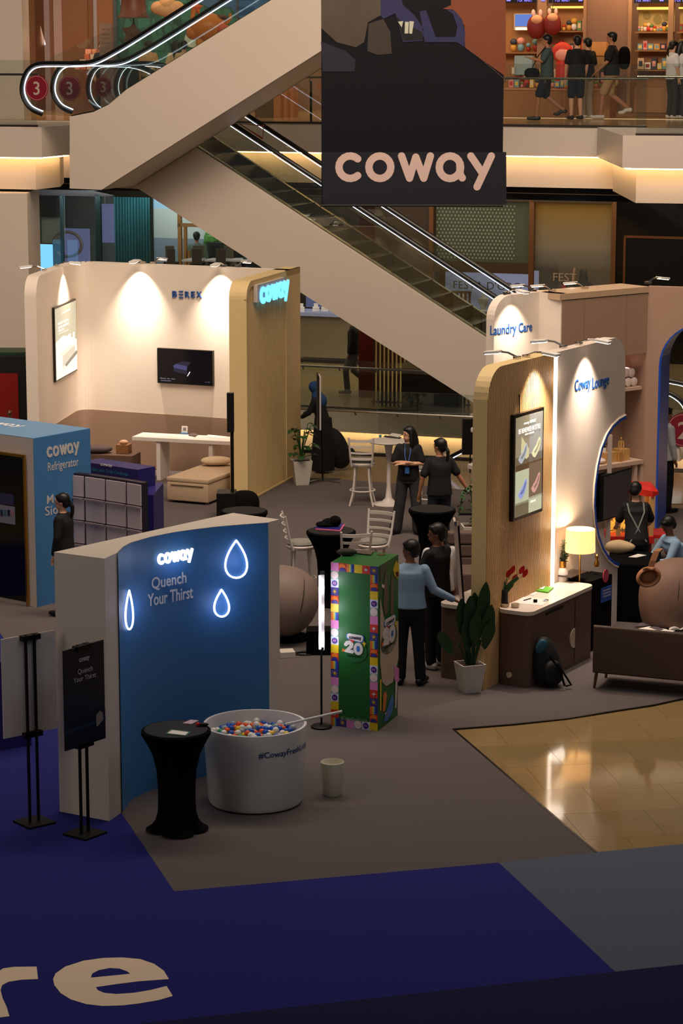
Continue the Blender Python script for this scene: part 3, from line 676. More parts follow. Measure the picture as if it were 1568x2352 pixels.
# ================================================================ BANNER
PB = Plane((-5, 37.0), (5, 36.9))
u0, u1, z0, z1 = quad(PB, 737, -190, 1161, 472)
t = T('hanging_banner', 'tall dark fabric banner with pale wordmark hanging in the atrium', 'banner', PB.P(u0, z0))
b = MB(); n = 40
bnm = M('banner_fabric', (5, 5, 11), .6, noise=.2, nscale=4, spec=.2)
for i in range(n):
    ua, ub = u0+(u1-u0)*i/n, u0+(u1-u0)*(i+1)/n
    b.extr([PB.P(ua, z0), PB.P(ub, z0), PB.P(ub, z1), PB.P(ua, z1)], -PB.n*.006)
b.build('fabric', bnm, t)
bp = lambda L: [(720 + x/3.409, y/3.409) for x, y in L]
def bn(L, mat, name, off): return flat(PB, bp(L), off, mat, name, t)
bn([(65, 1190), (1507, 1190), (1510, 1600), (72, 1612)], M('banner_navy', (10, 10, 22), .6), 'navy_band', .001)
OR = M('print_orange', (104, 50, 22), .6, noise=.15, nscale=3)
bn([(1075, -200), (1502, -200), (1505, 600), (1185, 372), (1180, 200), (1090, 75), (1010, 70), (1075, 40)], OR, 'printed_orange_panel', .002)
GB_ = M('print_taupe', (64, 54, 44), .6, noise=.2, nscale=3)
bn([(57, -200), (520, -200), (525, 120), (425, 175), (395, 330), (330, 370), (180, 330), (60, 220)], GB_, 'printed_seat_panel', .002)
bn([(430, 185), (545, 148), (600, 250), (612, 420), (500, 430), (420, 400)], M('print_taupe_dark', (46, 38, 30), .6), 'printed_seat_panel', .003)
bn([(57, 325), (250, 400), (330, 470), (320, 560), (70, 560)], M('print_ink', (26, 26, 40), .5), 'printed_shadow', .003)
BB = M('print_blue', (38, 38, 72), .45)
for L in ([(545, 148), (640, 105), (700, 330), (850, 320), (862, 230), (790, 120), (700, 40), (640, -200), (520, -200), (525, 120)], [(830, 90), (880, 80), (955, 290), (1110, 290), (1125, 210), (1090, 110), (1040, 75), (1100, 80), (1160, 150), (1186, 250), (1180, 370), (1120, 330), (900, 330), (870, 330)]):
    bn(L, BB, 'printed_blue_arm', .004)
bn([(690, 170), (850, 250), (850, 310), (705, 318), (640, 120)], M('print_black', (12, 11, 12), .5), 'printed_pad', .006)
for L in ([(660, 170), (700, 165), (690, 215)], [(715, 170), (745, 172), (740, 262), (712, 262)], [(750, 165), (785, 168), (770, 265), (748, 262)]): bn(L, M('print_glint', (236, 226, 196), .4, emis=.25), 'printed_glint', .008)
b = MB(); b.tube([PB.px(*p, .006) for p in bp([(1190, 375), (1300, 455), (1400, 540), (1500, 628)])], .004, 4); b.build('printed_stitching', M('print_stitch', (90, 70, 60), .6), t)
fit_mark(PB, 720+170/3.409, 1425/3.409, 720+1400/3.409, 1193/3.409, .004, .003, M('banner_letter', (190, 164, 154), .6), 'wordmark', t)
b = MB(); b.tube([PB.P(u0-.02, z0), PB.P(u1+.02, z0)], .018, 8); b.build('bottom_bar', BLACK, t)

# ================================================================ CURVED BLUE WALL
HQ = 2.6
top = [G(x, y, HQ) for x, y in ((268, 1270), (282, 1256), (300, 1246), (345, 1233), (400, 1222), (450, 1215), (500, 1209), (560, 1204), (615, 1200))]
FL0 = G(247, 1892); L0 = G(134, 1865); dq = Vector((.62, .785, 0)); 
FL0 = Vector((FL0.x, FL0.y, 0)); BR = G(641, 1193, HQ); BK = G(535, 1178, HQ)
t = T('curved_water_wall', 'large blue concave exhibition wall with glowing water drop outlines in a white casing', 'exhibition wall', (FL0.x, FL0.y, 0))
fl_t, l_t = G(240, 1283, HQ), G(124, 1268, HQ)
b = MB(); prof = [(l_t.x, l_t.y), (fl_t.x, fl_t.y)] + [(p.x, p.y) for p in top] + [(BR.x, BR.y), (BK.x, BK.y)]
b.prism(prof, .012, HQ); b.build('casing', M('casing_white', (216, 204, 190), .5, noise=.02, nscale=2), t)
class Curve:
    def __init__(s, P): s.seg = [Plane(a, c) for a, c in zip(P[:-1], P[1:])]
    def px(s, x, y, off=.0):
        best = None
        for q in s.seg:
            u, z = q.uv(x, y)
            if -.005 <= u <= q.L+.005: return q.P(u, z, off)
            d = min(abs(u), abs(u-q.L))
            if best is None or d < best[0]: best = (d, q.P(u, z, off))
        return best[1]
QC = Curve(top)
b = MB()
nn_ = [QC.seg[max(0, i-1)].n + QC.seg[min(i, len(QC.seg)-1)].n for i in range(len(top))]; nn_ = [v.normalized()*.005 for v in nn_]
fine = []; fn = []
for i in range(len(top)-1):
    p0, p1, p2, p3 = top[max(i-1, 0)], top[i], top[i+1], top[min(i+2, len(top)-1)]
    for k in range(6):
        s_ = k/6; fine.append((p1*2 + (p2-p0)*s_ + (p0*2-p1*5+p2*4-p3)*s_*s_ + (p1*3-p0-p2*3+p3)*s_**3)*.5 + nn_[i].lerp(nn_[i+1], s_)*2.2)
fine.append(top[-1] + nn_[-1]*2.2)
fv = [(b.bm.verts.new((p.x, p.y, .012)), b.bm.verts.new((p.x, p.y, HQ-.002))) for p in fine]
for (a0, a1), (c0_, c1_) in zip(fv[:-1], fv[1:]): b.face([a0, c0_, c1_, a1])
b.build('blue_panel', BLUE, t, smooth=True, label='royal blue concave panel')
PQ = Plane(top[3], top[5])
o = fit_mark(PQ, 357, 1297, 436, 1271, .03, .02, emit('sign_white', (240, 242, 255), 1.3), 'illuminated_wordmark', t)
fit_text('Quench', PQ, 345, 1352, 425, 1325, .02, .004, TXTW, .012, name='print_line', parent=t)
fit_text('Your Thirst', PQ, 336, 1392, 440, 1363, .02, .004, TXTW, .012, name='print_line', parent=t)
def drop(cx, y0, y1, w):
    out = []
    for k in range(28):
        a = 2*pi*k/28; yy = .5 + .5*cos(a)   # 1 at tip
        x = sin(a)*(sin(a/2)**1.0)*.62; out.append((cx + x*w, y1 + (y0-y1)*yy))
    return out
NEON = emit('neon_white', (214, 220, 255), 2.2)
for cx, y0, y1, w, rr in ((540, 1240, 1326, 53, .011), (506, 1353, 1415, 37, .011), (290, 1356, 1445, 19, .011)):
    b = MB(); b.tube([QC.px(x, y, .03) for x, y in drop(cx, y0, y1, w)], rr, 6, closed=True); o = b.build('neon_drop', NEON, t, smooth=True)
c = QC.px(540, 1290, .25); 
for cx, cy in ((540, 1290), (506, 1388), (300, 1400), (395, 1285)):
    point('neon_glow', QC.px(cx, cy, .16), 1.1, (.55, .62, 1), .1, t)

# ================================================================ REFRIGERATOR BOX (left)
R0 = G(85, 1397); PR = Plane(R0, R0 + Vector((.61, .79, 0))); PLf = Plane(R0 + Vector((-.79*3, .61*3, 0)), R0)
t = T('refrigerator_pavilion', 'white and blue box pavilion with black refrigerator front and gold frame', 'pavilion', (R0.x, R0.y, 0)); HR = 2.28
b = MB(); r1 = PR.P(1.08, 0); l1 = PLf.P(0, 0); bk = r1 + (l1 - R0)
b.prism([(R0.x, R0.y), (r1.x, r1.y), (bk.x, bk.y), (l1.x, l1.y)], .012, HR); b.build('body', M('casing_white', ()), t)
rect(PR, 0, 1.08, .012, HR, .0, .005, BLUE, 'side_panel', t).__setitem__('label', 'blue printed side panel')
b = MB(); b.prism([(p.x, p.y) for p in (R0, r1, bk, l1)], HR, HR+.006); b.build('roof_panel', M('sky_blue', (92, 140, 182), .4), t, label='light blue roof panel')
SB = M('print_grey', (196, 192, 192), .6)
fit_mark(PR, 107, 1052, 180, 1027, .006, .004, SB, 'wordmark', t)
fit_text('Refrigerator', PR, 109, 1082, 180, 1062, .006, .003, SB, .006, name='print_line', parent=t)
fit_text('Multi', PR, 107, 1158, 152, 1137, .006, .003, SB, .006, name='print_line', parent=t)
fit_text('Side', PR, 103, 1185, 145, 1163, .006, .003, SB, .006, name='print_line', parent=t)
wordmark(frame(G(-62, 968, HR+.008) , -PLf.d*-1, Vector((-PLf.d.y, PLf.d.x, 0))), .16, .003).build('wordmark', TXTW, t)
u0, z0 = PLf.uv(58, 1050); U1 = PLf.uv(62, 1392)[0]
b = MB(); Lp = 3.0
rect(PLf, Lp-1.9, u0, .06, z0, .0, .012, M('fridge_black', (8, 8, 10), .12), 'refrigerator_front', t)
b = MB(); b.extr([PLf.P(Lp-1.9, z0, .02), PLf.P(u0+.02, z0, .02), PLf.P(u0+.02, z0+.035, .02), PLf.P(Lp-1.9, z0+.035, .02)], PLf.n*.03)
b.extr([PLf.P(u0, .03, .02), PLf.P(u0+.03, .03, .02), PLf.P(u0+.03, z0+.03, .02), PLf.P(u0, z0+.03, .02)], PLf.n*.03); b.build('gold_frame', GOLD, t, kind='stuff')
for q, m in (((0, 1136, 34, 1161), M('print_a', (60, 60, 90), .5, emis=.1)), ((0, 1164, 37, 1205), M('print_b', (140, 140, 150), .5)),):
    rect(PLf, *(lambda a, c: (PLf.uv(q[0], q[1])[0], PLf.uv(q[2], q[3])[0], PLf.uv(q[2], q[3])[1], PLf.uv(q[2], q[1])[1]))(0, 0), .014, .003, m, 'sticker', t)
for i in range(4):
    x = 3+i*8; y = 1170
    rect(PLf, PLf.uv(x, y)[0], PLf.uv(x+6, y)[0], PLf.uv(x, y+14)[1], PLf.uv(x, y)[1], .018, .002, M(('print_c', 'print_d', 'print_e', 'print_f')[i], ((40, 50, 80), (60, 110, 120), (30, 30, 50), (170, 120, 120))[i], .5), 'sticker', t)

# ================================================================ CREAM BOOTH with slatted end wall
HB = 3.6
wa = G(82, 636, HB); wb = G(176, 601, HB); wc = G(548, 616, HB); wb0 = wa + (wb-wa)*.86; wb1 = wb + (wc-wb)*.10
q_ = lambda p: Vector((p.x, p.y, 0))
wa, wb, wc, wb0, wb1 = map(q_, (wa, wb, wc, wb0, wb1)); wmid = (wb*2 + wb0 + wb1)/4
WL = Plane(wa, wb0); WB = Plane(wb1, wc)
t = T('cream_booth_wall', 'tall cream booth wall with rounded corner, brown dado and three bright spotlights', 'exhibition wall', (wa.x, wa.y, 0))
b = MB(); wall_mb(WL, rounded(0, WL.L, .012, HB, .34), .2, b=b)
cor = [wb0, wb0*.4+wmid*.6, wmid, wmid*.4+wb1*.6, wb1]
arcp = []
for k in range(9):
    s_ = k/8; arcp.append(wb0*(1-s_)**2 + wb*2*s_*(1-s_) + wb1*s_**2)
CP = [Plane(a, c) for a, c in zip(arcp[:-1], arcp[1:])]
for q in CP: b.extr([q.P(-.002, .012), q.P(q.L+.002, .012), q.P(q.L+.002, HB), q.P(-.002, HB)], -q.n*.2)
b.extr([WB.P(0, .012), WB.P(WB.L+.9, .012), WB.P(WB.L+.9, HB), WB.P(0, HB)], -WB.n*.2)
b.build('wall_panel', CREAM, t, smooth=True)
dz = WB.uv(400, 953)[1]; b = MB(); b.extr([WL.P(WL.L*.1, .012), WL.P(WL.L, .012), WL.P(WL.L, dz), WL.P(WL.L*.1, dz)], WL.n*.012)
for q in CP: b.extr([q.P(-.001, .012), q.P(q.L+.001, .012), q.P(q.L+.001, dz), q.P(-.001, dz)], q.n*.012)
b.extr([WB.P(0, .012), WB.P(WB.L+.3, .012), WB.P(WB.L+.3, dz), WB.P(0, dz)], WB.n*.012)
b.build('dado', M('dado_taupe', (150, 124, 104), .6), t, smooth=True)
o = fit_text('B', WB, 397, 682, 407, 667, .0, .03, TXTB, .004, name='letter', parent=t)
for i, y in enumerate((667.6, 674.8, 682.0)):
    rect(WB, WB.uv(412, 675)[0], WB.uv(421, 675)[0], WB.uv(412, y+2.4)[1], WB.uv(412, y)[1], 0, .03, TXTB, 'letter_bar', t)
for ch, x0, x1 in (('R', 426, 436), ('E', 440, 448), ('X', 452, 464)): fit_text(ch, WB, x0, 683, x1, 668, 0, .03, TXTB, .004, name='letter', parent=t)

def track_lamp(name, label, c, d, tgt, energy, ang=84, light=True, col=(1.0, .85, .71), group=None, back=None):
    """arm spotlight on a wall top: c wall-top point, d outward direction"""
    d = Vector(d).normalized(); s = Vector((-d.y, d.x, 0)); t = T(name, label, 'spotlight', c, group)
    b = MB(); b.box(c + Vector((0, 0, .02)), (.06, .10, .04), atan2(d.y, d.x)); b.tube([c + Vector((0, 0, .03)), c + d*.12 + Vector((0, 0, .075)), c + d*.2 + Vector((0, 0, .08))], .012, 6); b.build('arm', CHROME, t)
    hd = c + d*.32 + Vector((0, 0, .07)); b = MB()
    R = atan2(d.y, d.x); b.box(hd, (.20, .12, .03), R, 0, .12); b.build('head', M('lamp_white', (230, 226, 220), .4), t, bevel=.006)
    b = MB(); b.box(hd - Vector((0, 0, .02)), (.17, .09, .008), R, 0, .12); b.build('lens', emit('lamp_glow', (255, 236, 214), 4.0 if light else 1.5), t)
    if light: spot('spot', hd - Vector((0, 0, .03)), tgt, energy*2.5, col, ang, 1.0, .04, t)
    return t
for i, (x, P_, e_) in enumerate(((144, WL, 105), (322, WB, 190), (508, WB, 190))):
    u = P_.uv(x, 604)[0]; c = P_.P(u, HB, -.1); out = P_.P(u, HB-1.0, .0)
    track_lamp('wall_spotlight', ('spotlight over the portrait poster on the cream booth wall', 'middle spotlight on top of the cream booth wall', 'spotlight above the blue letters on the cream booth wall')[i], c, P_.n, out, e_)
for i, (x, y) in enumerate(((112, 612), (345, 602), (540, 612))):
    P_ = WL if i == 0 else WB; u = P_.uv(x if i else 118, y)[0]; c = P_.P(max(.35, u), HB, -.12)
    track_lamp('wall_spotlight', ('rear facing spotlight at the left end of the cream booth wall', 'rear facing spotlight in the middle of the cream booth wall', 'rear facing spotlight near the slatted wall of the cream booth')[i], c, -P_.n, c, 0, light=False)
# portrait poster screen on the left wall
def screen(name, label, P, x0, yt, x1, yb, mat, cat='poster', bez=.03, off=.03, th=.04, parent_label=None):
    u0, u1, z0, z1 = quad(P, x0, yt, x1, yb); t = T(name, label, cat, P.P(u0, z0, 0))
    rect(P, u0, u1, z0, z1, 0.004, th, M('bezel', (26, 18, 12), .3), 'frame', t); rect(P, u0+bez, u1-bez, z0+bez, z1-bez, th+.004, .004, mat, 'panel', t)
    return t, (u0+bez, u1-bez, z0+bez, z1-bez), th+.009
t, q, of = screen('lit_poster', 'backlit portrait poster of a pale box bed on the cream wall', WL, 119, 707, 169, 880, emit('poster_cream', (196, 188, 162), .95))
def pr(P, q, x0, y0, x1, y1, off, mat, name, parent):
    u0, u1, z0, z1 = q; return rect(P, u0+(u1-u0)*x0, u0+(u1-u0)*x1, z1-(z1-z0)*y1, z1-(z1-z0)*y0, off, .002, mat, name, parent)
def pp(P, q, pts, off, mat, name, parent):
    u0, u1, z0, z1 = q; b = MB(); b.extr([P.P(u0+(u1-u0)*x, z1-(z1-z0)*y, off) for x, y in pts], P.n*.002); return b.build(name, mat, parent)
def pt(P, q, body, x0, y1, x1, y0, off, mat, parent, bold=.0, name='print_line'):
    u0, u1, z0, z1 = q; ua, ub = u0+(u1-u0)*x0, u0+(u1-u0)*x1; za, zb = z1-(z1-z0)*y1, z1-(z1-z0)*y0; size = (zb-za)/.73
    t_ = text_mb(body, size, Matrix.Identity(4), .001, bold); xs = [v.co.x for v in t_.bm.verts]; w = max(xs)-min(xs); m0 = min(xs); t_.bm.free(); wd = (ub-ua)/w
    return text_mb(body, size, frame(P.P(ua, za, off), P.d) @ Matrix.Translation((-m0*wd, 0, 0)), .002, bold, wide=wd).build(name, mat, parent)
def pm(P, q, x0, y1, x1, y0, off, mat, parent):
    u0, u1, z0, z1 = q; h = (z1-z0)*(y1-y0); return wordmark(frame(P.P(u0+(u1-u0)*x0, z1-(z1-z0)*y1, off), P.d), h, .002, (u1-u0)*(x1-x0)/(5.3*h)).build('wordmark', mat, parent)
EW = emit('print_lit_white', (250, 246, 238), 1.15); EP = emit('poster_pale', (240, 242, 226), 1.05)
pp(WL, q, [(0, .47), (.35, .42), (.62, .47), (1, .56), (1, 1), (0, 1)], of, EP, 'printed_light_area', t)
pt(WL, q, 'coway BEREX', .3, .105, .72, .08, of, EW, t)
pt(WL, q, 'NEXT-LEVEL', .12, .24, .64, .205, of, EW, t, .004); pt(WL, q, 'WELLNESS', .12, .295, .62, .26, of, EW, t, .004); pt(WL, q, 'TECH', .12, .345, .38, .31, of, EW, t, .004)
pt(WL, q, 'new bed fits me', .12, .375, .6, .36, of, EW, t)
pp(WL, q, [(.16, .66), (.62, .60), (.9, .63), (.9, .78), (.35, .86), (.3, .90), (.3, .70)], of+.003, emit('poster_bed', (214, 204, 184), .95), 'printed_bed', t)
pp(WL, q, [(.4, .84), (.95, .72), (1, .74), (1, .77), (.45, .88)], of+.006, emit('poster_shadow', (150, 138, 124), .8), 'printed_shadow', t)
pp(WL, q, [(.16, .66), (.62, .60), (.9, .63), (.3, .705)], of+.006, emit('poster_bedtop', (236, 228, 206), 1.0), 'printed_mattress', t)
for x in (.56, .64, .82): pr(WL, q, x, .44, x+.07, .54, of+.003, EW, 'printed_lamp', t)
pt(WL, q, 'coway', .68, .93, .9, .915, of+.003, emit('poster_grey', (170, 165, 155), .8), t)
# landscape television
t, q, of = screen('wall_television', 'black wall television showing a dark bed on the cream booth wall', WB, 365, 798, 492, 878, M('tv_black', (10, 9, 14), .12, emis=.4, ecol=(12, 11, 18)), 'television', .015, th=.07)
TB = emit('tv_bed', (66, 66, 110), .9); TD = emit('tv_bed_dark', (34, 34, 52), .8)
pp(WB, q, [(.29, .47), (.34, .42), (.55, .47), (.54, .60), (.3, .54)], of, TB, 'image_mattress', t); pp(WB, q, [(.29, .54), (.54, .60), (.54, .72), (.3, .66)], of, TD, 'image_bed_base', t)
pp(WB, q, [(.34, .42), (.46, .33), (.62, .35), (.56, .46)], of, TD, 'image_bed_top', t)
pp(WB, q, [(.54, .78), (.59, .63), (.605, .64), (.56, .76)], of, EW, 'image_leg', t)
pt(WB, q, 'S8 Back  Flat  Zero', .04, .89, .32, .86, of, emit('tv_text', (150, 150, 170), .8), t); pt(WB, q, '||||||||||', .06, .95, .24, .925, of, emit('tv_text', ()), t); pt(WB, q, '1 / 12', .88, .93, .96, .90, of, emit('tv_text', ()), t)

# slatted beige end wall
sa = q_(G(560, 648, HB)); sb = q_(G(684, 613, HB)); WS = Plane(sa, sb)
t = T('slatted_beige_wall', 'tall beige slatted end wall with a glowing blue wordmark and rounded corner', 'exhibition wall', (sa.x, sa.y, 0))
b = MB(); wall_mb(WS, rounded(0, WS.L, .012, HB, .28), .26, b=b)
b.build('wall_panel', BEIGE, t)
us = WS.uv(652, 640)[0]; rim = .10
b = MB(); b.extr([WS.P(0, .012, 0), WS.P(.07, .012, 0), WS.P(.07, HB-.3, 0), WS.P(0, HB-.3, 0)], WS.n*.04)
ol = rounded(0, WS.L, .012, HB, .28)[1:-1]; il = rounded(.07, WS.L, .012, HB-.1, .24)[1:-1]
m_ = [(p, r) for p, r in zip(ol, il)]
for (p, r), (p2, r2) in zip(m_[:-1], m_[1:]): b.extr([WS.P(*p), WS.P(*p2), WS.P(*r2), WS.P(*r)], WS.n*.04)
b.extr([WS.P(us, .012), WS.P(WS.L, .012), WS.P(WS.L, HB), WS.P(us, HB)], WS.n*.04)
b.build('rim', BEIGE, t)
b = MB(); n = int((us-.07)/.055)
for i in range(n):
    u = .09 + (us-.09)*i/n; zt = HB-.1 if u > .31 else HB-.1-.24+.24*sqrt(max(0, 1-((.31-u)/.24)**2)); b.extr([WS.P(u, .012), WS.P(u+.03, .012), WS.P(u+.03, zt), WS.P(u, zt)], WS.n*.022)
b.build('slats', BEIGE, t, kind='stuff')
b = MB(); b.extr([WS.P(.07, .012, .001), WS.P(us, .012, .001), WS.P(us, HB-.1, .001), WS.P(.32, HB-.1, .001), WS.P(.07, HB-.34, .001)], WS.n*.003); b.build('slat_backing', M('beige_backing', (160, 130, 82), .7), t)
fit_mark(WS, 583, 699, 647, 660, .10, .03, emit('sign_cyan', (96, 190, 255), 2.2), 'glowing_wordmark', t)
u0, z0 = WS.uv(578, 697); u1, z1 = WS.uv(641, 668)
rect(WS, u0, u1, z0+.02, z0+.30, .03, .07, M('sign_box', (200, 190, 180), .5), 'sign_box', t)
b = MB(); b.extr([WS.P(.05, .02, .05), WS.P(WS.L-.05, .02, .05), WS.P(WS.L-.05, .05, .05), WS.P(.05, .05, .05)], WS.n*.02); b.build('base_trim', BEIGE, t)

# ================================================================ RIGHT BOOTH: slat + lounge wall with round cut-out
HW = 3.75
ra = Vector((1.645, 27.66, 0)); rb = ra + Vector((.507, .862, 0))*5; WR = Plane(ra, rb)
LEND = WR.uv(1435, 870)[0]; UL = WR.uv(1268, 1000)[0]
t = T('lounge_wall', 'tall lounge booth wall with oak slats, vertical light strip and round blue edged cut out', 'exhibition wall', (ra.x, ra.y, 0))
arc_px = [(1435, 955), (1420, 963), (1404, 978), (1390, 1000), (1378, 1030), (1369, 1070), (1363, 1115), (1361, 1160), (1364, 1200), (1371, 1235), (1381, 1263), (1395, 1285), (1408, 1296), (1418, 1300)]
AR = [WR.uv(*p) for p in arc_px]; ue = AR[-1][0]
ol = [(0, .012)] + [p for p in rounded(0, LEND, .012, HW, .34, .34)[1:-1]] + AR + [(ue, .012)]
b = MB(); wall_mb(WR, ol, .16, b=b); b.build('wall_panel', M('lounge_white', (214, 198, 184), .6, noise=.02), t)
b = MB()
RC = WR.uv(1462, 1128); RD = [Vector((RC[0]-a[0], RC[1]-a[1])).normalized() for a in AR]
for a, c, e1, e2 in zip(AR[:-1], AR[1:], RD[:-1], RD[1:]): b.extr([WR.P(a[0], a[1], .02), WR.P(c[0], c[1], .02), WR.P(c[0]+e2.x*.04, c[1]+e2.y*.04, .02), WR.P(a[0]+e1.x*.04, a[1]+e1.y*.04, .02)], -WR.n*.20)
b.build('round_edge', RBLUE, t, smooth=True, label='blue curved edge')
b = MB(); b.tube([WR.P(a[0]-e1.x*.012, a[1]-e1.y*.012, .01) for a, e1 in zip(AR, RD)], .012, 6); b.build('rim', M('rim_highlight', (240, 226, 206), .4), t, smooth=True)  # pale tube paints the highlight where the cut edge catches light
b = MB(); b.extr([WR.P(u, z, .001) for u, z in [(.0, .012)] + [(min(a, UL), z) for a, z in rounded(0, UL, .012, HW-.01, .34)[1:-1]] + [(UL, .012)]], WR.n*.003); b.build('slat_backing', M('slat_backing', (84, 54, 30), .7), t)
b = MB(); n = int((UL-.0)/.034)
for i in range(n):
    u = .01 + (UL-.03)*i/n; zt = HW if u > .34 else HW-.34+.34*sqrt(max(0, 1-((.34-u)/.34)**2)); b.extr([WR.P(u, .012), WR.P(u+.02, .012), WR.P(u+.02, zt), WR.P(u, zt)], WR.n*.022)
b.build('oak_slats', M('oak_slat', (220, 178, 122), .5, noise=.08, nscale=5), t, kind='stuff', label='narrow oak slats')
b = MB(); b.extr([WR.P(-.012, .012, .022), WR.P(-.012, .012, -.16), WR.P(-.012, HW-.34, -.16), WR.P(-.012, HW-.34, .022)], -WR.d*.01)
ol2 = rounded(0, LEND, .012, HW, .34)[1:-1]
for a, c in zip(ol2[:-1], ol2[1:]):
    if a[0] < UL: b.extr([WR.P(a[0], a[1], .022), WR.P(min(UL, c[0]), c[1], .022), WR.P(min(UL, c[0]), c[1], -.162), WR.P(a[0], a[1], -.162)], (0, 0, .006))
b.build('end_cap', BEIGE, t)
rect(WR, UL, UL+.055, .9, HW-.02, .0, .03, LEDP, 'light_strip', t)
fit_text('Coway', WR, 1319, 899, 1355, 872, .0, .008, TXTB, .006, name='lettering', parent=t)
fit_text('Lounge', WR, 1359, 893, 1397, 867, .0, .008, TXTB, .006, name='lettering', parent=t)
for k_ in range(4): point('strip_light', WR.P(UL+.03, 1.2+k_*.75, .12), 1.6, (1, .85, .7), .1, t)
for i, (x, e_) in enumerate(((1222, 125), (1342, 110))):
    u = WR.uv(x, 830)[0]; c = WR.P(u, HW, -.08)
    track_lamp('wall_spotlight', ('spotlight over the oak slats above the recliner poster', 'spotlight above the blue lounge lettering')[i], c, WR.n, WR.P(u, HW-1.1), e_)
for i, x in enumerate((1205, 1310)):
    u = WR.uv(x, 820)[0]; c = WR.P(u, HW, -.1); track_lamp('wall_spotlight', ('rear facing spotlight at the left end of the oak slat wall', 'rear facing spotlight above the light strip')[i], c, -WR.n, c, 0, light=False)
# recliner poster
t, q, of = screen('recliner_poster', 'tall backlit poster with four coloured recliner chairs on the oak slats', WR, 1167, 953, 1235, 1196, emit('poster_taupe', (146, 132, 108), .85), bez=.04, th=.05, off=.03)
for ob in t.children: ob.location = WR.n*.024
of += .024
for a, c_ in (((.0, .0, .5, .48), (150, 136, 110)), ((.5, 0, 1, .48), (164, 160, 150)), ((0, .54, .5, .88), (190, 192, 160)), ((.5, .5, 1, .86), (120, 98, 76)), ((0, .86, .5, 1), (104, 94, 70)), ((.5, .84, 1, 1), (190, 180, 150)), ((0, .4, .5, .54), (90, 66, 42)), ((.5, .4, 1, .5), (100, 76, 52))):
    pr(WR, q, *a, of, emit('poster_q%d' % c_[0], c_, .85), 'printed_panel', t)
pp(WR, q, [(.2, .2), (.48, .34), (.48, .42), (.38, .44), (.18, .36)], of+.003, emit('poster_ray', (206, 196, 150), .9), 'printed_light', t)
for (cx, cy), c_ in (((.24, .36), (170, 172, 180)), ((.74, .34), (222, 214, 170)), ((.24, .72), (140, 150, 205)), ((.74, .70), (200, 150, 136))):
    ch = [(-.16, .06), (-.10, .03), (.02, -.02), (.10, -.075), (.15, -.085), (.17, -.06), (.15, .0), (.10, .05), (.02, .09), (-.04, .11), (-.11, .095)]
    pp(WR, q, [(cx+x, cy+y) for x, y in ch], of+.006, emit('chair_%d' % c_[2], c_, 1.0), 'printed_recliner', t)
    ch = [(-.08, .045), (.03, .01), (.10, -.05), (.135, -.06), (.11, -.015), (.04, .035), (-.04, .065)]
    pp(WR, q, [(cx+x, cy+y) for x, y in ch], of+.009, emit('chairin_%d' % c_[2], tuple(int(v*.72) for v in c_), .9), 'printed_seat', t)
pt(WR, q, 'coway BEREX', .27, .085, .72, .055, of+.006, EW, t, .002); pt(WR, q, 'BE RENEWED IN STYLE', .08, .165, .9, .115, of+.006, EW, t, .006); pt(WR, q, 'BEREX MASSAGE', .32, .195, .66, .178, of+.006, EW, t); pt(WR, q, 'BEREX', .56, .9, .76, .88, of+.006, EW, t)
b = MB(); b.tube([WR.px(1186, 905, .035), WR.px(1186, 948, .035)], .006, 5); b.build('cable', BLACK, t)

# ================================================================ LAUNDRY BOOTH (behind)
la = q_(G(1135, 681, HW)); lb = q_(G(1238, 671, HW)); lc = q_(G(1289, 675, HW)); ld = q_(G(1487, 658, HW)); 
LW = Plane(la, lb); LW2 = Plane(lb, lc); LC = Plane(lc, ld)
t = T('laundry_booth_header', 'cream archway header with blue laundry lettering, cabinets and blue arch', 'exhibition wall', (la.x, la.y, 0))
zb = LW.uv(1128, 847)[1]
b = MB(); wall_mb(LW, rounded(0, LW.L, zb, HW, .34), .16, b=b)
b.extr([LW2.P(0, zb), LW2.P(LW2.L, zb), LW2.P(LW2.L, HW), LW2.P(0, HW)], -LW2.n*.16)
b.build('header_panel', CREAM, t)
b = MB(); b.extr([LW.P(-.02, zb-.03, .01), LW.P(LW.L, zb-.03, .01), LW.P(LW.L, zb, .01), LW.P(-.02, zb, .01)], -LW.n*.18); b.build('blue_edge', RBLUE, t)
fit_text('Laundry', LW, 1125, 770, 1185, 747, 0, .008, TXTB, .006, parent=t); fit_text('Care', LW, 1190, 763, 1221, 741, 0, .008, TXTB, .006, parent=t)
TAUPE = M('taupe_wall', (158, 128, 108), .6)
TAUPC = M('taupe_cabinet', (160, 130, 108), .5)
zc = LC.uv(1440, 815)[1]; xs = [1289, 1340, 1437, 1485]
for a, c_ in zip(xs[:-1], xs[1:]):
    ua, ub = LC.uv(a, 740)[0], LC.uv(c_, 740)[0]; rect(LC, ua+.004, ub-.004, zc, HW-.10, -.02, .03, TAUPC, 'cabinet_door', t)
rect(LC, 0, LC.L, zc, HW-.09, -.5, .46, TAUPC, 'cabinet_body', t)
b = MB(); b.extr([LC.P(-.05, HW-.09, .02), LC.P(LC.L+.02, HW-.09, .02), LC.P(LC.L+.02, HW, .02), LC.P(-.05, HW, .02)], -LC.n*.62); b.build('top_beam', M('beam_tan', (190, 160, 130), .6), t)
rect(LC, -.3, LC.L+.05, .012, zc, -.52, .04, TAUPE, 'back_panel', t)
b = MB(); b.extr([LC.P(LC.L, .012, .0), LC.P(LC.L+.04, .012, .0), LC.P(LC.L+.04, HW-.09, .0), LC.P(LC.L, HW-.09, .0)], -LC.n*.56); b.build('side_return', TAUPE, t)
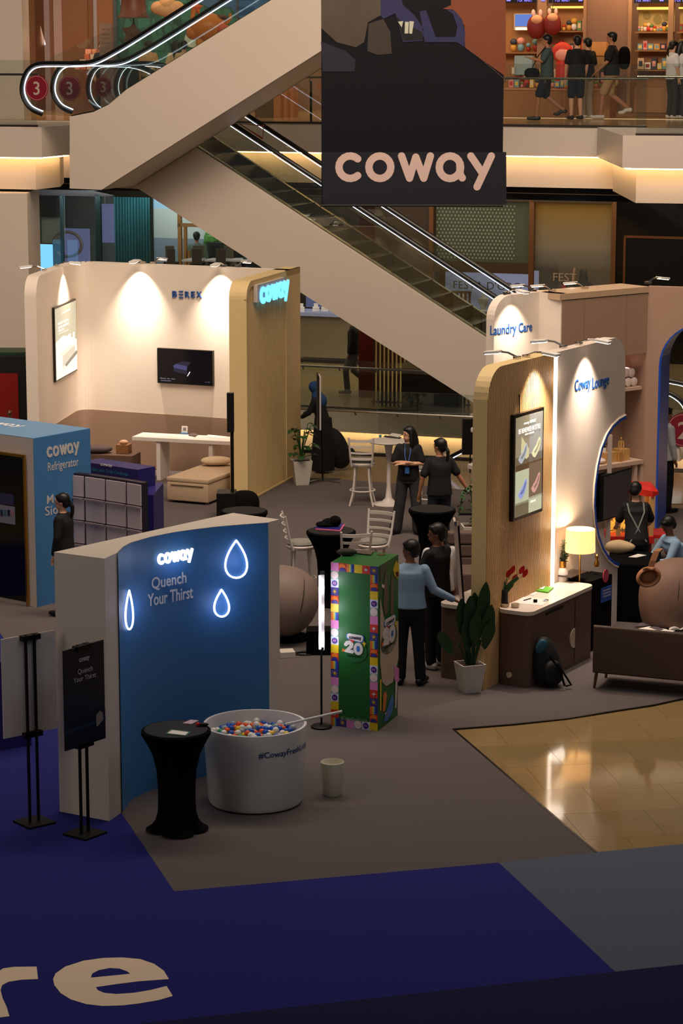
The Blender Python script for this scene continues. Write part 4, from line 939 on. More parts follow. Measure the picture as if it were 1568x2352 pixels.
# side wall with blue arch
ea = LC.P(LC.L, 0, 0); eb = q_(G(1620, 662, HW)); LE = Plane(ea, eb)
ax0 = LE.uv(1509, 1000)[0]
arch = [(0, .012), (0, HW), (LE.L+1.4, HW), (LE.L+1.4, HW-.5)]
R_ = .66; zt = LE.uv(1568, 742)[1]; az = [(ax0 + R_ - R_*cos(radians(a)), zt-R_+R_*sin(radians(a))) for a in range(90, -1, -10)]
arch += [(LE.L+1.4, zt)] + az + [(ax0, .012)]
b = MB(); wall_mb(LE, arch, .16, b=b); b.build('arch_panel', TAUPE, t)
b = MB(); edge_ = az + [(ax0, .012)]
for a, c_ in zip(edge_[:-1], edge_[1:]): b.extr([LE.P(a[0]-.0, a[1], .015), LE.P(c_[0], c_[1], .015), LE.P(c_[0], c_[1], -.75), LE.P(a[0], a[1], -.75)], LE.d*.03 if a[1] < zt-.1 else Vector((0, 0, -.03)))
b.build('arch_lining', RBLUE, t, label='royal blue arch lining')
for i, (x, P_) in enumerate(((1172, LW), )):
    u = P_.uv(x, 690)[0]; c = P_.P(u, HW, -.08); track_lamp('wall_spotlight', 'spotlight above the blue laundry lettering', c, P_.n, P_.P(u, HW-1.0), 75)
for i, x in enumerate((1235, 1300, 1375, 1520)):
    P_ = LC if i else LW; u = P_.uv(x, 668)[0]; c = P_.P(u, HW, -.3 if i else -.1); track_lamp('wall_spotlight', ('unlit looking spotlight right of the laundry header', 'first spotlight along the taupe cabinet top', 'second spotlight along the taupe cabinet top', 'spotlight at the corner above the blue arch')[i], c, -P_.n if i < 3 else P_.d, c, 0, light=False)
# under-cabinet light, shelf with towels
spot('cabinet_light', LC.px(1450, 835, -.2), LC.px(1450, 900, -.45), 25, (1, .8, .75), 110, .6)
# ================================================================ EVENT FLOOR OBJECTS
def V3(x, y, z): return Vector((x, y, z))
# ---- white round tub with balls
tc_ = Vector((-.85, 23.38, 0)); t = T('ball_tub', 'large white round tub filled with coloured plastic balls', 'tub', (tc_.x, tc_.y, .012))
b = MB(); b.lathe([(.40, .012), (.455, .03), (.468, .06), (.51, .80), (.508, .815), (.482, .815), (.478, .80), (.465, .66), (.0, .66)], tc_, 72, cap=False); b.build('shell', M('tub_white', (212, 208, 202), .35), t, smooth=True)
tx = text_mb('#CowayFreshLiving', .085, Matrix.Identity(4), .001, .01); wv = max(v.co.x for v in tx.bm.verts)
for v in tx.bm.verts:
    a = -pi/2 + .10 + v.co.x/.51*1.02; z = .60 + v.co.y; r = .47 + (z-.06)/.74*.042 + .004; v.co = tc_ + V3(r*cos(a), r*sin(a), z)
tx.build('hashtag_print', TXTB, t)
random.seed(11); bc = [('blue', (16, 74, 170)), ('white', (226, 222, 214)), ('orange', (226, 84, 24)), ('green', (18, 140, 66)), ('yellow', (226, 186, 40)), ('clear grey', (150, 158, 164))]
BM_ = [M('ball_'+n.replace(' ', '_'), c, .3) for n, c in bc]; protos = {}
cells = []
for j in range(-8, 9):
    for i in range(-8, 9):
        x = (i + .5*(j % 2))*.068; y = j*.068
        if hypot(x, y) < .425: cells.append((x, y))
wts = [0, 0, 0, 1, 1, 1, 1, 2, 2, 3, 4, 5, 5]
for x, y in cells:
    k = random.choice(wts); z = .70 + random.random()*.045 - .02*(1 if y > .25 else 0)
    if k not in protos:
        b = MB(); b.ball((0, 0, 0), .033, n=16, m=10); o = b.build('plastic_ball', BM_[k], smooth=True); protos[k] = o
    else: o = protos[k].copy(); COL.objects.link(o)
    o.location = (tc_.x+x+random.uniform(-.004, .004), tc_.y+y+random.uniform(-.004, .004), z)
    tag(o, 'small %s plastic ball in the white round tub' % bc[k][0], 'ball', 'plastic balls in the tub')
b = MB(); o_ = Plane((-1, 23.4), (1, 23.4)); p0 = VY(655, 1664, 23.35); p1 = VY(785, 1634, 23.5); b.tube([p0, p1], .014, 8); o = b.build('scoop_pole', M('pole_white', (190, 188, 184), .35), smooth=True); tag(o, 'pale scoop pole resting over the rim of the ball tub', 'pole')
# ---- waste bin
c = G(763, 1828); t = T('waste_bin', 'small white plastic bin standing alone on the grey carpet', 'bin', (c.x, c.y, .012))
b = MB(); b.lathe([(.0, .014), (.085, .012), (.093, .02), (.117, .355), (.112, .36), (.108, .35), (.086, .03), (0, .03)], (c.x, c.y, 0), 32, cap=False); b.build('shell', M('bin_white', (226, 220, 196), .5), t, smooth=True)
# ---- cocktail tables
def cocktail(label, px, py, loc=None, s=1.0):
    c = G(px, py, 1.0) if loc is None else loc; t = T('cocktail_table', label, 'table', (c.x, c.y, .012)); c = V3(c.x, c.y, 0)
    prof = [(.20, .985), (.31, 1.0), (.33, .985), (.33, .955), (.315, .93), (.27, .85), (.225, .75), (.19, .6), (.18, .45), (.178, .3), (.185, .18), (.21, .10), (.25, .05), (.30, .02)]
    rr = []
    for r, z in prof:
        f = max(0, (.14-z)/.14); ring = []
        for k in range(48):
            a = 2*pi*k/48; q = abs(cos(2*a))  # corners at multiples of 90 deg
            rad = r*s*(1 - f*.30*(1-q**.6)) ; ring.append(c + V3(rad*cos(a+.1), rad*sin(a+.1), z+.012))
        rr.append(ring)
    b = MB(); b.rings(rr); b.build('stretch_cover', CLOTHB, t, smooth=True)
    b = MB(); b.lathe([(0, 1.012), (.30*s, 1.012), (.305*s, 1.004)], c, 40, cap=False); b.build('tabletop', M('cloth_top', (20, 18, 18), .8), t, smooth=True)
    return t, c
T1, c1_ = cocktail('black stretch covered cocktail table beside the white ball tub', 404, 1677)
T2, c2_ = cocktail('black stretch covered cocktail table among the white bar stools', 760, 1220)
T3, c3_ = cocktail('black stretch covered cocktail table behind the two men', 992, 1170)
T4, c4_ = cocktail('black cocktail table top showing behind the curved blue wall', 560, 1174)
def sheet(name, label, cat, corners, z, th, mat, group=None, inset=None):
    b = MB(); b.extr([G(x, y, z) for x, y in corners], (0, 0, th)); o = b.build(name, mat); tag(o, label, cat, group); return o
PAPER = M('paper', (222, 216, 208), .7)
sheet('raffle_card', 'green bordered card on the near cocktail table', 'card', [(378, 1686), (392, 1675), (440, 1681), (429, 1691)], 1.014, .003, M('card_green', (30, 84, 58), .6))
sheet('white_slip', 'white paper slip on the green card', 'paper', [(384, 1684), (395, 1677), (433, 1682), (425, 1689)], 1.018, .002, PAPER)
sheet('photo_strip', 'crumpled pink and white flyer on the near cocktail table', 'flyer', [(419, 1662), (438, 1654), (456, 1656), (440, 1664)], 1.014, .006, M('flyer_pink', (180, 150, 160), .6))
p = G(454, 1668, 1.014); b = MB(); b.ball(p + V3(0, 0, .02), .02, n=10, m=6); b.ball(p + V3(.03, .02, .015), .012, 2.2, 1, 1, n=8, m=6); o = b.build('red_stamp', M('stamp_red', (190, 24, 30), .4), smooth=True); tag(o, 'small red stamp on the near cocktail table', 'stamp')
p = G(468, 1668, 1.014); b = MB(); b.ball(p + V3(0, 0, .018), .03, 1.6, .8, .6, n=10, m=6); o = b.build('car_keys', BLACK, smooth=True); tag(o, 'black key fob beside the red stamp', 'keys')
# cap, folder on second table
sheet('folder', 'blue and pink folder under the black cap on the middle cocktail table', 'folder', [(724, 1217), (730, 1209), (792, 1206), (782, 1221)], 1.014, .012, [M('folder_pink', (196, 96, 130), .5)])
sheet('notebook', 'dark blue notebook on the pink folder', 'notebook', [(722, 1213), (732, 1205), (788, 1203), (780, 1217)], 1.028, .008, M('note_blue', (30, 34, 120), .5))
p = G(757, 1209, 1.036); b = MB(); b.ball(p + V3(-.06, 0, .03), .10, 1.3, .9, .42, n=16, m=8); b.ball(p + V3(.07, 0, .07), .085, 1, .9, .9, n=16, m=8); b.ball(p + V3(.0, .02, .05), .10, 1.1, .9, .6, n=16, m=8); o = b.build('baseball_hat', MATTE, smooth=True); tag(o, 'crumpled black cap and cloth on the middle cocktail table', 'cap')

# ---- sign stands
def sign_stand(label, px, py, ang, zb, zt, w, back, mat, side):
    c = G(px, py); P = Plane((c.x-cos(ang), c.y-sin(ang)), (c.x+cos(ang), c.y+sin(ang))); t = T('sign_stand', label, 'sign stand', (c.x, c.y, .012))
    b = MB(); b.box((c.x, c.y, .022), (.30, .30, .02), ang); b.build('base_plate', BLACK, t, bevel=.003)
    for k in (-1, 1):
        b = MB(); b.box(P.P(1+k*.048, (zt)/2+.02, 0), (.022, .022, zt-.02), ang); b.build('post', BLACK, t)
    s = 1 if not back else -1; off = .02 if not back else -.035
    rect(P, 1-w/2, 1+w/2, zb, zt, off, .014, mat, 'board', t)
    for z in (zt-.02, zb+.0): 
        b = MB(); b.box(P.P(1, z, .0 if back else .014), (.2, .07, .05), ang); b.build('clamp', BLACK, t)
    return t, P
sign_stand('sign stand showing the plain white back of its board at the left edge', 79, 1893, radians(39), .90, 1.87, .60, True, M('board_white', (214, 204, 196), .5), 1)
t, P = sign_stand('sign stand with a dark blue poster beside the white wall end', 195, 1919, radians(53), .90, 1.86, .55, False, M('poster_dark', (18, 18, 28), .45), 1)
q = (1-.275, 1+.275, .90, 1.86); PG = M('poster_grey_text', (170, 168, 166), .6)
pp(P, q, [(0, .45), (.6, .5), (1, .7), (1, 1), (0, 1)], .035, M('poster_ink', (16, 22, 44), .45), 'printed_glow', t)
pp(P, q, [(0, .8), (1, .78), (1, .81), (0, .84)], .038, M('poster_wave', (24, 44, 70), .45), 'printed_wave', t)
pm(P, q, .37, .155, .62, .115, .038, PG, t)
pt(P, q, 'Quench', .33, .27, .70, .22, .038, PG, t, .01); pt(P, q, 'Your Thirst', .22, .345, .78, .295, .038, PG, t, .01)
DT = M('poster_dim_text', (60, 64, 84), .6)
for y, s_ in ((.41, 'Take a guess of how many balls'), (.45, 'are inside the tub'), (.53, 'Write your answer on the card'), (.57, 'and drop it'), (.65, 'Guess closest and win'), (.69, 'your own purifier')): pt(P, q, s_, .3, y, .88 if len(s_) > 20 else .6, y-.022, .038, DT, t)
pp(P, q, [(.76, .73), (.86, .70), (.93, .73), (.93, .80), (.8, .85), (.76, .85)], .041, M('poster_purifier', (140, 130, 124), .5), 'printed_purifier', t)
# board edge-on stand near the plant
c = G(741, 1107); t = T('sign_stand', 'thin sign board seen edge on with cross shaped base next to the hijab wearer', 'sign stand', (c.x, c.y, .012))
b = MB(); b.tube([c + V3(0, 0, .03), c + V3(-.02, 0, .9)], .016, 8); b.build('pole', BLACK, t)
for a in (.35, 2.7, 3.6, 5.9):
    b = MB(); b.tube([c + V3(0, 0, .06), c + V3(.32*cos(a), .5*sin(a), .02)], .014, 6); b.build('leg', STEEL, t)
sp_ = c + V3(-.06, 0, 0); b = MB(); b.box(sp_ + V3(-.02, 0, 1.38), (.02, .5, .95), .06); b.build('frame', BLACK, t)
b = MB(); b.box(sp_ + V3(.006, 0, 1.38), (.03, .46, .9), .06); b.build('board', M('board_white', ()), t)
# banner edge on near the men
t = T('rollup_stand', 'tall narrow display stand seen edge on in front of the counter', 'display stand', tuple(G(1070, 1555)))
c = G(1070, 1555); e_ = c + V3(-.13, .0, 1.83)
b = MB(); b.extr([c + V3(-.02, 0, .1), c + V3(.012, 0, .1), e_ + V3(.012, 0, 0), e_ + V3(-.02, 0, 0)], (0, .5, 0)); b.build('panel', M('pale_edge', (196, 180, 170), .4), t)
b = MB(); b.extr([c + V3(.012, 0, .1), c + V3(.035, 0, .1), e_ + V3(.035, 0, 0), e_ + V3(.012, 0, 0)], (0, .5, 0)); b.build('rear_panel', BLACK, t)
b = MB(); b.tube([e_ + V3(.0, 0, .05), e_ + V3(.0, 0, .0)], .028, 8); b.tube([e_ + V3(0, 0, .05), e_ + V3(-.01, 0, .12)], .01, 6); b.build('top_clamp', CHROME, t)
b = MB(); b.box(c + V3(0, .25, .05), (.14, .5, .08)); b.build('foot', BLACK, t)

# ---- light bar stand
c = G(738, 1673); t = T('light_stand', 'thin black stand with a glowing vertical light tube beside the green box', 'light stand', (c.x, c.y, .012))
b = MB(); b.lathe([(.0, .014), (.118, .014), (.118, .03), (.1, .04), (.02, .05)], (c.x, c.y, 0), 28, cap=False); b.build('base', BLACK, t, smooth=True)
b = MB(); b.tube([c + V3(0, 0, .04), c + V3(0, 0, .92)], .012, 8); b.build('pole', BLACK, t)
b = MB(); b.box(c + V3(.012, 0, 1.31), (.045, .05, .84)); b.build('housing', M('housing_grey', (150, 146, 144), .4), t)
b = MB(); b.box(c + V3(.012, 0, 1.745), (.05, .055, .03)); b.box(c + V3(.0, 0, .90), (.05, .05, .04)); b.build('end_cap', BLACK, t, kind='stuff')
b = MB(); b.box(c + V3(-.014, -.018, 1.31), (.026, .02, .82)); b.build('light_tube', emit('tube_white', (236, 232, 255), 2.6), t)
for z in (1.0, 1.3, 1.6): point('tube_light', c + V3(-.01, -.06, z), 4.2, (.9, .88, 1), .05, t)

# ---- green box
gb_f = G(867, 1682); gb_l = G(760, 1668); gb_r = G(913, 1645); HG = 1.845
PF = Plane(gb_l, gb_f); PS = Plane(gb_f, gb_r); t = T('green_box', 'tall green promotional box with a border of coloured tiles and anniversary emblem', 'display box', (gb_f.x, gb_f.y, .012))
bkc = gb_r + (gb_l - gb_f); GREEN = M('box_green', (18, 92, 34), .45)
b = MB(); b.prism([(p.x, p.y) for p in (gb_l, gb_f, gb_r, bkc)], .012, HG); b.build('body', GREEN, t)
Wt = PF.L/6; Ht = (HG-.012)/20
TC = {'p': (214, 128, 186), 'y': (214, 182, 20), 'r': (196, 48, 30), 'n': (44, 44, 130), 'w': (206, 206, 220), 'g': (120, 170, 150), 'o': (214, 110, 30), 'b': (30, 80, 170), 'pu': (56, 36, 130), 'cr': (222, 200, 196)}
TM = {k: M('tile_'+k, v, .45) for k, v in TC.items()}
def tile(P, i, j, kind, W_, H_, u_off=0):
    """i column, j row from the top"""
    u0 = i*W_ + u_off; z1 = HG - j*H_; cx, cz = u0+W_/2, z1-H_/2; o1, o2, o3 = .001, .004, .007
    base = {'pink': 'p', 'circ': 'g', 'W': 'w', 'star': 'n', 'arc': 'r', 'yel': 'y', 'str': 'n', 'rs': 'r'}[kind]
    tl = rect(P, u0, u0+W_, z1-H_, z1, o1, .002, TM[base], 'tile', t)
    def disc(r, m, a0=0, a1=360, dx=0, dz=0, off=o2):
        b = MB(); pts = [(cx+dx+r*cos(radians(a0+(a1-a0)*k/20)), cz+dz+r*sin(radians(a0+(a1-a0)*k/20))) for k in range(20 if a1-a0 == 360 else 21)]
        b.extr([P.P(u, z, off) for u, z in pts], P.n*.002); b.build('tile_print', m, tl)
    def starp(r1, r2, n, m):
        b = MB(); b.extr([P.P(cx+(r1 if k % 2 == 0 else r2)*cos(pi/2+pi*k/n), cz+(r1 if k % 2 == 0 else r2)*sin(pi/2+pi*k/n), o2) for k in range(2*n)], P.n*.002); b.build('tile_print', m, tl)
    if kind == 'circ': disc(W_*.47, TM['cr'])
    elif kind == 'W':
        disc(W_*.36, TM['pu'])
        b = MB()
        for dx in (-.11, .1): b.extr([P.P(cx+W_*(dx-.04), cz-W_*.12, o3), P.P(cx+W_*(dx+.05), cz-W_*.12, o3), P.P(cx+W_*(dx+.03), cz+W_*.12, o3), P.P(cx+W_*(dx-.07), cz+W_*.12, o3)], P.n*.002)
        b.build('tile_mark', TM['p'], tl, kind='stuff')
    elif kind == 'star': starp(W_*.44, W_*.07, 8, TM['y'])
    elif kind == 'rs': starp(W_*.30, W_*.10, 4, TM['w'])
    elif kind == 'arc': disc(W_*.44, TM['o'], 0, 180, 0, .0); disc(W_*.44, TM['n'], 0, 180, 0, -H_*.48)
    elif kind == 'str':
        for k, c_ in enumerate(('o', 'o', 'y', 'g', 'b')): rect(P, cx-W_*.46+W_*.15*k, cx-W_*.46+W_*.15*k+W_*.13, z1-H_*.98, z1-H_*.02, o2, .002, TM[c_], 'tile_print', tl)
left = ['pink', 'circ', 'W', 'star', 'arc', 'yel', 'str', 'pink', 'circ', 'W', 'yel', 'arc', 'str', 'star', 'pink', 'circ', 'W', 'yel', 'rs', 'str']
right = ['star', 'str', 'arc', 'yel', 'W', 'circ', 'pink', 'rs', 'star', 'str', 'arc', 'yel', 'W', 'circ', 'pink', 'rs', 'star', 'str', 'arc', 'yel']
for j in range(20): tile(PF, 0, j, left[j], Wt, Ht); tile(PF, 5, j, right[j], Wt, Ht)
for i, k in enumerate(('arc', 'str', 'yel', 'rs')): tile(PF, i+1, 0, k, Wt, Ht)
for i, k in enumerate(('star', 'pink', 'circ', 'W')): tile(PF, i+1, 19, k, Wt, Ht)
fit_text('#CowayFreshLiving', PF, 783, 1652, 843, 1643, .003, .002, M('dim_print', (120, 160, 120), .6), .01, name='hashtag_print', parent=t)
def emblem(P, x0, y0, x1, y1, nm):
    """twenty emblem spanning a pixel box"""
    u0, za = P.uv(x0, y1); u1 = P.uv(x1, y1)[0]; zb = P.uv(x0, y0)[1]; w, h = u1-u0, zb-za; q = (u0, u1, za, zb)
    pp(P, q, [(.5+.5*cos(a*pi/14), .62+.38*sin(a*pi/14)) for a in range(28)], .003, M('emblem_green', (20, 96, 40), .5), 'emblem_disc', t)
    ol = [(.22, .05), (.3, .0), (.8, .03), (.86, .1), (.82, .24), (.72, .27), (.3, .2), (.22, .15)]
    pp(P, q, [(x+.02*(1 if x > .5 else -1)*2, y+(.0 if y < .12 else .03)) for x, y in ol], .005, M('emblem_blue', (40, 110, 180), .5), 'emblem_plate', t)
    pp(P, q, ol, .008, M('emblem_white', (214, 206, 202), .5), 'emblem_plate', t)
    pm(P, q, .3, .19, .76, .10, .011, M('emblem_ink', (24, 30, 60), .5), t)
    ew = M('emblem_white', ())
    fr_ = frame(P.P(u0, za, .008), P.d); b = MB(); A = w/1.0; 
    two = [(.17, .60), (.22, .66), (.32, .68), (.40, .62), (.38, .54), (.2, .38), (.42, .37)]
    b = strokes(MB(), [[(x*w, z*h) for x, z in two]], .14*w, fr_, 1.0, .003); b.build('emblem_numeral', ew, t)
    zero = [(.66+.13*cos(k*pi/8), .49+.16*sin(k*pi/8)) for k in range(17)]
    b = strokes(MB(), [[(x*w, z*h) for x, z in zero]], .115*w, fr_, 1.0, .003); b.build('emblem_numeral', ew, t)
    pp(P, q, [(.6, .42), (.72, .42), (.72, .6), (.6, .6)], .009, M('emblem_blue', ()), 'emblem_counter', t)
    pp(P, q, [(.25, .2), (.5, .22), (.46, .33), (.36, .26)], .006, M('tile_r', ()), 'emblem_accent', t)
    pt(P, q, 'ANNIVERSARY', .2, .80, .8, .74, .008, M('emblem_ink2', (10, 50, 24), .5), t, .01)
    pp(P, q, [(.88, .22), (.92, .28), (1, .3), (.93, .33), (.9, .42), (.86, .33), (.8, .3), (.86, .27)], .009, M('tile_y', ()), 'emblem_star', t)
    pp(P, q, [(.02, .55), (.08, .58), (.16, .56), (.12, .62), (.14, .68), (.07, .65), (.0, .67), (.04, .62)], .009, M('tile_o', ()), 'emblem_star', t)
emblem(PF, 785, 1452, 843, 1518, 'a')
PFm = M('print_beige', (190, 170, 150), .5)
sd = lambda pts, m, nm, off=.003: flat(PS, [(740 + x/5.347, 1260 + y/5.347) for x, y in pts], off, m, nm, t)
sd([(705, 600), (760, 890), (930, 890), (930, 1350), (860, 1640), (780, 1690), (730, 1640), (705, 1400)], PFm, 'printed_cloud')
sd([(705, 250), (720, 210), (790, 160), (760, 300), (705, 420)], M('print_moss', (70, 84, 60), .5), 'printed_leaf')
for pts in ([(755, 400), (775, 260), (800, 560), (800, 780), (770, 830), (745, 740)], [(835, 460), (850, 300), (872, 400), (870, 780), (850, 850), (832, 800)]): sd(pts, M('print_trunk', (104, 86, 62), .5), 'printed_trunk')
sd([(865, 260), (905, 150), (940, 200), (940, 330), (915, 370), (880, 330)], TM['y'], 'printed_flower'); sd([(890, 290), (925, 280), (930, 340), (905, 350)], M('print_choc', (60, 26, 12), .5), 'printed_heart', .006)
sd([(725, 435), (755, 445), (752, 490), (720, 470)], TM['cr'], 'printed_tag', .006)
emblem(PS, 873, 1430, 911, 1515, 'b')
for pts, m in (([(740, 1800), (770, 1750), (785, 1800), (760, 1990), (735, 2000)], TM['o']), ([(760, 2060), (850, 1790), (870, 1850), (850, 2010), (790, 2110), (750, 2130)], M('print_sky', (60, 110, 180), .5)), ([(700, 1620), (718, 1600), (715, 1990), (700, 1990)], TM['y']), ([(870, 1440), (935, 1470), (930, 1640), (880, 1620)], TM['p']), ([(890, 1620), (915, 1620), (900, 1950), (885, 1960)], TM['cr']), ([(760, 2020), (800, 2000), (800, 2060), (770, 2080)], TM['cr'])): sd(pts, m, 'printed_shape', .006)
pt_ = G(796, 1276, HG); b = MB(); b.ball(pt_ + V3(0, 0, .04), .10, 1.15, .55, .42, n=16, m=8); o = b.build('fabric_pouch', M('pouch_grey', (58, 54, 50), .9, noise=.2), smooth=True); tag(o, 'dark grey pouch on top of the green box', 'pouch')
sheet('tablet_computer', 'dark tablet lying on top of the green box', 'tablet', [(813, 1272), (820, 1267), (858, 1268), (851, 1276)], HG+.002, .012, M('tablet_dark', (62, 56, 54), .3))
b = MB(); b.lathe([(0, 0), (.05, 0), (.05, .003), (0, .003)], G(876, 1274, HG+.001), 24, cap=False, sy=1); b.build('top_slot', M('slot_brown', (70, 60, 30), .8), t)

# ---- bar stools
SW = M('stool_white', (206, 196, 188), .4); SC_ = M('seat_grey', (128, 126, 118), .85, noise=.15, nscale=30)
def stool():
    t = T('bar_stool', 'x', 'bar stool', (0, 0, 0))
    b = MB(); b.lathe([(0, .66), (.19, .66), (.205, .68), (.205, .70), (.19, .715), (0, .715)], (0, 0, 0), 28, cap=False); b.build('seat_ring', SW, t, smooth=True)
    b = MB(); b.lathe([(0, .71), (.185, .71), (.195, .735), (.17, .765), (.08, .775), (0, .777)], (0, 0, 0), 28, cap=False); b.build('seat_cushion', SC_, t, smooth=True)
    for a in (45, 135, 225, 315):
        c_, s_ = cos(radians(a)), sin(radians(a)); b = MB()
        b.tube([(c_*.15, s_*.15, .67), (c_*.17, s_*.17, .45), (c_*.20, s_*.20, .22), (c_*.27, s_*.27, .012)], [.02, .018, .017, .016], 8); b.build('leg', SW, t, smooth=True)
    b = MB(); b.tube([(.2*cos(k*pi/12), .2*sin(k*pi/12), .25) for k in range(24)], .013, 8, closed=True); b.build('foot_ring', SW, t, smooth=True)
    for sx in (-1, 1):
        b = MB(); b.tube([(sx*.16, -.13, .66), (sx*.18, -.18, .82), (sx*.20, -.24, 1.14)], [.02, .018, .015], 8); b.build('back_post', SW, t, smooth=True)
    for z, hh in ((1.09, .045), (.99, .032), (.885, .03), (.79, .04)):
        b = MB(); f = (z-.66)/.48; yy = -.14-.1*f; ww = .165+.03*f; n = 8; rr = []
        for k in range(n+1):
            x = -ww+2*ww*k/n; y = yy - .05*(1-(x/ww)**2)
            rr.append([(x, y-.009, z-hh/2), (x, y+.009, z-hh/2), (x, y+.009, z+hh/2), (x, y-.009, z+hh/2)])
        b.rings(rr); b.build('back_slat', SW, t, smooth=False)
    return t
s0 = stool(); spots_ = [(832, 1160, -6, 'white bar stool seen from behind in front of the white tulip table'), (692, 1368, -82, 'white bar stool left of the middle cocktail table, in side view'), (856, 1366, 150, 'white bar stool right of the middle cocktail table, back turned half away'), (812, 1408, 8, 'white bar stool whose backrest rises behind the green box'), (985, 1178, 80, 'white bar stool mostly hidden behind the standing women')]
for i, (x, y, a, lb) in enumerate(spots_):
    o = s0 if i == 0 else copy_tree(s0); c = G(x, y); o.location = (c.x, c.y, .0); o.rotation_euler = (0, 0, radians(a)); o['label'] = lb; o['group'] = 'white bar stools'
# ---- tulip table
c = G(892, 1160); t = T('tulip_table', 'tall white tulip table with papers on it', 'table', (c.x, c.y, .012))
b = MB(); b.lathe([(0, .02), (.26, .014), (.26, .025), (.12, .05), (.055, .12), (.035, .3), (.035, .7), (.06, .95), (.09, 1.03), (0, 1.03)], (c.x, c.y, 0), 32, cap=False); b.build('pedestal', SW, t, smooth=True)
b = MB(); b.lathe([(0, 1.03), (.32, 1.035), (.335, 1.05), (.33, 1.06), (0, 1.06)], (c.x, c.y, 0), 40, cap=False); b.build('tabletop', SW, t, smooth=True)
sheet('clipboard', 'dark clipboard on the white tulip table', 'clipboard', [(880, 1004), (884, 1001), (922, 1005), (918, 1008)], 1.062, .008, M('clip_dark', (46, 38, 36), .6))
sheet('paper_stack', 'loose white papers on the white tulip table', 'papers', [(893, 1001), (900, 996), (922, 999), (915, 1005)], 1.072, .01, PAPER)
p = G(873, 1005, 1.062); b = MB(); b.ball(p + V3(0, 0, .025), .025, n=10, m=6); o = b.build('teal_trinket', M('teal_glass', (60, 140, 150), .3), smooth=True); tag(o, 'small teal trinket on the white tulip table', 'trinket')

# ---- pots and plants
LG = M('leaf_green', (44, 78, 34), .5, noise=.25, nscale=8); LD = M('leaf_dark', (26, 58, 30), .45, noise=.2, nscale=8); SOIL = M('soil', (70, 44, 28), .9)
def pot(t, c, h, wt, wb, rz=.3, mat=None):
    b = MB(); R = lambda w, z: [c + Matrix.Rotation(rz, 3, 'Z') @ V3(x*w/2, y*w/2, z) for x, y in ((-1, -1), (1, -1), (1, 1), (-1, 1))]
    b.rings([R(wb, .0), R(wt, h), R(wt*.88, h), R(wt*.86, h-.05)]); b.build('pot', mat or M('pot_white', (204, 196, 184), .5), t, bevel=.004)
    b = MB(); b.rings([R(wt*.85, h-.045), R(wt*.85, h-.03)]); b.build('soil', SOIL, t)
def leaf(b, base, tip, w, droop=.1, n=6, side=None):
    base, tip = Vector(base), Vector(tip); d = tip-base; sdv = side or d.cross(V3(0, 0, 1)); 
    if sdv.length < 1e-4: sdv = V3(1, 0, 0)
    sdv = sdv.normalized(); L = []; R_ = []; C_ = []
    for k in range(n+1):
        s = k/n; ww = w*sin(pi*min(1, s*.94+.04))**.8/2; p = base + d*s + V3(0, 0, -droop*s*s*d.length); up = V3(0, 0, ww*.25)
        L.append(b.bm.verts.new(p - sdv*ww + up)); R_.append(b.bm.verts.new(p + sdv*ww + up)); C_.append(b.bm.verts.new(p))
    for k in range(n): b.face([L[k], C_[k], C_[k+1], L[k+1]]); b.face([C_[k], R_[k], R_[k+1], C_[k+1]])
# monstera
random.seed(5)
c = G(692, 1114); c.z = .012; t = T('potted_monstera', 'broad leaved plant in a tapered white pot beside the beige slatted wall', 'potted plant', tuple(c)); pot(t, c, .42, .33, .22, .2)
for i in range(26):
    a = random.random()*6.28; r = random.uniform(.02, .22); z = .55 + random.random()*.55; p = c + V3(r*cos(a), r*sin(a)*.8, z - r*.3)
    b = MB(); b.tube([c + V3(0, 0, .4), c + V3(r*.4*cos(a), r*.3*sin(a), (.4+z)/2), p], .006, 4); leaf(b, p, p + V3(.13*cos(a), .13*sin(a), .02), .14, .5, 5); b.build('leaf', LG, t, smooth=True)
spot('plant_uplight', c + V3(-.02, -.2, .48), c + V3(-.05, 0, .9), 1.2, (1, .85, .6), 80, .5)
# bird of paradise, near
c = G(1078, 1590); c.z = .012; t = T('potted_strelitzia', 'tall dark leaved plant in a white pot before the walnut counter', 'potted plant', tuple(c)); pot(t, c, .34, .29, .20, .35)
stems = [(-.02, 0, 1.12, .02, .62), (.04, .02, 1.28, .14, .7), (.08, -.02, 1.02, .16, .6), (-.05, .03, 1.08, -.05, .6), (-.05, -.03, .70, -.30, .34), (.02, -.05, .95, .05, .55), (.05, .05, 1.15, .0, .65), (.0, -.02, .85, -.04, .5), (.05, -.04, .85, .2, .45), (.02, .0, 1.0, .08, .6)]
for x, y, z, lean, L in stems:
    b = MB(); p0 = c + V3(x*.5, y*.5, .3); p1 = c + V3(x + lean*.25, y, .3+(z-L)*.75); p2 = c + V3(x + lean*.6, y, z-L*.75); p3 = c + V3(x+lean, y+.02, z+.02)
    b.tube([p0, p1, p2], [.016, .014, .008], 6); leaf(b, p2, p3, .16, .03, 8, side=V3(1, .25, 0)); b.build('leaf', LD, t, smooth=True)
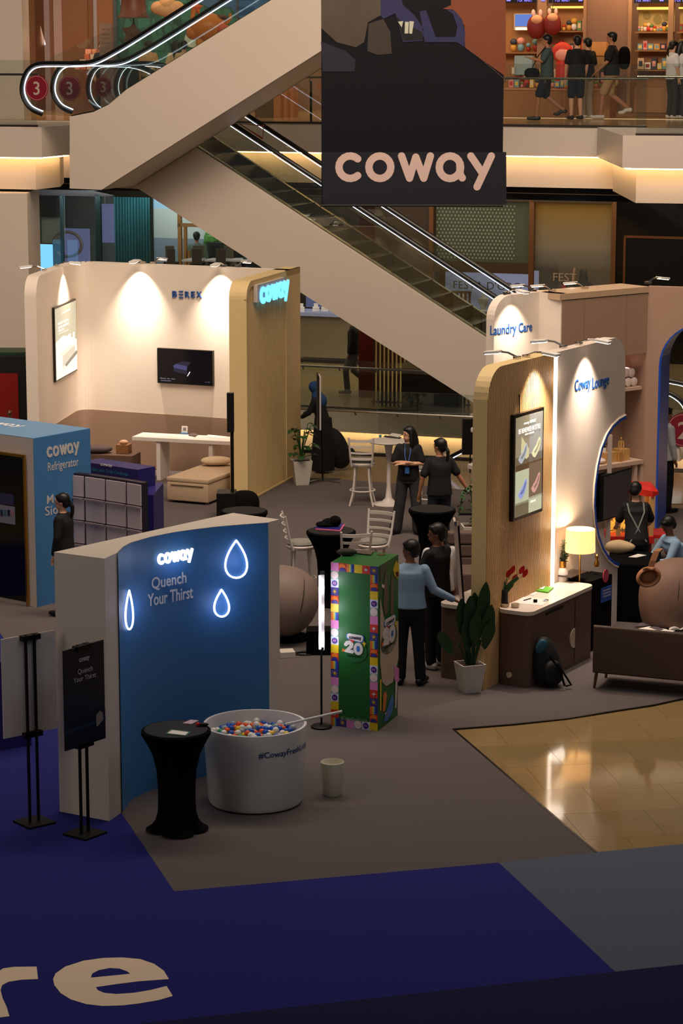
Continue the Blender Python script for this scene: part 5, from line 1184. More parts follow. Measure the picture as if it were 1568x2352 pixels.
# trailing plant behind the slat wall
c = G(1086, 1288); c.z = .012; t = T('trailing_plant', 'trailing green plant in a white planter at the left edge of the oak slat wall', 'potted plant', tuple(c)); pot(t, c, .52, .34, .28, .1)
random.seed(8)
for i in range(9):
    a = random.random()*6.28; b = MB(); hgt = random.uniform(.7, 1.25); pts = [c + V3(0, 0, .5), c + V3(.05*cos(a), .05*sin(a), hgt), c + V3(.16*cos(a), .14*sin(a), hgt-.1), c + V3(.22*cos(a), .2*sin(a), hgt-.45)]
    b.tube(pts, .005, 4)
    for k in range(14):
        s = k/14*3; j = min(2, int(s)); p = pts[j].lerp(pts[j+1], s-j); aa = random.random()*6.28; leaf(b, p, p + V3(.07*cos(aa), .07*sin(aa), -.02), .06, .4, 3)
    b.build('vine', LG, t, smooth=True, kind='stuff')

# ---- walnut counter either side of the slat wall
def counter(label, u0, u1, d0, d1, hnd, knob):
    o_ = WR.P(u0, .012, d1); t = T('reception_counter', label, 'counter', tuple(o_)); rz = WR.rz
    cc = WR.P((u0+u1)/2, 0, (d0+d1)/2); 
    b = MB(); b.rbox((cc.x, cc.y, .445), (u1-u0, abs(d1-d0), .86), .06, rz); b.build('body', BROWN, t, smooth=True)
    b = MB(); b.rbox((cc.x, cc.y, .895), (u1-u0+.04, abs(d1-d0)+.03, .045), .11, rz, 6); b.build('worktop', M('worktop_white', (216, 200, 188), .35), t, smooth=True)
    if hnd:
        u = WR.uv(1311, 1465)[0]; u, z = nudge(WR, d1).uv(1318, 1465)
        b = MB(); b.extr([WR.P(u - .13*sin(pi*k/12), z + .12*cos(pi*k/12), d1) for k in range(13)], WR.n*.012); b.build('handle', M('handle_cream', (206, 184, 160), .4), t)
        b = MB(); b.extr([WR.P(u+.01, .06, d1), WR.P(u+.016, .06, d1), WR.P(u+.016, .84, d1), WR.P(u+.01, .84, d1)], WR.n*.004); b.build('door_gap', BLACK, t)
        b = MB(); ua, za = nudge(WR, d1).uv(1252, 1402); ub = nudge(WR, d1).uv(1292, 1385)[0]; b.extr([WR.P(ua, .80, d1), WR.P(ub, .80, d1), WR.P(ub, .83, d1), WR.P(ua, .83, d1)], WR.n*.004); b.build('drawer_slot', BLACK, t)
    if knob:
        p = WR.P(u0, .14, d1-.26); b = MB(); b.extr([p + WR.n*(.035*cos(k*pi/10)) + V3(0, 0, .035*sin(k*pi/10)) for k in range(20)], -WR.d*.012); b.build('round_cap', M('handle_cream', ()), t)
    return t
counter('walnut counter with pale top and half round handle at the oak slat wall', .31, 2.04, .0245, .44, True, True)
counter('walnut counter left of the oak slat wall with pale top', .22, 1.5, -.70, -.165, False, False)
zc_ = .918
def on(px, py): return G(px, py, zc_)
# eucalyptus vase
p = on(1291, 1334); t = T('eucalyptus_vase', 'white ribbed vase with eucalyptus by the light strip', 'vase', tuple(p))
b = MB(); b.lathe([(0, 0), (.062, 0), (.065, .02), (.065, .13), (.045, .155), (.038, .165)], p, 24, cap=False); b.build('vase', M('vase_white', (214, 204, 196), .4), t, smooth=True)
b = MB(); b.lathe([(.038, .165), (.04, .17), (.042, .25), (.038, .25)], p, 20, cap=False); b.build('neck', GOLD, t, smooth=True)
random.seed(21); b = MB()
for i in range(7):
    a = random.random()*6.28; hh = random.uniform(.42, .62); r = random.uniform(.03, .15); pts = [p + V3(0, 0, .2), p + V3(r*.3*cos(a), r*.3*sin(a), hh*.6), p + V3(r*cos(a), r*sin(a), hh)]
    b.tube(pts, .003, 4)
    for k in range(12):
        s = .5 + k/12*1.5; j = min(1, int(s)); q_p = pts[j].lerp(pts[j+1], min(1, s-j)); aa = random.random()*6.28; leaf(b, q_p, q_p + V3(.055*cos(aa), .055*sin(aa), .015), .05, .1, 3)
b.build('branches', M('eucalyptus', (74, 88, 62), .6, noise=.2), t, kind='stuff')
# water bottle
p = on(1228, 1346); t = T('water_bottle', 'clear plastic bottle with green cap on the counter', 'bottle', tuple(p))
b = MB(); b.lathe([(0, .004), (.035, .004), (.037, .02), (.037, .15), (.034, .17), (.016, .25), (.014, .27)], p, 18, cap=False); b.build('bottle_body', glass('bottle_plastic', (.62, .74, .70), .2, .1), t, smooth=True)
b = MB(); b.lathe([(.0375, .06), (.0378, .061), (.0378, .12), (.0375, .121)], p, 18, cap=False); b.build('label_band', M('bottle_label', (90, 150, 130), .5), t, smooth=True)
b = MB(); b.lathe([(0, .295), (.018, .295), (.018, .265), (0, .265)], p, 14, cap=False); b.build('cap', M('cap_green', (40, 170, 110), .4), t)
def csheet(name, label, cat, corners, dz, th, mat): return sheet(name, label, cat, corners, zc_+dz, th, mat)
csheet('green_booklet', 'bright green booklet on the counter', 'booklet', [(1197, 1354), (1206, 1346), (1271, 1352), (1258, 1363)], .0, .018, M('booklet_green', (96, 176, 40), .5))
csheet('leaflet', 'white leaflet on the green booklet', 'leaflet', [(1202, 1347), (1210, 1341), (1252, 1348), (1246, 1354)], .02, .006, PAPER)
csheet('paper_sheet', 'white paper under the green booklet', 'paper', [(1186, 1362), (1196, 1356), (1234, 1361), (1226, 1368)], .0, .004, PAPER)
csheet('form_sheet', 'white form with a pen on the counter', 'paper', [(1180, 1386), (1200, 1371), (1262, 1377), (1246, 1391)], .0, .003, PAPER)
b = MB(); b.tube([on(1202, 1381) + V3(0, 0, .01), on(1219, 1376) + V3(0, 0, .01)], .005, 6); o = b.build('pen', BLACK); tag(o, 'black pen lying on the white form', 'pen')
b = MB(); p = on(1229, 1384); b.rbox(p + V3(0, 0, .02), (.045, .04, .03), .012); o = b.build('small_box', MATTE, smooth=True); tag(o, 'small dark box at the end of the white form', 'box')
b = MB(); p = on(1253, 1382); b.tube([p + V3(-.03, 0, .012), p + V3(0, .01, .022), p + V3(.03, .03, .012)], .009, 6); o = b.build('bulldog_clip', CHROME); tag(o, 'metal clip at the counter edge', 'clip')
# anthurium
p = on(1156, 1392); t = T('anthurium_vase', 'dark vase with red anthurium flowers on the counter', 'vase', tuple(p))
b = MB(); b.lathe([(0, .0), (.045, 0), (.055, .03), (.05, .15), (.035, .20), (.03, .2)], p, 20, cap=False); b.build('vase', M('vase_dark', (30, 24, 24), .4), t, smooth=True)
fl_ = [(-.06, .33), (.05, .36), (.12, .30), (.20, .40), (.24, .36), (.09, .40)]; b = MB()
for x, z in fl_: b.tube([p + V3(0, 0, .18), p + V3(x*.5, .03, z*.75), p + V3(x, .06, z)], .003, 4)
for x, z, w in ((-.04, .28, .1), (.02, .2, .13), (.10, .24, .1), (-.06, .18, .1), (.17, .30, .08)): leaf(b, p + V3(x*.3, 0, z-.08), p + V3(x, .02, z+.06), w, .1, 5, side=V3(1, .2, 0))
b.build('foliage', LG, t, smooth=True, kind='stuff')
for x, z in fl_:
    b = MB(); leaf(b, p + V3(x-.01, .05, z-.03), p + V3(x+.035, .06, z+.05), .06, -.2, 5, side=V3(1, 0, -.3)); b.build('flower', M('anthurium_red', (196, 26, 26), .35), t, smooth=True)
p = on(1175, 1379); t = T('tumbler', 'dark red tumbler with a white band on the counter', 'tumbler', tuple(p))
b = MB(); b.lathe([(0, 0), (.033, 0), (.036, .02), (.042, .2), (.04, .21), (0, .21)], p, 20, cap=False); b.build('cup_body', M('tumbler_red', (92, 20, 30), .35), t, smooth=True)
b = MB(); b.lathe([(.0405, .12), (.0415, .121), (.043, .15), (.0405, .151)], p, 20, cap=False); b.build('band', PAPER, t)
p = on(1141, 1391); b = MB(); b.box(p + V3(0, 0, .06), (.09, .07, .12), .5); b.tube([p + V3(.02, 0, .12), p + V3(.05, 0, .19)], .004, 4); o = b.build('pen_holder', BLACK); tag(o, 'small black pen holder at the counter end', 'pen holder')
for i, (x, y) in enumerate(((1160, 1394), (1183, 1395))):
    p = on(x, y); t = T('snack_cup', ('left cream paper cup by the dark vase', 'right cream paper cup by the dark vase')[i], 'cup', tuple(p))
    b = MB(); b.lathe([(0, 0), (.04, 0), (.052, .045), (.048, .045), (.036, .008), (0, .008)], p, 20, cap=False); b.build('cup', M('cup_cream', (206, 184, 150), .5), t, smooth=True)
# floor lamp
p = WR.P(2.12, 0, .22); t = T('floor_lamp', 'brass floor lamp with a glowing cream drum shade', 'lamp', (p.x, p.y, .012))
b = MB(); b.lathe([(0, .014), (.13, .014), (.13, .03), (0, .035)], (p.x, p.y, 0), 24, cap=False); b.build('base', GOLD, t, smooth=True)
b = MB(); b.tube([p + V3(0, 0, .03), p + V3(0, 0, 1.5)], .011, 8); b.build('pole', GOLD, t)
shm = M('lamp_shade', (240, 214, 170), .8, emis=.62, ecol=(255, 218, 160)); b = MB(); b.lathe([(.185, 1.29), (.178, 1.57), (.172, 1.57), (.179, 1.29)], (p.x, p.y, 0), 40, cap=False); b.rings([[Vector((p.x, p.y, 0)) + V3(r*cos(k*pi/20), r*sin(k*pi/20), z) for k in range(40)] for r, z in ((.185, 1.29), (.178, 1.57), (.172, 1.57), (.179, 1.29))], cap=False, closed=True); b.build('shade', shm, t, smooth=True)
b = MB(); b.ball(p + V3(0, 0, 1.45), .045, n=14, m=8); b.build('bulb', emit('bulb', (255, 226, 170), 9.0), t, smooth=True); point('bulb_light', p + V3(0, 0, 1.5), 22, (1, .78, .5), .06, t)
# black plinth with blue card and pink disc
a_p = G(1353, 1500); b_p = G(1402, 1480); PPn = Plane(a_p, b_p); t = T('black_plinth', 'black plinth right of the floor lamp', 'plinth', tuple(a_p))
b = MB(); b.prism([(v.x, v.y) for v in (a_p, b_p, b_p - PPn.n*.3, a_p - PPn.n*.3)], .012, .90); b.build('body', MATTE, t)
b = MB(); zz = PPn.uv(1355, 1318)[1]; b.prism([(v.x, v.y) for v in (PPn.P(-.3, 0, -.1), PPn.P(.12, 0, -.1), PPn.P(.12, 0, -.45), PPn.P(-.3, 0, -.45))], .985, 1.0); b.prism([(v.x, v.y) for v in (PPn.P(-.02, 0, -.2), PPn.P(.04, 0, -.2), PPn.P(.04, 0, -.3), PPn.P(-.02, 0, -.3))], .90, .985); b.build('raised_tray', M('tray_dark', (52, 42, 42), .4), t)
u0, u1, z0, z1 = quad(PPn, 1379, 1352, 1403, 1374); t2 = T('blue_price_card', 'blue printed card on the front of the black plinth', 'card', PPn.P(u0, z0, .02)); rect(PPn, u0, u1, z0-.06, z1, .004, .008, M('card_blue', (30, 78, 170), .5), 'board', t2)
for i in range(3): fit_text(('Enjoy exclusive', 'Gift Redemption', 'THANKS')[i], PPn, 1382, 1359+i*7, 1400, 1355+i*7, .013, .001, TXTW, 0, name='print_line', parent=t2)
u, z = PPn.uv(1385, 1322); b = MB(); b.extr([PPn.P(u+.07*cos(k*pi/12), z+.085*sin(k*pi/12), .03) for k in range(24)], PPn.n*.008); o = b.build('pink_disc', M('disc_pink', (186, 60, 90), .4)); tag(o, 'round pink badge standing on the black plinth', 'badge')
b = MB(); p = PPn.P(u+.10, 1.0, -.15); b.lathe([(0, -.0), (.03, 0), (.035, .04), (.015, .09), (.025, .14), (0, .16)], p, 14, cap=False); o = b.build('small_trophy', GOLD, smooth=True); tag(o, 'small brass trinket beside the pink badge', 'trinket')

# ---- backpack
c = G(1258, 1580); c.z = .012; t = T('backpack', 'black backpack with a teal pocket slumped against the counter', 'backpack', tuple(c))
def blob(b, c, sx, sy, sz, n=18, m=12, p=2.6, R=None, fn=None):
    rr = []; R = R or Matrix.Identity(3)
    for j in range(m+1):
        a = pi*j/m; z = -cos(a); r = max(.02, sin(a)); zz = (abs(z)**(2/p))*(1 if z > 0 else -1); rr_ = r**(2/p); ring = []
        for k in range(n):
            t_ = 2*pi*k/n; x, y = cos(t_), sin(t_); x = abs(x)**(2/p)*(1 if x > 0 else -1); y = abs(y)**(2/p)*(1 if y > 0 else -1)
            v = V3(x*rr_*sx, y*rr_*sy, zz*sz)
            if fn: v = fn(v)
            ring.append(Vector(c) + R @ v)
        rr.append(ring)
    b.rings(rr)
RL = Matrix.Rotation(radians(-10), 3, 'Y') @ Matrix.Rotation(.6, 3, 'Z')
b = MB(); blob(b, c + V3(-.02, .05, .30), .17, .12, .29, R=RL, p=2.5, fn=lambda v: V3(v.x*(1-.25*(v.z/.29)), v.y*(1-.3*v.z/.29), v.z)); b.build('main_body', M('pack_black', (13, 13, 15), .7, bump=.3), t, smooth=True)
b = MB(); blob(b, c + V3(.05, -.05, .18), .13, .07, .15, R=RL, p=2.4); b.build('front_pocket', M('pack_black', ()), t, smooth=True)
b = MB(); blob(b, c + V3(-.09, -.06, .50), .06, .03, .09, R=Matrix.Rotation(.5, 3, 'Y'), p=2.2); b.build('teal_pocket', M('pack_teal', (30, 84, 104), .5), t, smooth=True, label='teal pocket')
b = MB(); b.tube([c + V3(.1, -.1, .3), c + V3(.2, -.12, .15), c + V3(.26, -.1, .05), c + V3(.2, -.08, .03)], .012, 6); b.tube([c + V3(.0, -.12, .4), c + V3(.12, -.15, .25), c + V3(.18, -.14, .05)], .014, 6); b.build('strap', MATTE, t, kind='stuff')

# ---- brown bench sofa seen from behind
ba = G(1364, 1437, .76); bb = G(1568, 1455, .76); BS = Plane(ba, bb); t = T('bench_sofa', 'dark brown upholstered bench seen from behind at the right edge', 'sofa', BS.P(0, .012)); LS = 1.75
SOF = M('sofa_brown', (70, 52, 38), .6, noise=.1, nscale=20)
b = MB(); rr = []
for k in range(9):
    a = pi*k/8; rr.append((.03*cos(a), .74 + .03*sin(a)))
prof = [(-.0, .20), (.03, .22), (.03, .74)] + [(p_[0], p_[1]) for p_ in rr[1:]] + [(-.03, .22)]
b.rings([[BS.P(u, z, o_) for o_, z in prof] for u in (.0, LS)]); b.build('backrest', SOF, t, smooth=True)
b = MB(); b.extr([BS.P(0, .24, -.03), BS.P(LS, .24, -.03), BS.P(LS, .42, -.03), BS.P(0, .42, -.03)], -BS.n*.55); b.build('seat', SOF, t, bevel=.02)
for u in (.04, LS-.04):
    for o_ in (-.02, -.52):
        b = MB(); b.tube([BS.P(u, .24, o_), BS.P(u + (-.03 if u < 1 else .03), .012, o_)], [.022, .015], 8); b.build('leg', M('leg_walnut', (84, 52, 34), .5), t)
# coffee table + reading matter
c = G(1530, 1452, .42); t = T('coffee_table', 'low dark coffee table behind the brown bench', 'table', (c.x, c.y, .012)); b = MB(); b.rbox((c.x+.1, c.y, .40), (1.0, .6, .03), .05, -.2); b.build('tabletop', M('table_dark', (48, 38, 36), .35), t)
for sx in (-1, 1):
    for sy in (-1, 1): b = MB(); b.tube([(c.x+.1+sx*.42, c.y+sy*.22, .39), (c.x+.1+sx*.44, c.y+sy*.24, .012)], .016, 6); b.build('leg', BLACK, t)
zt_ = .418
sheet('brochure', 'dark brochure lying left on the coffee table', 'brochure', [(1462, 1440), (1470, 1431), (1505, 1428), (1500, 1437)], zt_, .006, M('brochure_dark', (84, 76, 80), .5))
sheet('brochure', 'pale edged brochure behind the dark one on the coffee table', 'brochure', [(1500, 1433), (1506, 1426), (1528, 1428), (1526, 1436)], zt_+.008, .006, M('brochure_pale', (190, 180, 164), .5))
sheet('magazine', 'magazine with a dark photo on the coffee table', 'magazine', [(1462, 1446), (1490, 1440), (1550, 1450), (1535, 1456)], zt_+.002, .008, PAPER)
sheet('photo_print', 'dark framed picture on the magazine', 'picture', [(1490, 1441), (1505, 1438), (1524, 1446), (1512, 1449)], zt_+.011, .002, M('brochure_dark', ()))
t = T('open_book', 'open white book on the coffee table', 'book', G(1560, 1442, zt_+.01)); c = G(1560, 1442, zt_+.012)
for sx in (-1, 1):
    b = MB(); n = 6; rr = []
    for k in range(n+1):
        s = k/n; rr.append([c + V3(sx*.16*s, -.11+.02*s, .0+.03*sin(pi*min(1, s*1.2))), c + V3(sx*.16*s, .11+.02*s, .0+.03*sin(pi*min(1, s*1.2))), c + V3(sx*.16*s, .11+.02*s, 0), c + V3(sx*.16*s, -.11+.02*s, 0)])
    b.rings(rr); b.build('page', PAPER, t, smooth=False)

# ---- massage chairs (egg shaped)
def egg_chair(label, c, sx, sy, sz, tilt, rz, mat, seamx=0.3):
    t = T('massage_chair', label, 'massage chair', (c.x, c.y, .012)); R = Matrix.Rotation(rz, 3, 'Z') @ Matrix.Rotation(tilt, 3, 'Y')
    b = MB(); blob(b, V3(c.x, c.y, sz*1.02+.06), sx, sy, sz, 28, 20, 2.15, R, fn=lambda v: V3(v.x*(1 + .12*v.z/sz), v.y*(1-.12*v.z/sz), v.z)); b.build('shell', mat, t, smooth=True)
    b = MB(); pts = []
    for k in range(25):
        a = -pi*.45 + pi*1.35*k/24; pts.append(V3(c.x, c.y, sz*1.02+.06) + R @ V3(sx*seamx, -sy*.955*cos(a)**1 if abs(a) < 2 else 0, sz*.955*sin(a)))
    b.tube(pts, .006, 5); b.build('seam', M('seam_dark', (50, 36, 30), .7), t)
    b = MB(); b.lathe([(0, .014), (sx*.75, .014), (sx*.8, .05), (sx*.5, .09), (0, .1)], (c.x, c.y, 0), 28, cap=False, sy=.8); b.build('base', MATTE, t, smooth=True)
    return t
c = G(1556, 1500); egg_chair('tan upholstered massage chair shell with a tan bag hanging on it', c, .50, .52, .56, .12, 0.0, M('chair_tan', (118, 90, 76), .65, noise=.05), -.2)
c = G(652, 1470); egg_chair('taupe massage chair shell behind the curved blue wall', c, .43, .5, .44, .25, .2, M('chair_taupe', (124, 106, 96), .6, noise=.04), .3)
# handbag
hp = VY(1489, 1325, 28.55); t = T('shoulder_bag', 'tan round leather bag hanging on the massage chair', 'bag', tuple(hp)); LEA = M('leather_tan', (166, 112, 76), .5, noise=.06)
RB_ = Matrix.Rotation(radians(-20), 3, 'Y')
b = MB()
for s_, rr_ in ((0, 0),): 
    rings_ = []
    for k in range(24):
        a = 2*pi*k/24; cc = hp + RB_ @ V3(.125*cos(a), 0, .10*sin(a)); rings_.append([cc + RB_ @ (V3(cos(a), 0, sin(a))*.026*cos(2*pi*j/8) + V3(0, 1, 0)*.05*sin(2*pi*j/8)) for j in range(8)])
    b.rings(rings_, closed=True)
b.build('bag_rim', LEA, t, smooth=True)
b = MB(); b.ball(hp + V3(0, .035, 0), .115, 1.0, .35, .82, n=20, m=10, R=RB_); b.build('bag_body', M('leather_inner', (150, 98, 62), .55), t, smooth=True)
b = MB(); sp2 = [hp + V3(.02, -.02, .10), hp + V3(.05, -.01, .20), hp + V3(.09, .03, .30), hp + V3(.14, .10, .32)]
for a_1, a_2 in zip(sp2[:-1], sp2[1:]): b.extr([a_1 + V3(-.035, 0, 0), a_1 + V3(.035, 0, 0), a_2 + V3(.035, 0, 0), a_2 + V3(-.035, 0, 0)], (0, .012, .004))
b.build('strap', LEA, t)
b = MB(); b.tube([hp + V3(-.07, -.03, .10), hp + V3(-.03, -.05, .12), hp + V3(.02, -.05, .10), hp + V3(.07, -.03, .11)], .016, 8); b.build('handle_fold', LEA, t, smooth=True)

# ---- black cloth table with cream bag
ca = G(1425, 1432); t = T('draped_table', 'table under a black cloth seen through the round cut out', 'table', (ca.x, ca.y, .012))
cT = [G(x, y, .78) for x, y in ((1396, 1293), (1400, 1262), (1518, 1268), (1512, 1300))]
b = MB(); b.extr(cT, (0, 0, -.77)); b.build('cloth', CLOTHB, t, bevel=.02)
cb = G(1427, 1268, .79); b = MB(); blob(b, cb + V3(-.02, 0, .07), .20, .10, .075, 20, 12, 2.2, fn=lambda v: V3(v.x, v.y, v.z*(1.25-.5*max(0, v.x)/.2))); o = b.build('cream_bag', M('bag_cream', (196, 168, 128), .7, noise=.05), smooth=True); tag(o, 'soft cream bag lying on the black draped table', 'bag')
sheet('leaflets', 'white leaflets on the black draped table', 'leaflets', [(1443, 1280), (1465, 1273), (1484, 1276), (1462, 1281)], .785, .006, PAPER)
b = MB(); p = G(1428, 1418); b.lathe([(0, 0), (.04, 0), (.04, .2), (.02, .24), (0, .24)], p + V3(0, 0, .012), 14, cap=False); o = b.build('metal_flask', M('flask', (150, 140, 120), .35, metal=.5), smooth=True); tag(o, 'pale flask standing on the floor by the black draped table', 'flask')
b = MB(); p = G(1436, 1422); b.tube([p + V3(.06*cos(k*pi/10), 0, .12+.065*sin(k*pi/10)) for k in range(20)], .007, 6, closed=True); b.box(p + V3(0, 0, .12), (.08, .008, .01), 0, 0, .5); o = b.build('desk_fan_ring', CHROME); tag(o, 'small round metal frame on the floor below the draped table', 'stand')
b = MB(); pa, pb = G(1418, 1420), G(1458, 1426); b.tube([pa + V3(0, 0, .03), pb + V3(0, 0, .03)], .014, 6); o = b.build('cable_duct', M('duct_white', (180, 168, 156), .5)); tag(o, 'white cable strip on the floor at the foot of the lounge wall', 'cable strip')

# ---- TV on a white pole in the lounge
c = G(1394, 1318); t = T('pole_television', 'large dark television on a white pole inside the lounge', 'television', (c.x, c.y, .012)); s_ = sc(c.y)
b = MB(); b.box((c.x, c.y, 1.0), (.06, .05, 1.98)); b.build('pole', M('pole_paint', (190, 172, 160), .4), t); b = MB(); b.box((c.x, c.y, .03), (.6, .45, .03), .6); b.build('foot', M('pole_paint', ()), t)
tv_ang = .95; TVP = Plane((c.x-.06, c.y-.16), (c.x-.06+cos(tv_ang), c.y-.16+sin(tv_ang)))
u0, z0 = TVP.uv(1384, 1197); u1 = TVP.uv(1448, 1163)[0]; z1 = TVP.uv(1387, 1092)[1]
rect(TVP, u0-.02, u1, z0, z1, -.05, .05, BLACK, 'frame', t); rect(TVP, u0, u1-.015, z0+.02, z1-.02, 0.001, .004, M('tv_screen_reflection', (30, 30, 36), .08, emis=.12, ecol=(56, 56, 62)), 'screen', t)  # faint grey emission stands in for the reflection on the dark screen
rect(TVP, u0-.14, u0+.2, z0-.03, z1+.02, -.20, .12, M('bracket_black', (14, 13, 15), .4), 'bracket', t)

# ---- white shelf unit against the back panel
t = T('shelf_unit', 'pale wall shelf unit with cubby seen through the round cut out', 'shelf', LC.P(.3, .4)); SHW = M('shelf_cream', (200, 172, 152), .5)
ua, ub = LC.uv(1365, 1080)[0], LC.L - .02; zt2 = LC.uv(1500, 1052)[1]
b = MB(); b.extr([LC.P(ua, zt2-.06, .02), LC.P(ub, zt2-.06, .02), LC.P(ub, zt2, .02), LC.P(ua, zt2, .02)], -LC.n*.50); b.build('top_board', SHW, t)
for x in (1458, 1484):
    u = LC.uv(x, 1080)[0] if x < 1480 else ub-.03; b = MB(); b.extr([LC.P(u, zt2-.45, .0), LC.P(u+.05, zt2-.45, .0), LC.P(u+.05, zt2-.06, .0), LC.P(u, zt2-.06, .0)], -LC.n*.48); b.build('side_board', SHW, t)
b = MB(); b.extr([LC.P(LC.uv(1450, 1080)[0], zt2-.48, .0), LC.P(ub, zt2-.48, .0), LC.P(ub, zt2-.45, .0), LC.P(LC.uv(1450, 1080)[0], zt2-.45, .0)], -LC.n*.48); b.build('bottom_board', SHW, t)
b = MB(); uu = LC.uv(1452, 1080)[0]; b.extr([LC.P(uu-.1, .012, -.05), LC.P(uu+.02, .012, -.05), LC.P(uu+.02, zt2-.06, -.05), LC.P(uu-.1, zt2-.06, -.05)], -LC.n*.4); b.build('support', SHW, t)
def towel(name, label, p, r, L, d, parent=None, mat=None):
    b = MB(); d = Vector(d).normalized(); s = d.cross(V3(0, 0, 1)); rr = []
    for k, f in ((0, .6), (.04, .95), (.5, 1.0), (.96, .95), (1, .6)): rr.append([p + d*(L*k) + (s*cos(j*pi/7) + V3(0, 0, 1)*sin(j*pi/7))*r*f + V3(0, 0, r) for j in range(14)])
    b.rings(rr); o = b.build(name, mat or M('towel_white', (226, 210, 198), .95, bump=.6, nscale=90), smooth=True); tag(o, label, 'towel', 'rolled white towels'); return o
uc = LC.uv(1474, 1090)[0]
for i in range(7): towel('rolled_towel', 'small rolled white towel piled in the shelf cubby', LC.P(uc-.06+(i % 4)*.085, zt2-.45+(i//4)*.08, -.06), .042, .14, LC.n*-1 + LC.d*random.uniform(-.4, .4))
WBX = M('light_wood', (196, 152, 90), .5, noise=.06)
def pbox(name, label, cat, x0, y0, x1, y1, P, off, dep, mat, z=None):
    u0, u1, z0, z1 = quad(P, x0, y0, x1, y1); hh = z1-z0; z0 = zt2 if z is None else z
    o = rect(P, u0, u1, z0, z0+hh, off, -dep, mat, name); tag(o, label, cat); return (u0, u1, z0, z0+hh)
pbox('wooden_box', 'wide light wooden box holding pump bottles on the shelf', 'box', 1404, 1020, 1428, 1043, LC, -.1, .2, WBX)
pbox('wooden_cup', 'narrow light wooden box between the two larger ones', 'box', 1429, 1021, 1437, 1043, LC, -.06, .08, M('light_wood_b', (176, 132, 74), .5))
qb = pbox('wooden_box', 'square light wooden box under the artist mannequin', 'box', 1438, 1017, 1457, 1043, LC, -.1, .2, WBX)
for i, x in enumerate((1409, 1419)):
    u = LC.uv(x, 1020)[0]; p = LC.P(u, zt2+.15, -.2); t = T('pump_bottle', ('left white pump bottle with black top in the wooden box', 'right white pump bottle with black top in the wooden box')[i], 'bottle', tuple(p))
    b = MB(); b.lathe([(0, 0), (.03, 0), (.03, .07), (.0, .08)], p, 14, cap=False); b.build('bottle_body', PAPER, t, smooth=True); b = MB(); b.lathe([(0, .075), (.02, .075), (.02, .10), (.008, .105), (.008, .13), (0, .13)], p, 12, cap=False); b.box(p + V3(.015, 0, .13), (.05, .015, .012)); b.build('pump', BLACK, t)
u = (qb[0]+qb[1])/2; p = LC.P(u, qb[3], -.2); t = T('artist_mannequin', 'wooden artist mannequin sitting on the square wooden box', 'figurine', tuple(p)); b = MB()
b.ball(p + V3(0, 0, .155), .018, .8, .8, 1.2, n=10, m=6); b.tube([p + V3(0, 0, .0), p + V3(0, 0, .05), p + V3(0, 0, .12)], [.02, .018, .03], 8)
for sx in (-1, 1): b.tube([p + V3(sx*.03, 0, .12), p + V3(sx*.04, -.01, .06), p + V3(sx*.03, -.03, .01)], .009, 6); b.tube([p + V3(sx*.015, -.03, .0), p + V3(sx*.02, -.1, .0), p + V3(sx*.02, -.11, -.08)], .011, 6)
b.build('figure', WBX, t, smooth=True, kind='stuff')
b = MB(); u = LC.uv(1388, 1040)[0]; p = LC.P(u, zt2, -.15); b.ball(p + V3(0, 0, .05), .1, 1.3, .8, .5, n=12, m=6); o = b.build('folded_cloth', M('towel_white', ()), smooth=True); tag(o, 'crumpled white cloth at the left of the pale shelf', 'cloth')
# upper shelf with towels under the cabinet
zs = LC.uv(1460, 890)[1]; ua, ub = LC.uv(1425, 890)[0], LC.uv(1479, 890)[0]
b = MB(); b.extr([LC.P(ua, zs-.05, -.05), LC.P(ub, zs-.05, -.05), LC.P(ub, zs, -.05), LC.P(ua, zs, -.05)], -LC.n*.42); o = b.build('wall_shelf', SHW); tag(o, 'small lit wall shelf below the taupe cabinets', 'shelf')
for i, (x, dz) in enumerate(((1442, 0), (1455, 0), (1468, 0), (1450, .15), (1462, .14))):
    towel('rolled_towel', ('left rolled towel on the lit wall shelf', 'second rolled towel on the lit wall shelf', 'right rolled towel on the lit wall shelf', 'upper left rolled towel on the lit wall shelf', 'upper right rolled towel on the lit wall shelf')[i], LC.P(LC.uv(x, 885)[0], zs+dz, -.1), .072, .25, LC.n*-1)
p = LC.P(LC.uv(1436, 885)[0], zs, -.12); b = MB(); b.lathe([(0, 0), (.035, 0), (.035, .12), (0, .12)], p, 14, cap=False); o = b.build('copper_jar', GOLD, smooth=True); tag(o, 'copper coloured jar at the left of the lit wall shelf', 'jar')

# ---- red popcorn cart
RED = M('cart_red', (196, 34, 26), .35); c = G(1462, 1292); t = T('popcorn_cart', 'red snack cart with canopy, cream posts and a lit glass case', 'cart', (c.x, c.y, .012)); zz = lambda py: 7.4 - (py-95)/sc(c.y, 1.0)
sC = sc(c.y, 1.2); X = lambda px: (px-784)/sC
b = MB(); z_a, z_b = 1.40, 1.50
b.rings([[(X(1420), c.y+.30, 1.00), (X(1494), c.y-.25, 1.00), (X(1508), c.y-.2, 1.04), (X(1508), c.y+.3, 1.04)], [(X(1420), c.y+.30, 1.09), (X(1494), c.y-.25, 1.09), (X(1508), c.y-.2, 1.08), (X(1508), c.y+.3, 1.08)], [(X(1425), c.y+.30, 1.15), (X(1486), c.y-.1, 1.15), (X(1496), c.y-.1, 1.14), (X(1500), c.y+.25, 1.14)]]); b.build('canopy', RED, t)
for x, yy in ((1493, -.2), (1418, -.2), (1493, .3), (1418, .3)):
    b = MB(); b.box((X(x), c.y+yy, .71), (.06, .055, .60)); b.build('post', M('cart_cream', (206, 160, 96), .45), t)
b = MB(); b.box(((X(1395)+X(1500))/2, c.y+.05, .38), (X(1500)-X(1395), .6, .11)); b.build('tray', RED, t, bevel=.01)
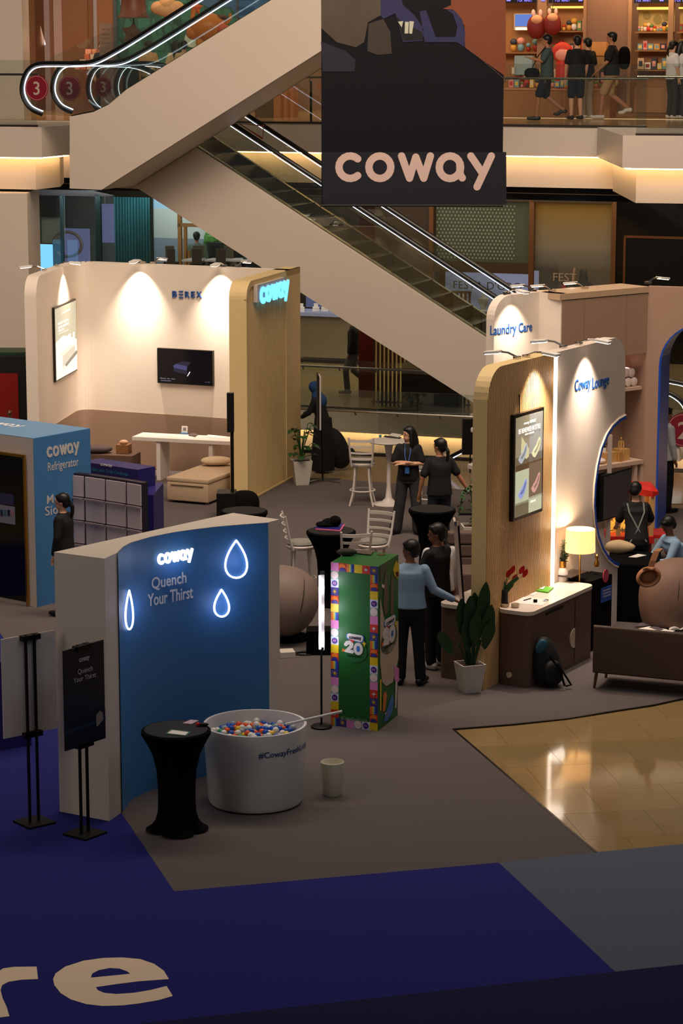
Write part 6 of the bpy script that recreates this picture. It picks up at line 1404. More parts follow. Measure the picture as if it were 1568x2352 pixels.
b = MB(); b.box(((X(1395)+X(1500))/2, c.y+.05, .20), (X(1500)-X(1395)-.06, .5, .26)); b.build('cabinet', M('cart_dark_red', (120, 14, 14), .4), t)
b = MB(); b.box((X(1516), c.y+.05, .42), (X(1545)-X(1492), .5, .05)); b.build('side_shelf', RED, t)
b = MB(); b.box((X(1425), c.y+.18, .60), (.36, .3, .32)); b.build('popcorn_case', glass('case_glass', (.98, .9, .75), .12), t)
b = MB(); random.seed(2)
for i in range(60): b.ball((X(1425)+random.uniform(-.16, .16), c.y+.18+random.uniform(-.12, .12), 0.48+random.random()*.10), .022, n=5, m=4)
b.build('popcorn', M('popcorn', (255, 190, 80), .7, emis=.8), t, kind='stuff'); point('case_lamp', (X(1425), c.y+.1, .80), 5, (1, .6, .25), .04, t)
for x, yy in ((1410, -.1), (1485, -.1)):
    b = MB(); b.tube([(X(x)+.06*cos(k*pi/8), c.y-.27, .085+.06*sin(k*pi/8)) for k in range(16)], .014, 6, closed=True); b.box((X(x), c.y-.27, .085), (.11, .02, .02)); b.box((X(x), c.y-.27, .085), (.02, .02, .11)); b.build('wheel', BLACK, t)

# ---- things behind the slat wall, left side
c = G(1086, 1180); t = T('back_screen', 'black screen back on a stand left of the oak slat wall', 'television', (c.x, c.y, .012)); zz2 = lambda py: 7.4-(py-95)/sc(c.y, 1.3); sX = lambda px: (px-784)/sc(c.y, 1.3)
b = MB(); b.box(((sX(1061)+sX(1112))/2, c.y, (zz2(945)+zz2(1028))/2), (sX(1112)-sX(1061), .10, zz2(945)-zz2(1028)), .12); b.build('housing', BLACK, t, bevel=.01)
b = MB(); b.box((sX(1103), c.y-.16, (zz2(955)+zz2(1048))/2), (.09, .1, zz2(955)-zz2(1048)), .0); b.build('side_screen', M('screen_blue_edge', (34, 38, 80), .3), t)
b = MB(); b.tube([(sX(1090), c.y, .03), (sX(1090), c.y, zz2(1020))], .03, 8); b.build('pole', BLACK, t); b = MB(); b.box((sX(1090), c.y, .03), (.5, .4, .03)); b.build('foot', BLACK, t)
b = MB(); b.ball((sX(1083), c.y-.06, zz2(970)), .022, 1, .5, 2.0, n=8, m=6); b.build('status_light', M('white_dot', (200, 190, 186), .4), t)
p0 = G(1074, 1078, 1.0); b = MB(); b.extr([G(1073, 1075, .98), G(1112, 1064, .98), G(1125, 1075, .98), G(1112, 1088, .98)], (0, 0, .06)); o = b.build('white_shelf_top', SW)
t = T('white_side_table', 'white table top corner poking out left of the oak slat wall', 'table', (o.data.vertices[0].co.x, o.data.vertices[0].co.y, .012)); bpy.data.objects.remove(o)
b = MB(); b.extr([G(1073, 1075, .98), G(1112, 1064, .98), G(1128, 1075, .98), G(1112, 1090, .98)], (0, 0, .06)); b.build('tabletop', SW, t); p1 = G(1108, 1078, .98); b = MB(); b.tube([p1, V3(p1.x, p1.y, .02)], .04, 10); b.build('leg', SW, t)
b = MB(); pa, pb = VY(1025, 1058, 42.6), VY(1080, 1030, 42.2); b.extr([pa, pb, pb + V3(0, 0, .05), pa + V3(0, 0, .05)], (0, .06, 0)); b2 = b.build('rail_profile', BLACK)
t = T('slanted_light_bar', 'slanted black rail with a white light line near the far balustrade', 'light bar', tuple(pa)); bpy.data.objects.remove(b2)
b = MB(); b.extr([pa, pb, pb + V3(0, 0, .06), pa + V3(0, 0, .06)], (0, .06, 0)); b.build('rail', BLACK, t); b = MB(); b.extr([pa + V3(.05, -.01, -.0), pb + V3(0, -.01, 0), pb + V3(0, -.01, .022), pa + V3(.05, -.01, .022)], (0, -.008, 0)); b.build('light_line', emit('led_line_dim', (215, 230, 255), 1.6), t)
b = MB(); b.tube([pb + V3(0, .03, 0), V3(pb.x, pb.y+.03, .012)], .015, 6); b.build('support', BLACK, t)
# sofa
c = G(1078, 1372); t = T('grey_sofa', 'dark grey brown padded sofa half hidden by the slat wall and counter', 'sofa', (c.x, c.y, .012)); SG = M('sofa_grey', (96, 78, 68), .8, noise=.1)
for i in range(3): b = MB(); b.rbox((c.x+.02, c.y+.35, .42+i*.17), (.62, .2, .16), .05); b.build('back_cushion', SG, t, bevel=.02)
b = MB(); b.rbox((c.x+.02, c.y, .22), (.62, .7, .36), .06); b.build('seat', SG, t, bevel=.02)

# ---- cream booth furniture
DW = M('desk_white', (222, 212, 204), .45)
zd = .75; da, db = G(303, 1003, zd), G(540, 1015, zd); DP = Plane(da, db); t = T('white_desk', 'long white desk with slab legs along the brown dado', 'desk', (da.x, da.y, .012))
b = MB(); b.extr([DP.P(0, zd-.06), DP.P(DP.L, zd-.06), DP.P(DP.L, zd), DP.P(0, zd)], -DP.n*.5); b.build('top', DW, t)
for x0, x1 in ((358, 382), (478, 500)):
    ua, ub = DP.uv(x0, 1080)[0], DP.uv(x1, 1080)[0]; b = MB(); b.extr([DP.P(ua, .012, -.03), DP.P(ua+.07, .012, -.03), DP.P(ua+.07, zd-.06, -.03), DP.P(ua, zd-.06, -.03)], -DP.n*.45); b.build('leg', DW, t)
p = G(424, 996, zd); t = T('card_holder', 'small white card holder with a blue foot on the white desk', 'card holder', (p.x, p.y, zd)); b = MB(); b.box(p + V3(0, 0, .07), (.11, .012, .13), -.3, -.1); b.build('card', PAPER, t); b = MB(); b.box(p + V3(0, -.02, .01), (.12, .06, .02), -.3); b.build('foot', M('card_blue_light', (90, 140, 190), .5), t)
b = MB(); b.box(p + V3(0, -.008, .08), (.05, .012, .05), -.3, -.1); b.build('grey_square', M('card_grey', (120, 112, 108), .5), t)
sheet('open_booklet', 'small dark booklet on the white desk', 'booklet', [(433, 1001), (440, 997), (455, 999), (448, 1004)], zd+.001, .02, M('booklet_dark', (92, 78, 70), .5))
sheet('desk_papers', 'white papers at the right of the white desk', 'papers', [(470, 1004), (478, 999), (520, 1003), (515, 1008)], zd+.001, .006, PAPER)
# daybed
zb_ = .36; f0, f1 = G(383, 1155), G(478, 1163); t = T('daybed', 'beige box daybed with stitched front in the cream booth', 'bed', (f1.x, f1.y, .012)); BP = Plane(f0, f1); back = Vector((.42, 1, 0)).normalized()*1.85
BED = M('bed_beige', (190, 164, 134), .7, noise=.03)
b = MB(); b.extr([BP.P(0, .05), BP.P(BP.L, .05), BP.P(BP.L, zb_), BP.P(0, zb_)], back); b.build('base', BED, t, bevel=.03, smooth=True)
b = MB(); b.extr([BP.P(-.01, zb_), BP.P(BP.L+.01, zb_), BP.P(BP.L+.01, zb_+.07), BP.P(-.01, zb_+.07)], back); b.build('mattress_cover', BED, t, bevel=.025, smooth=True)
b = MB(); b.tube([BP.P(.08, .32, .012), BP.P(BP.L-.08, .32, .012)], .008, 6); b.build('piping', M('bed_piping', (150, 126, 102), .7), t)
for u in (.05, BP.L-.05): b = MB(); b.box(BP.P(u, .03, -.06), (.06, .06, .06)); b.build('leg', BROWN, t)
p = G(493, 1070, zb_+.08); b = MB(); blob(b, p + V3(.02, .1, .07), .26, .17, .07, 20, 10, 2.3, Matrix.Rotation(.1, 3, 'Z')); o = b.build('pillow', M('pillow_beige', (206, 180, 150), .8), smooth=True); tag(o, 'beige pillow on the daybed', 'pillow')
# dark cushion and box by the booth corner
c = G(238, 1095); t = T('brown_bench', 'low brown bench in the corner of the cream booth', 'bench', (c.x, c.y, .012)); b = MB(); b.rbox((c.x+.1, c.y, .22), (1.0, .5, .4), .04, -.25); b.build('body', BROWN, t)
p = V3(c.x-.1, c.y, .42); b = MB(); blob(b, p + V3(0, 0, .07), .26, .16, .07, p=2.3); o = b.build('dark_cushion', M('cushion_plum', (74, 58, 58), .8), smooth=True); tag(o, 'dark plum cushion in the corner of the cream booth', 'cushion')
p = V3(c.x+.36, c.y-.02, .42); b = MB(); b.box(p + V3(0, 0, .08), (.22, .2, .15), -.25); o = b.build('rattan_box', M('rattan', (130, 88, 52), .7)); tag(o, 'small brown rattan box by the dark cushion', 'box')
b = MB(); b.ball(p + V3(0, 0, .19), .06, 1.3, 1, .7, n=12, m=6); o = b.build('rolled_cloth', M('cloth_peach', (196, 150, 116), .8), smooth=True); tag(o, 'peach cloth on the small rattan box', 'cloth')

# ---- panel grid wall, navy header, navy blocks
HGm = 1.72; gp = [G(138, 1084, HGm), G(193, 1090, HGm), G(241, 1097, HGm), G(289, 1104, HGm), G(324, 1110, HGm)]
for p in gp: p.z = 0
t = T('panel_display', 'curved display wall of white shelf panels with dark dividers', 'display wall', (gp[0].x, gp[0].y, .012)); FRM = M('frame_charcoal', (34, 28, 44), .5); PNL = M('panel_lilac_white', (196, 180, 184), .5)
for p_a, p_b in zip(gp[:-1], gp[1:]):
    Q = Plane(p_a, p_b); rect(Q, 0, Q.L, .012, HGm, -.12, .10, FRM, 'backing', t)
    zs_ = [HGm-.03, HGm-.34, HGm-.66, HGm-.98, HGm-1.30, .05]
    for i in range(5): rect(Q, .016, Q.L-.016, zs_[i+1]+.035, zs_[i], -.02, .02, PNL, 'panel', t)
    for i in range(1, 5): rect(Q, .016, Q.L-.016, zs_[i], zs_[i]+.02, -.02, .045, M('ledge_grey', (150, 136, 140), .5), 'ledge', t)
hp0, hp1 = G(188, 1060, 1.62), G(316, 1079, 1.62); HP = Plane(hp0, hp1); t = T('navy_header', 'navy counter header with pale wordmark behind the white panel display', 'counter', HP.P(0, .012)); 
b = MB(); b.extr([HP.P(0, .012), HP.P(HP.L, .012), HP.P(HP.L, 1.62), HP.P(0, 1.62)], -HP.n*.35); b.build('body', NAVY, t)
fit_mark(HP, 231, 1069, 258, 1064, .002, .003, TXTW, 'wordmark', t); fit_text('The Spin and Grab Challenge', HP, 196, 1078, 295, 1070.5, .002, .003, M('header_teal', (40, 110, 140), .5, emis=.15), .01, name='print_line', parent=t)
def navy_block(label, top_px, h):
    pts_ = [G(x, y, h) for x, y in top_px]; t = T('navy_block', label, 'block', (pts_[0].x, pts_[0].y, .012)); b = MB(); b.prism([(p.x, p.y) for p in pts_], .012, h); b.build('body', NAVY, t); return t
navy_block('navy blue block right of the white panel display', [(328, 1135), (352, 1137), (375, 1109), (352, 1107)], 1.35)
navy_block('small navy block in front of the right end of the panel display', [(293, 1182), (324, 1172), (326, 1168), (296, 1176)], 1.25)
navy_block('dark navy plinth at the left edge behind the white sign board', [(-60, 1530), (68, 1512), (22, 1492), (-60, 1500)], .97)
# ---- loudspeaker column
c = G(538, 1190); t = T('column_speaker', 'black column loudspeaker on its bass box before the slatted beige wall', 'loudspeaker', (c.x, c.y, .012)); s1 = sc(c.y, 1)
b = MB(); b.box((c.x-.12, c.y, .22), (.3, .4, .42)); b.build('bass_box', BLACK, t, bevel=.01)
b = MB(); blob(b, V3(c.x+.16, c.y, .22), .24, .22, .22, p=2.6); b.build('cover_cloth', MATTE, t, smooth=True)
xx = (533-784)/s1; b = MB(); b.tube([(xx, c.y, .4), (xx, c.y, 1.55)], .028, 8); b.build('pole', BLACK, t)
b = MB(); zt0 = 7.4-(880-95)/s1; b.box(((530-784)/s1, c.y, (zt0+7.4-(978-95)/s1)/2), (.11, .12, .62)); b.build('array', BLACK, t, bevel=.008)
# small things by the taupe chair
c = G(735, 1505); b = MB(); b.box((c.x, c.y+.1, .16), (.34, .3, .3)); o = b.build('black_case', MATTE); tag(o, 'black case on the floor behind the light stand', 'case')
c = G(658, 1512); b = MB(); b.box((c.x, c.y+.05, .05), (.18, .2, .07), .2); o = b.build('white_box', M('pot_white', ())); tag(o, 'small white box on the floor beside the curved wall', 'box')
c = G(700, 1505); b = MB(); b.tube([c + V3(.16*cos(k*.9)*(1-.03*k), .1*sin(k*.9)*(1-.03*k), .02) for k in range(14)], .008, 5); o = b.build('black_cable', BLACK); tag(o, 'black cable lying on the carpet behind the light stand', 'cable')
c = G(148, 1862); b = MB(); b.box((c.x, c.y, .09), (.04, .02, .06)); b.tube([c + V3(0, -.02, .07), c + V3(.03, -.03, .03), c + V3(-.01, -.03, .015)], .006, 5); o = b.build('wall_plug', M('duct_white', ())); tag(o, 'small plug and cord at the foot of the white wall end', 'plug')
# ---- far left: dark stall with red panel and rope post
c = VY(20, 900, 44.5); b = MB(); s4 = sc(44.5, 1); X4 = lambda px: (px-784)/s4; Z4 = lambda py: 7.4-(py-95)/s4
t = T('dark_stall', 'dark draped stall with a red panel at the left edge', 'stall', (X4(20), 44.5, 0)); b = MB(); b.box(((X4(-60)+X4(61))/2, 44.9, Z4(800)/2), (X4(61)-X4(-60), .8, Z4(800))); b.build('body', M('stall_black', (16, 15, 14), .7), t, bevel=.03)
b = MB(); b.box(((X4(-60)+X4(43))/2, 44.47, Z4(842)/2), (X4(43)-X4(-60), .05, Z4(842))); b.build('red_panel', M('stall_red', (140, 16, 6), .5), t)
b = MB(); b.box(((X4(-60)+X4(58))/2, 44.9, Z4(800)+.02), (X4(58)-X4(-60), .7, .04)); b.build('top_panel', M('stall_green', (20, 60, 36), .6), t)
c = VY(22, 960, 42.5); t = T('rope_post', 'brass rope post in front of the red panel', 'stanchion', (c.x, c.y, .012)); b = MB(); b.tube([(c.x, c.y, .03), (c.x, c.y, 1.0)], .03, 10); b.build('post', M('post_brass', (150, 120, 84), .35, metal=.8), t); b = MB(); b.ball((c.x, c.y, 1.03), .045, n=12, m=8); b.build('finial', M('post_brass', ()), t, smooth=True); b = MB(); b.lathe([(0, .014), (.15, .014), (.15, .03), (0, .05)], (c.x, c.y, 0), 20, cap=False); b.build('base', M('post_brass', ()), t)
# ================================================================ UPPER GALLERY
def suq(x0, y0, x1, y1): return quad(SU, x0, y0, x1, y1)
def su(x0, y0, x1, y1, name, mat, off=0.0, th=.06, parent=None):
    u0, u1, z0, z1 = suq(x0, y0, x1, y1); return rect(SU, u0, u1, max(z0, Z3), z1, off, th, mat, name, parent)
for k_, (ua_, ub_) in enumerate(((0, nudge(SU, -3.2).uv(262, 100)[0]-.05), (nudge(SU, -3.2).uv(645, 100)[0], 25))):
    o = rect(SU, ua_, ub_, Z3, 11, -3.2, -.2, M('gallery_wall', (140, 106, 82), .7), 'wall_gallery'); o['kind'] = 'structure'
b = MB(); b.poly([SU.P(0, 10.4, 2), SU.P(25, 10.4, 2), SU.P(25, 10.4, -4), SU.P(0, 10.4, -4)]); o = b.build('ceiling_gallery', M('gallery_ceiling', (150, 120, 92), .8)); o['kind'] = 'structure'
shopw = M('shop_wood', (170, 116, 66), .5, noise=.08, nscale=6); PIER = M('pier_brown', (128, 94, 74), .5)
st = T('toy_shop', 'warmly lit toy shop front with wooden shelving bays on the upper gallery', 'shop front', SU.P(14, Z3))
su(1347, -60, 1450, 258, 'pier', PIER, -.1, .2, st); su(1236, -60, 1257, 258, 'mullion', M('bronze_light', (150, 112, 84), .4), -.1, .14, st)
su(1345, -60, 1352, 258, 'mullion', M('bronze_light', ()), .1, .06, st); su(1448, -60, 1456, 258, 'mullion', M('bronze_light', ()), .1, .06, st); su(1540, -60, 1552, 258, 'mullion', M('bronze_light', ()), .1, .06, st)
for x0, x1 in ((1090, 1236), (1257, 1345), (1456, 1540), (1552, 1660)): su(x0, -30, x1, 258, 'bay_back', shopw, -.5, .04, st)
for x0, x1 in ((1090, 1236), (1262, 1343), (1458, 1538), (1554, 1650)): su(x0, -60, x1, 7, 'header_screen', M('header_black', (10, 9, 16), .3), .0, .05, st)
for x0, x1, s_ in ((1190, 1224, 'POP MART'), (1276, 1310, 'POP MART'), (1462, 1496, 'POP MART'), (1551, 1590, 'POP MART')): fit_text(s_, SU, x0, 4, x1, -6, .06, .006, emit('header_violet', (130, 120, 255), 1.2), .01, name='shop_lettering', parent=st)
for x in (1165, 1244, 1330, 1516): su(x, -6, x+9, 3, 'header_icon', emit('header_violet', ()), .06, .006, st)
su(1458, 16, 1536, 22, 'shelf_light', emit('shelf_glow', (255, 196, 90), 1.6), -.2, .03, st); su(1260, 14, 1342, 19, 'shelf_light', emit('shelf_glow', ()), -.2, .03, st); su(1554, 16, 1640, 20, 'shelf_light', emit('shelf_glow', ()), -.2, .03, st)
SHB = M('shelf_board_wood', (150, 104, 62), .5)
for x0, x1, ys in ((1258, 1344, (71, 118, 160)), (1456, 1540, (73, 115, 160, 200)), (1552, 1650, (73, 115, 160, 200)), (1090, 1236, (120,))):
    for y in ys: su(x0, y, x1, y+3, 'shelf_board', SHB, -.46, .40, st)
su(1456, 20, 1540, 73, 'mural_panel', M('mural_sand', (190, 160, 96), .6), -.45, .02, st); su(1552, 20, 1650, 73, 'mural_panel', M('mural_sand', ()), -.45, .02, st)
for cx, cy, r in ((1475, 35, 9), (1500, 44, 10), (1520, 38, 9)):
    u, z = SU.uv(cx, cy); b = MB(); b.extr([SU.P(u+r/105*cos(k*pi/8), z+r/105*sin(k*pi/8), -.42) for k in range(16)], SU.n*.004); b.build('mural_cloud', M('mural_olive', (150, 130, 70), .6), st)
su(1456, 200, 1660, 258, 'base_cabinet', M('base_wood', (146, 104, 66), .5), -.1, .12, st)
t = T('shop_television', 'small blue lit television in the toy shop', 'television', SU.px(1178, 62)); su(1176, 31, 1231, 69, 'frame', M('tv_frame_white', (190, 170, 150), .4), -.2, .05, t); su(1179, 33, 1227, 60, 'screen', emit('tv_blue', (84, 120, 200), .9), -.14, .01, t); su(1180, 63, 1227, 69, 'glow_bar', emit('glow_cream', (255, 226, 170), 2.0), -.14, .01, t)
# wooden display counter in front
CN = nudge(SU, .9); u0, u1 = CN.uv(1090, 250)[0], CN.uv(1400, 250)[0]
t = T('display_counter', 'long wooden display counter in front of the toy shop', 'counter', CN.P(u0, Z3)); zt4 = CN.uv(1250, 203)[1]
b = MB(); b.extr([CN.P(u0, Z3), CN.P(u1, Z3), CN.P(u1, zt4-.04), CN.P(u0, zt4-.04)], -CN.n*.6); b.build('body', M('counter_wood', (158, 108, 62), .45, noise=.06, nscale=10), t)
b = MB(); b.extr([CN.P(u0, zt4-.04, .03), CN.P(u1, zt4-.04, .03), CN.P(u1, zt4, .03), CN.P(u0, zt4, .03)], -CN.n*.66); b.build('worktop', M('counter_edge', (190, 130, 86), .4), t)
b = MB(); b.extr([CN.P(u0, Z3, .25), CN.P(u1+2, Z3, .25), CN.P(u1+2, Z3+.008, .25), CN.P(u0, Z3+.008, .25)], CN.n*.06); o = b.build('floor_light_line', emit('floor_line', (255, 220, 170), 1.2)); tag(o, 'thin bright light line on the gallery floor before the counter', 'light strip')
# products: boxes and little figures
random.seed(31)
PC = [(200, 60, 40), (230, 190, 150), (226, 216, 206), (210, 150, 60), (60, 60, 70), (150, 40, 36), (120, 160, 170), (226, 150, 140), (90, 130, 70), (240, 200, 90)]
PMt = [M('product_%d' % i, c, .45) for i, c in enumerate(PC)]
def shelf_items(P, x0, x1, y, off, hmin, hmax, kind, group, label, step=9):
    x = x0
    while x < x1:
        w_ = step*random.uniform(.7, 1.1); u, z = P.uv(x+w_/2, y); s_ = w_/105; h = random.uniform(hmin, hmax); k = random.randrange(len(PMt)); p = P.P(u, z, off); cn = ('red', 'pale pink', 'cream', 'ochre', 'dark grey', 'maroon', 'grey blue', 'salmon', 'green', 'yellow')[k] + ' '
        if kind == 'box' or (kind == 'mix' and random.random() < .5):
            b = MB(); b.box(p + V3(0, 0, h/2), (s_*.9, s_*.8, h), P.rz); o = b.build('toy_box', PMt[k]); tag(o, cn + label[0], 'toy box', group + ' boxes')
            b = MB(); b.box(p + P.n*(s_*.41) + V3(0, 0, h*.5), (s_*.55, .006, h*.5), P.rz); c_ = b.build('picture', PMt[(k+3) % 10], o)
            c_.location = (0, 0, 0)
        else:
            t = T('toy_figure', cn + label[1], 'toy figure', tuple(p), group + ' figures'); b = MB(); b.ball(p + V3(0, 0, h*.3), h*.3, .8, .7, 1, n=10, m=6); b.build('body', PMt[k], t, smooth=True)
            b = MB(); b.ball(p + V3(0, 0, h*.72), h*.28, 1, .9, .9, n=10, m=6); b.build('head', PMt[(k+1) % 10], t, smooth=True)
        x += w_
shelf_items(SU, 1458, 1536, 72, -.25, .10, .22, 'fig', 'bay right top shelf', ('', 'small toy figure on the lit top shelf of the right bay'), 9)
shelf_items(SU, 1458, 1536, 114, -.25, .10, .22, 'box', 'bay right second shelf', ('toy box on the second shelf of the right bay', ''), 15)
shelf_items(SU, 1458, 1536, 159, -.25, .10, .24, 'box', 'bay right third shelf', ('toy box on the third shelf of the right bay', ''), 15)
shelf_items(SU, 1554, 1600, 72, -.25, .12, .3, 'mix', 'far right bay top shelf', ('toy box on the top shelf at the right image edge', 'toy figure on the top shelf at the right image edge'), 12)
shelf_items(SU, 1554, 1600, 114, -.25, .12, .3, 'box', 'far right bay second shelf', ('toy box on the second shelf at the right image edge', ''), 16)
shelf_items(SU, 1260, 1342, 70, -.25, .12, .3, 'mix', 'middle bay top shelf', ('toy box on the upper shelf of the middle bay', 'toy figure on the upper shelf of the middle bay'), 13)
shelf_items(SU, 1260, 1342, 117, -.25, .12, .3, 'mix', 'middle bay second shelf', ('toy box on the second shelf of the middle bay', 'toy figure on the second shelf of the middle bay'), 14)
shelf_items(SU, 1165, 1234, 119, -.2, .15, .36, 'fig', 'left bay shelf', ('', 'large round headed toy on the shelf below the small television'), 19)
shelf_items(CN, 1165, 1395, 201, -.12, .10, .2, 'mix', 'counter front row', ('small toy box standing on the front of the display counter', 'small toy figure standing on the front of the display counter'), 12)
shelf_items(CN, 1168, 1395, 201, -.42, .25, .5, 'mix', 'counter back row', ('larger toy box at the back of the display counter', 'larger toy figure at the back of the display counter'), 22)
for x0, y0, x1, y1, m, lb in ((1172, 128, 1213, 172, (150, 170, 170), 'glass display case with small toys on the wooden counter'), (1350, 96, 1384, 128, (220, 150, 80), 'orange gold picture box between the gallery shoppers'), (1166, 155, 1176, 170, (226, 210, 190), 'white box at the left end of the wooden counter')):
    o = rect(CN, CN.uv(x0, y1)[0], CN.uv(x1, y1)[0], CN.uv(x0, y1)[1], CN.uv(x0, y0)[1], -.3, -.2, M('pbx%d' % x0, m, .4), 'display_case'); tag(o, lb, 'display box')
b = MB(); u0, z0 = CN.uv(1350, 170); u1 = CN.uv(1386, 170)[0]; b.extr([CN.P(u0, zt4, -.35), CN.P(u1, zt4, -.35), CN.P(u1, CN.uv(1350, 128)[1], -.35), CN.P(u0, CN.uv(1350, 128)[1], -.35)], -CN.n*.2); o = b.build('display_riser', M('riser', (186, 140, 84), .5)); tag(o, 'wooden riser under the orange gold picture box', 'riser')
# big red hanging toy shapes (generic) 
for cx, cy, r, lb in ((1240, 62, .26, 'large red and white plush toy hanging beside the small television'), (1276, 56, .24, 'large dark red plush toy hanging in the middle bay')):
    p = SU.px(cx, cy, .3); t = T('hanging_plush', lb, 'plush toy', tuple(p)); b = MB(); blob(b, p, r*.8, r*.5, r, p=2.2); b.build('body', M('plush_red', (120, 26, 18), .6), t, smooth=True)
    b = MB(); b.ball(p + V3(0, -.08, r*.6), r*.5, 1, .8, .8, n=14, m=8); b.build('face', M('plush_cream', (226, 160, 120), .6), t, smooth=True)
    for sx in (-1, 1): b = MB(); b.ball(p + V3(sx*r*.3, -.05, r*1.15), r*.16, 1, .8, 1.8, n=8, m=6); b.build('ear', M('plush_pink', (230, 190, 180), .6), t, smooth=True)
    b = MB(); b.tube([p + V3(0, 0, r), p + V3(0, 0, r+1.5)], .006, 4); b.build('cord', STEEL, t)
p = CN.px(1283, 120, -.3); t = T('round_mascot_stand', 'round red and pink plush standing on the counter behind the first shopper', 'plush toy', (p.x, p.y, zt4)); b = MB(); b.ball(p, .23, 1, .7, .95, n=18, m=10); b.build('head', M('plush_red2', (206, 50, 36), .5), t, smooth=True); b = MB(); b.ball(p + V3(0, -.09, -.05), .17, 1, .6, .85, n=16, m=8); b.build('face', M('plush_pink2', (232, 150, 130), .5), t, smooth=True); b = MB(); b.lathe([(0, zt4-p.z), (.15, zt4-p.z), (.12, -.1), (0, -.1)], p, 16, cap=False); b.build('body', M('plush_red2', ()), t, smooth=True)
area('shop_shelf_light', tuple(SU.px(1300, -40, .6)), tuple(SU.px(1300, 150, -.3)), 5, .8, 34, (1, .62, .28))
area('shop_shelf_light2', tuple(SU.px(1520, -40, .6)), tuple(SU.px(1520, 150, -.3)), 2, .8, 17, (1, .66, .3))

# left side: brown panelled wall, window with daylight
BP_ = M('brown_panel', (140, 96, 68), .5); LBP = nudge(SU, -1.2)
def lq(x0, y0, x1, y1, name, mat, off=0.0, th=.06, parent=None, P=LBP):
    u0, u1, z0, z1 = quad(P, x0, y0, x1, y1); return rect(P, u0, u1, max(z0, Z3), z1, off, th, mat, name, parent)
t = T('panelled_wall', 'brown panelled shop wall with pale vertical strips behind the escalator ends', 'wall panelling', LBP.px(80, 250)); lq(-20, -70, 262, 285, 'wall_panel', BP_, -.1, .1, t)
for x0, x1, m in ((80, 100, (104, 64, 40)), (100, 112, (170, 150, 150)), (122, 141, (190, 164, 156)), (141, 200, (150, 104, 74)), (214, 222, (176, 168, 170)), (222, 262, (160, 110, 76))):
    lq(x0, -70, x1, 285, 'vertical_strip', M('strip%d' % x0, m, .35), .0, .04, t)
wn = lq(262, -80, 268, 285, 'window_2', M('win_frame_grey', (90, 96, 100), .4), 0, .1); wn['kind'] = 'structure'
for x in (544, 640): lq(x, -80, x+3, 285, 'mullion', M('win_frame_grey', ()), 0, .08, wn)
for x0, x1 in ((268, 544), (547, 640)): lq(x0, -80, x1, 285, 'pane', CLEAR, .02, .01, wn)
lq(268, 150, 640, 285, 'window_sill_wall', BP_, -.12, .1, wn)
BDP = nudge(SU, -16)
def bq(x0, y0, x1, y1, mat, name, label, cat, off=0): 
    u0, u1, z0, z1 = quad(BDP, x0, y0, x1, y1); o = rect(BDP, u0, u1, z0, z1, off, -.3, mat, name); tag(o, label, cat); return o
bld = bq(340, -260, 760, 260, M('city_blue', (118, 160, 200), .6, noise=.2, nscale=.6), 'city_building', 'blue grey glass tower outside the upper window', 'building')
for i in range(7):
    for j in range(8):
        x0 = 350+i*50; y0 = -120+j*34; u0, u1, z0, z1 = quad(BDP, x0, y0, x0+34, y0+18); w_ = rect(BDP, u0, u1, z0, z1, .02, .05, M('city_window', (84, 130, 176), .25), 'window', bld)
bq(240, -260, 420, 14, M('city_pale', (196, 214, 222), .7), 'city_block', 'pale block outside the upper window behind the bell', 'building', 1.0)
BT = nudge(SU, -11); random.seed(4)
for i, (x, y, r) in enumerate(((290, 80, 1.3), (350, 90, 1.4), (410, 78, 1.2), (465, 95, 1.1), (320, 130, 1.5), (420, 135, 1.5))):
    p = BT.px(x, y); t = T('street_tree', ['green tree outside behind the star ornament', 'tallest green tree outside the upper window', 'green tree outside between the escalator rails', 'small green tree outside left of the orange ornament', 'low green tree outside behind the kiosk sign', 'low green tree outside behind the shoppers'][i], 'tree', (p.x, p.y, p.z-3))
    b = MB()
    for k in range(26): a = random.random()*6.28; e1 = random.uniform(-1, 1); rr_ = r*random.uniform(.3, .8); b.ball(p + V3(rr_*cos(a), rr_*sin(a)*.5, e1*r*.7), r*random.uniform(.22, .36), n=7, m=5)
    b.build('crown', M('tree_green', (74, 126, 88), .9, noise=.4, nscale=3), t); b = MB(); b.tube([p - V3(0, 0, 3), p], .12, 6); b.build('trunk', BROWN, t)
area('window_daylight', tuple(SU.px(420, -150, -3.8)), tuple(BDP.px(440, 60)), 10, 5, 700, (.72, .88, 1))
# ornaments hanging / standing in the window
OP = nudge(SU, 2.2)
p = OP.px(306, 0); s5 = 110.0; t = T('bell_ornament', 'giant brown bell hanging at the top of the upper window', 'ornament', tuple(p)); b = MB(); b.lathe([(.36, -.39), (.355, -.36), (.30, -.30), (.27, -.05), (.26, .3), (.22, .5), (.1, .62), (0, .65)], p, 32, cap=False); b.build('bell', M('bell_brown', (92, 50, 30), .45), t, smooth=True); b = MB(); b.tube([p + V3(0, 0, -.3), p + V3(0, 0, -.52)], .015, 6); b.build('clapper_cord', BLACK, t)
def star_mb(p, r1, r2, th, rot=.2, n=5, ax=None):
    b = MB(); c0 = b.bm.verts.new(p + V3(0, -th, 0)); c1 = b.bm.verts.new(p + V3(0, th, 0)); vs = [b.bm.verts.new(p + V3((r1 if k % 2 == 0 else r2)*sin(rot+pi*k/n), 0, (r1 if k % 2 == 0 else r2)*cos(rot+pi*k/n))) for k in range(2*n)]
    for k in range(2*n): b.face([vs[k], vs[(k+1) % (2*n)], c0]); b.face([vs[(k+1) % (2*n)], vs[k], c1])
    return b
p = OP.px(303, 77); o = star_mb(p, .26, .15, .1).build('star_ornament', M('star_dark', (92, 66, 48), .5)); tag(o, 'dark puffy star ornament hanging below the brown bell', 'ornament')
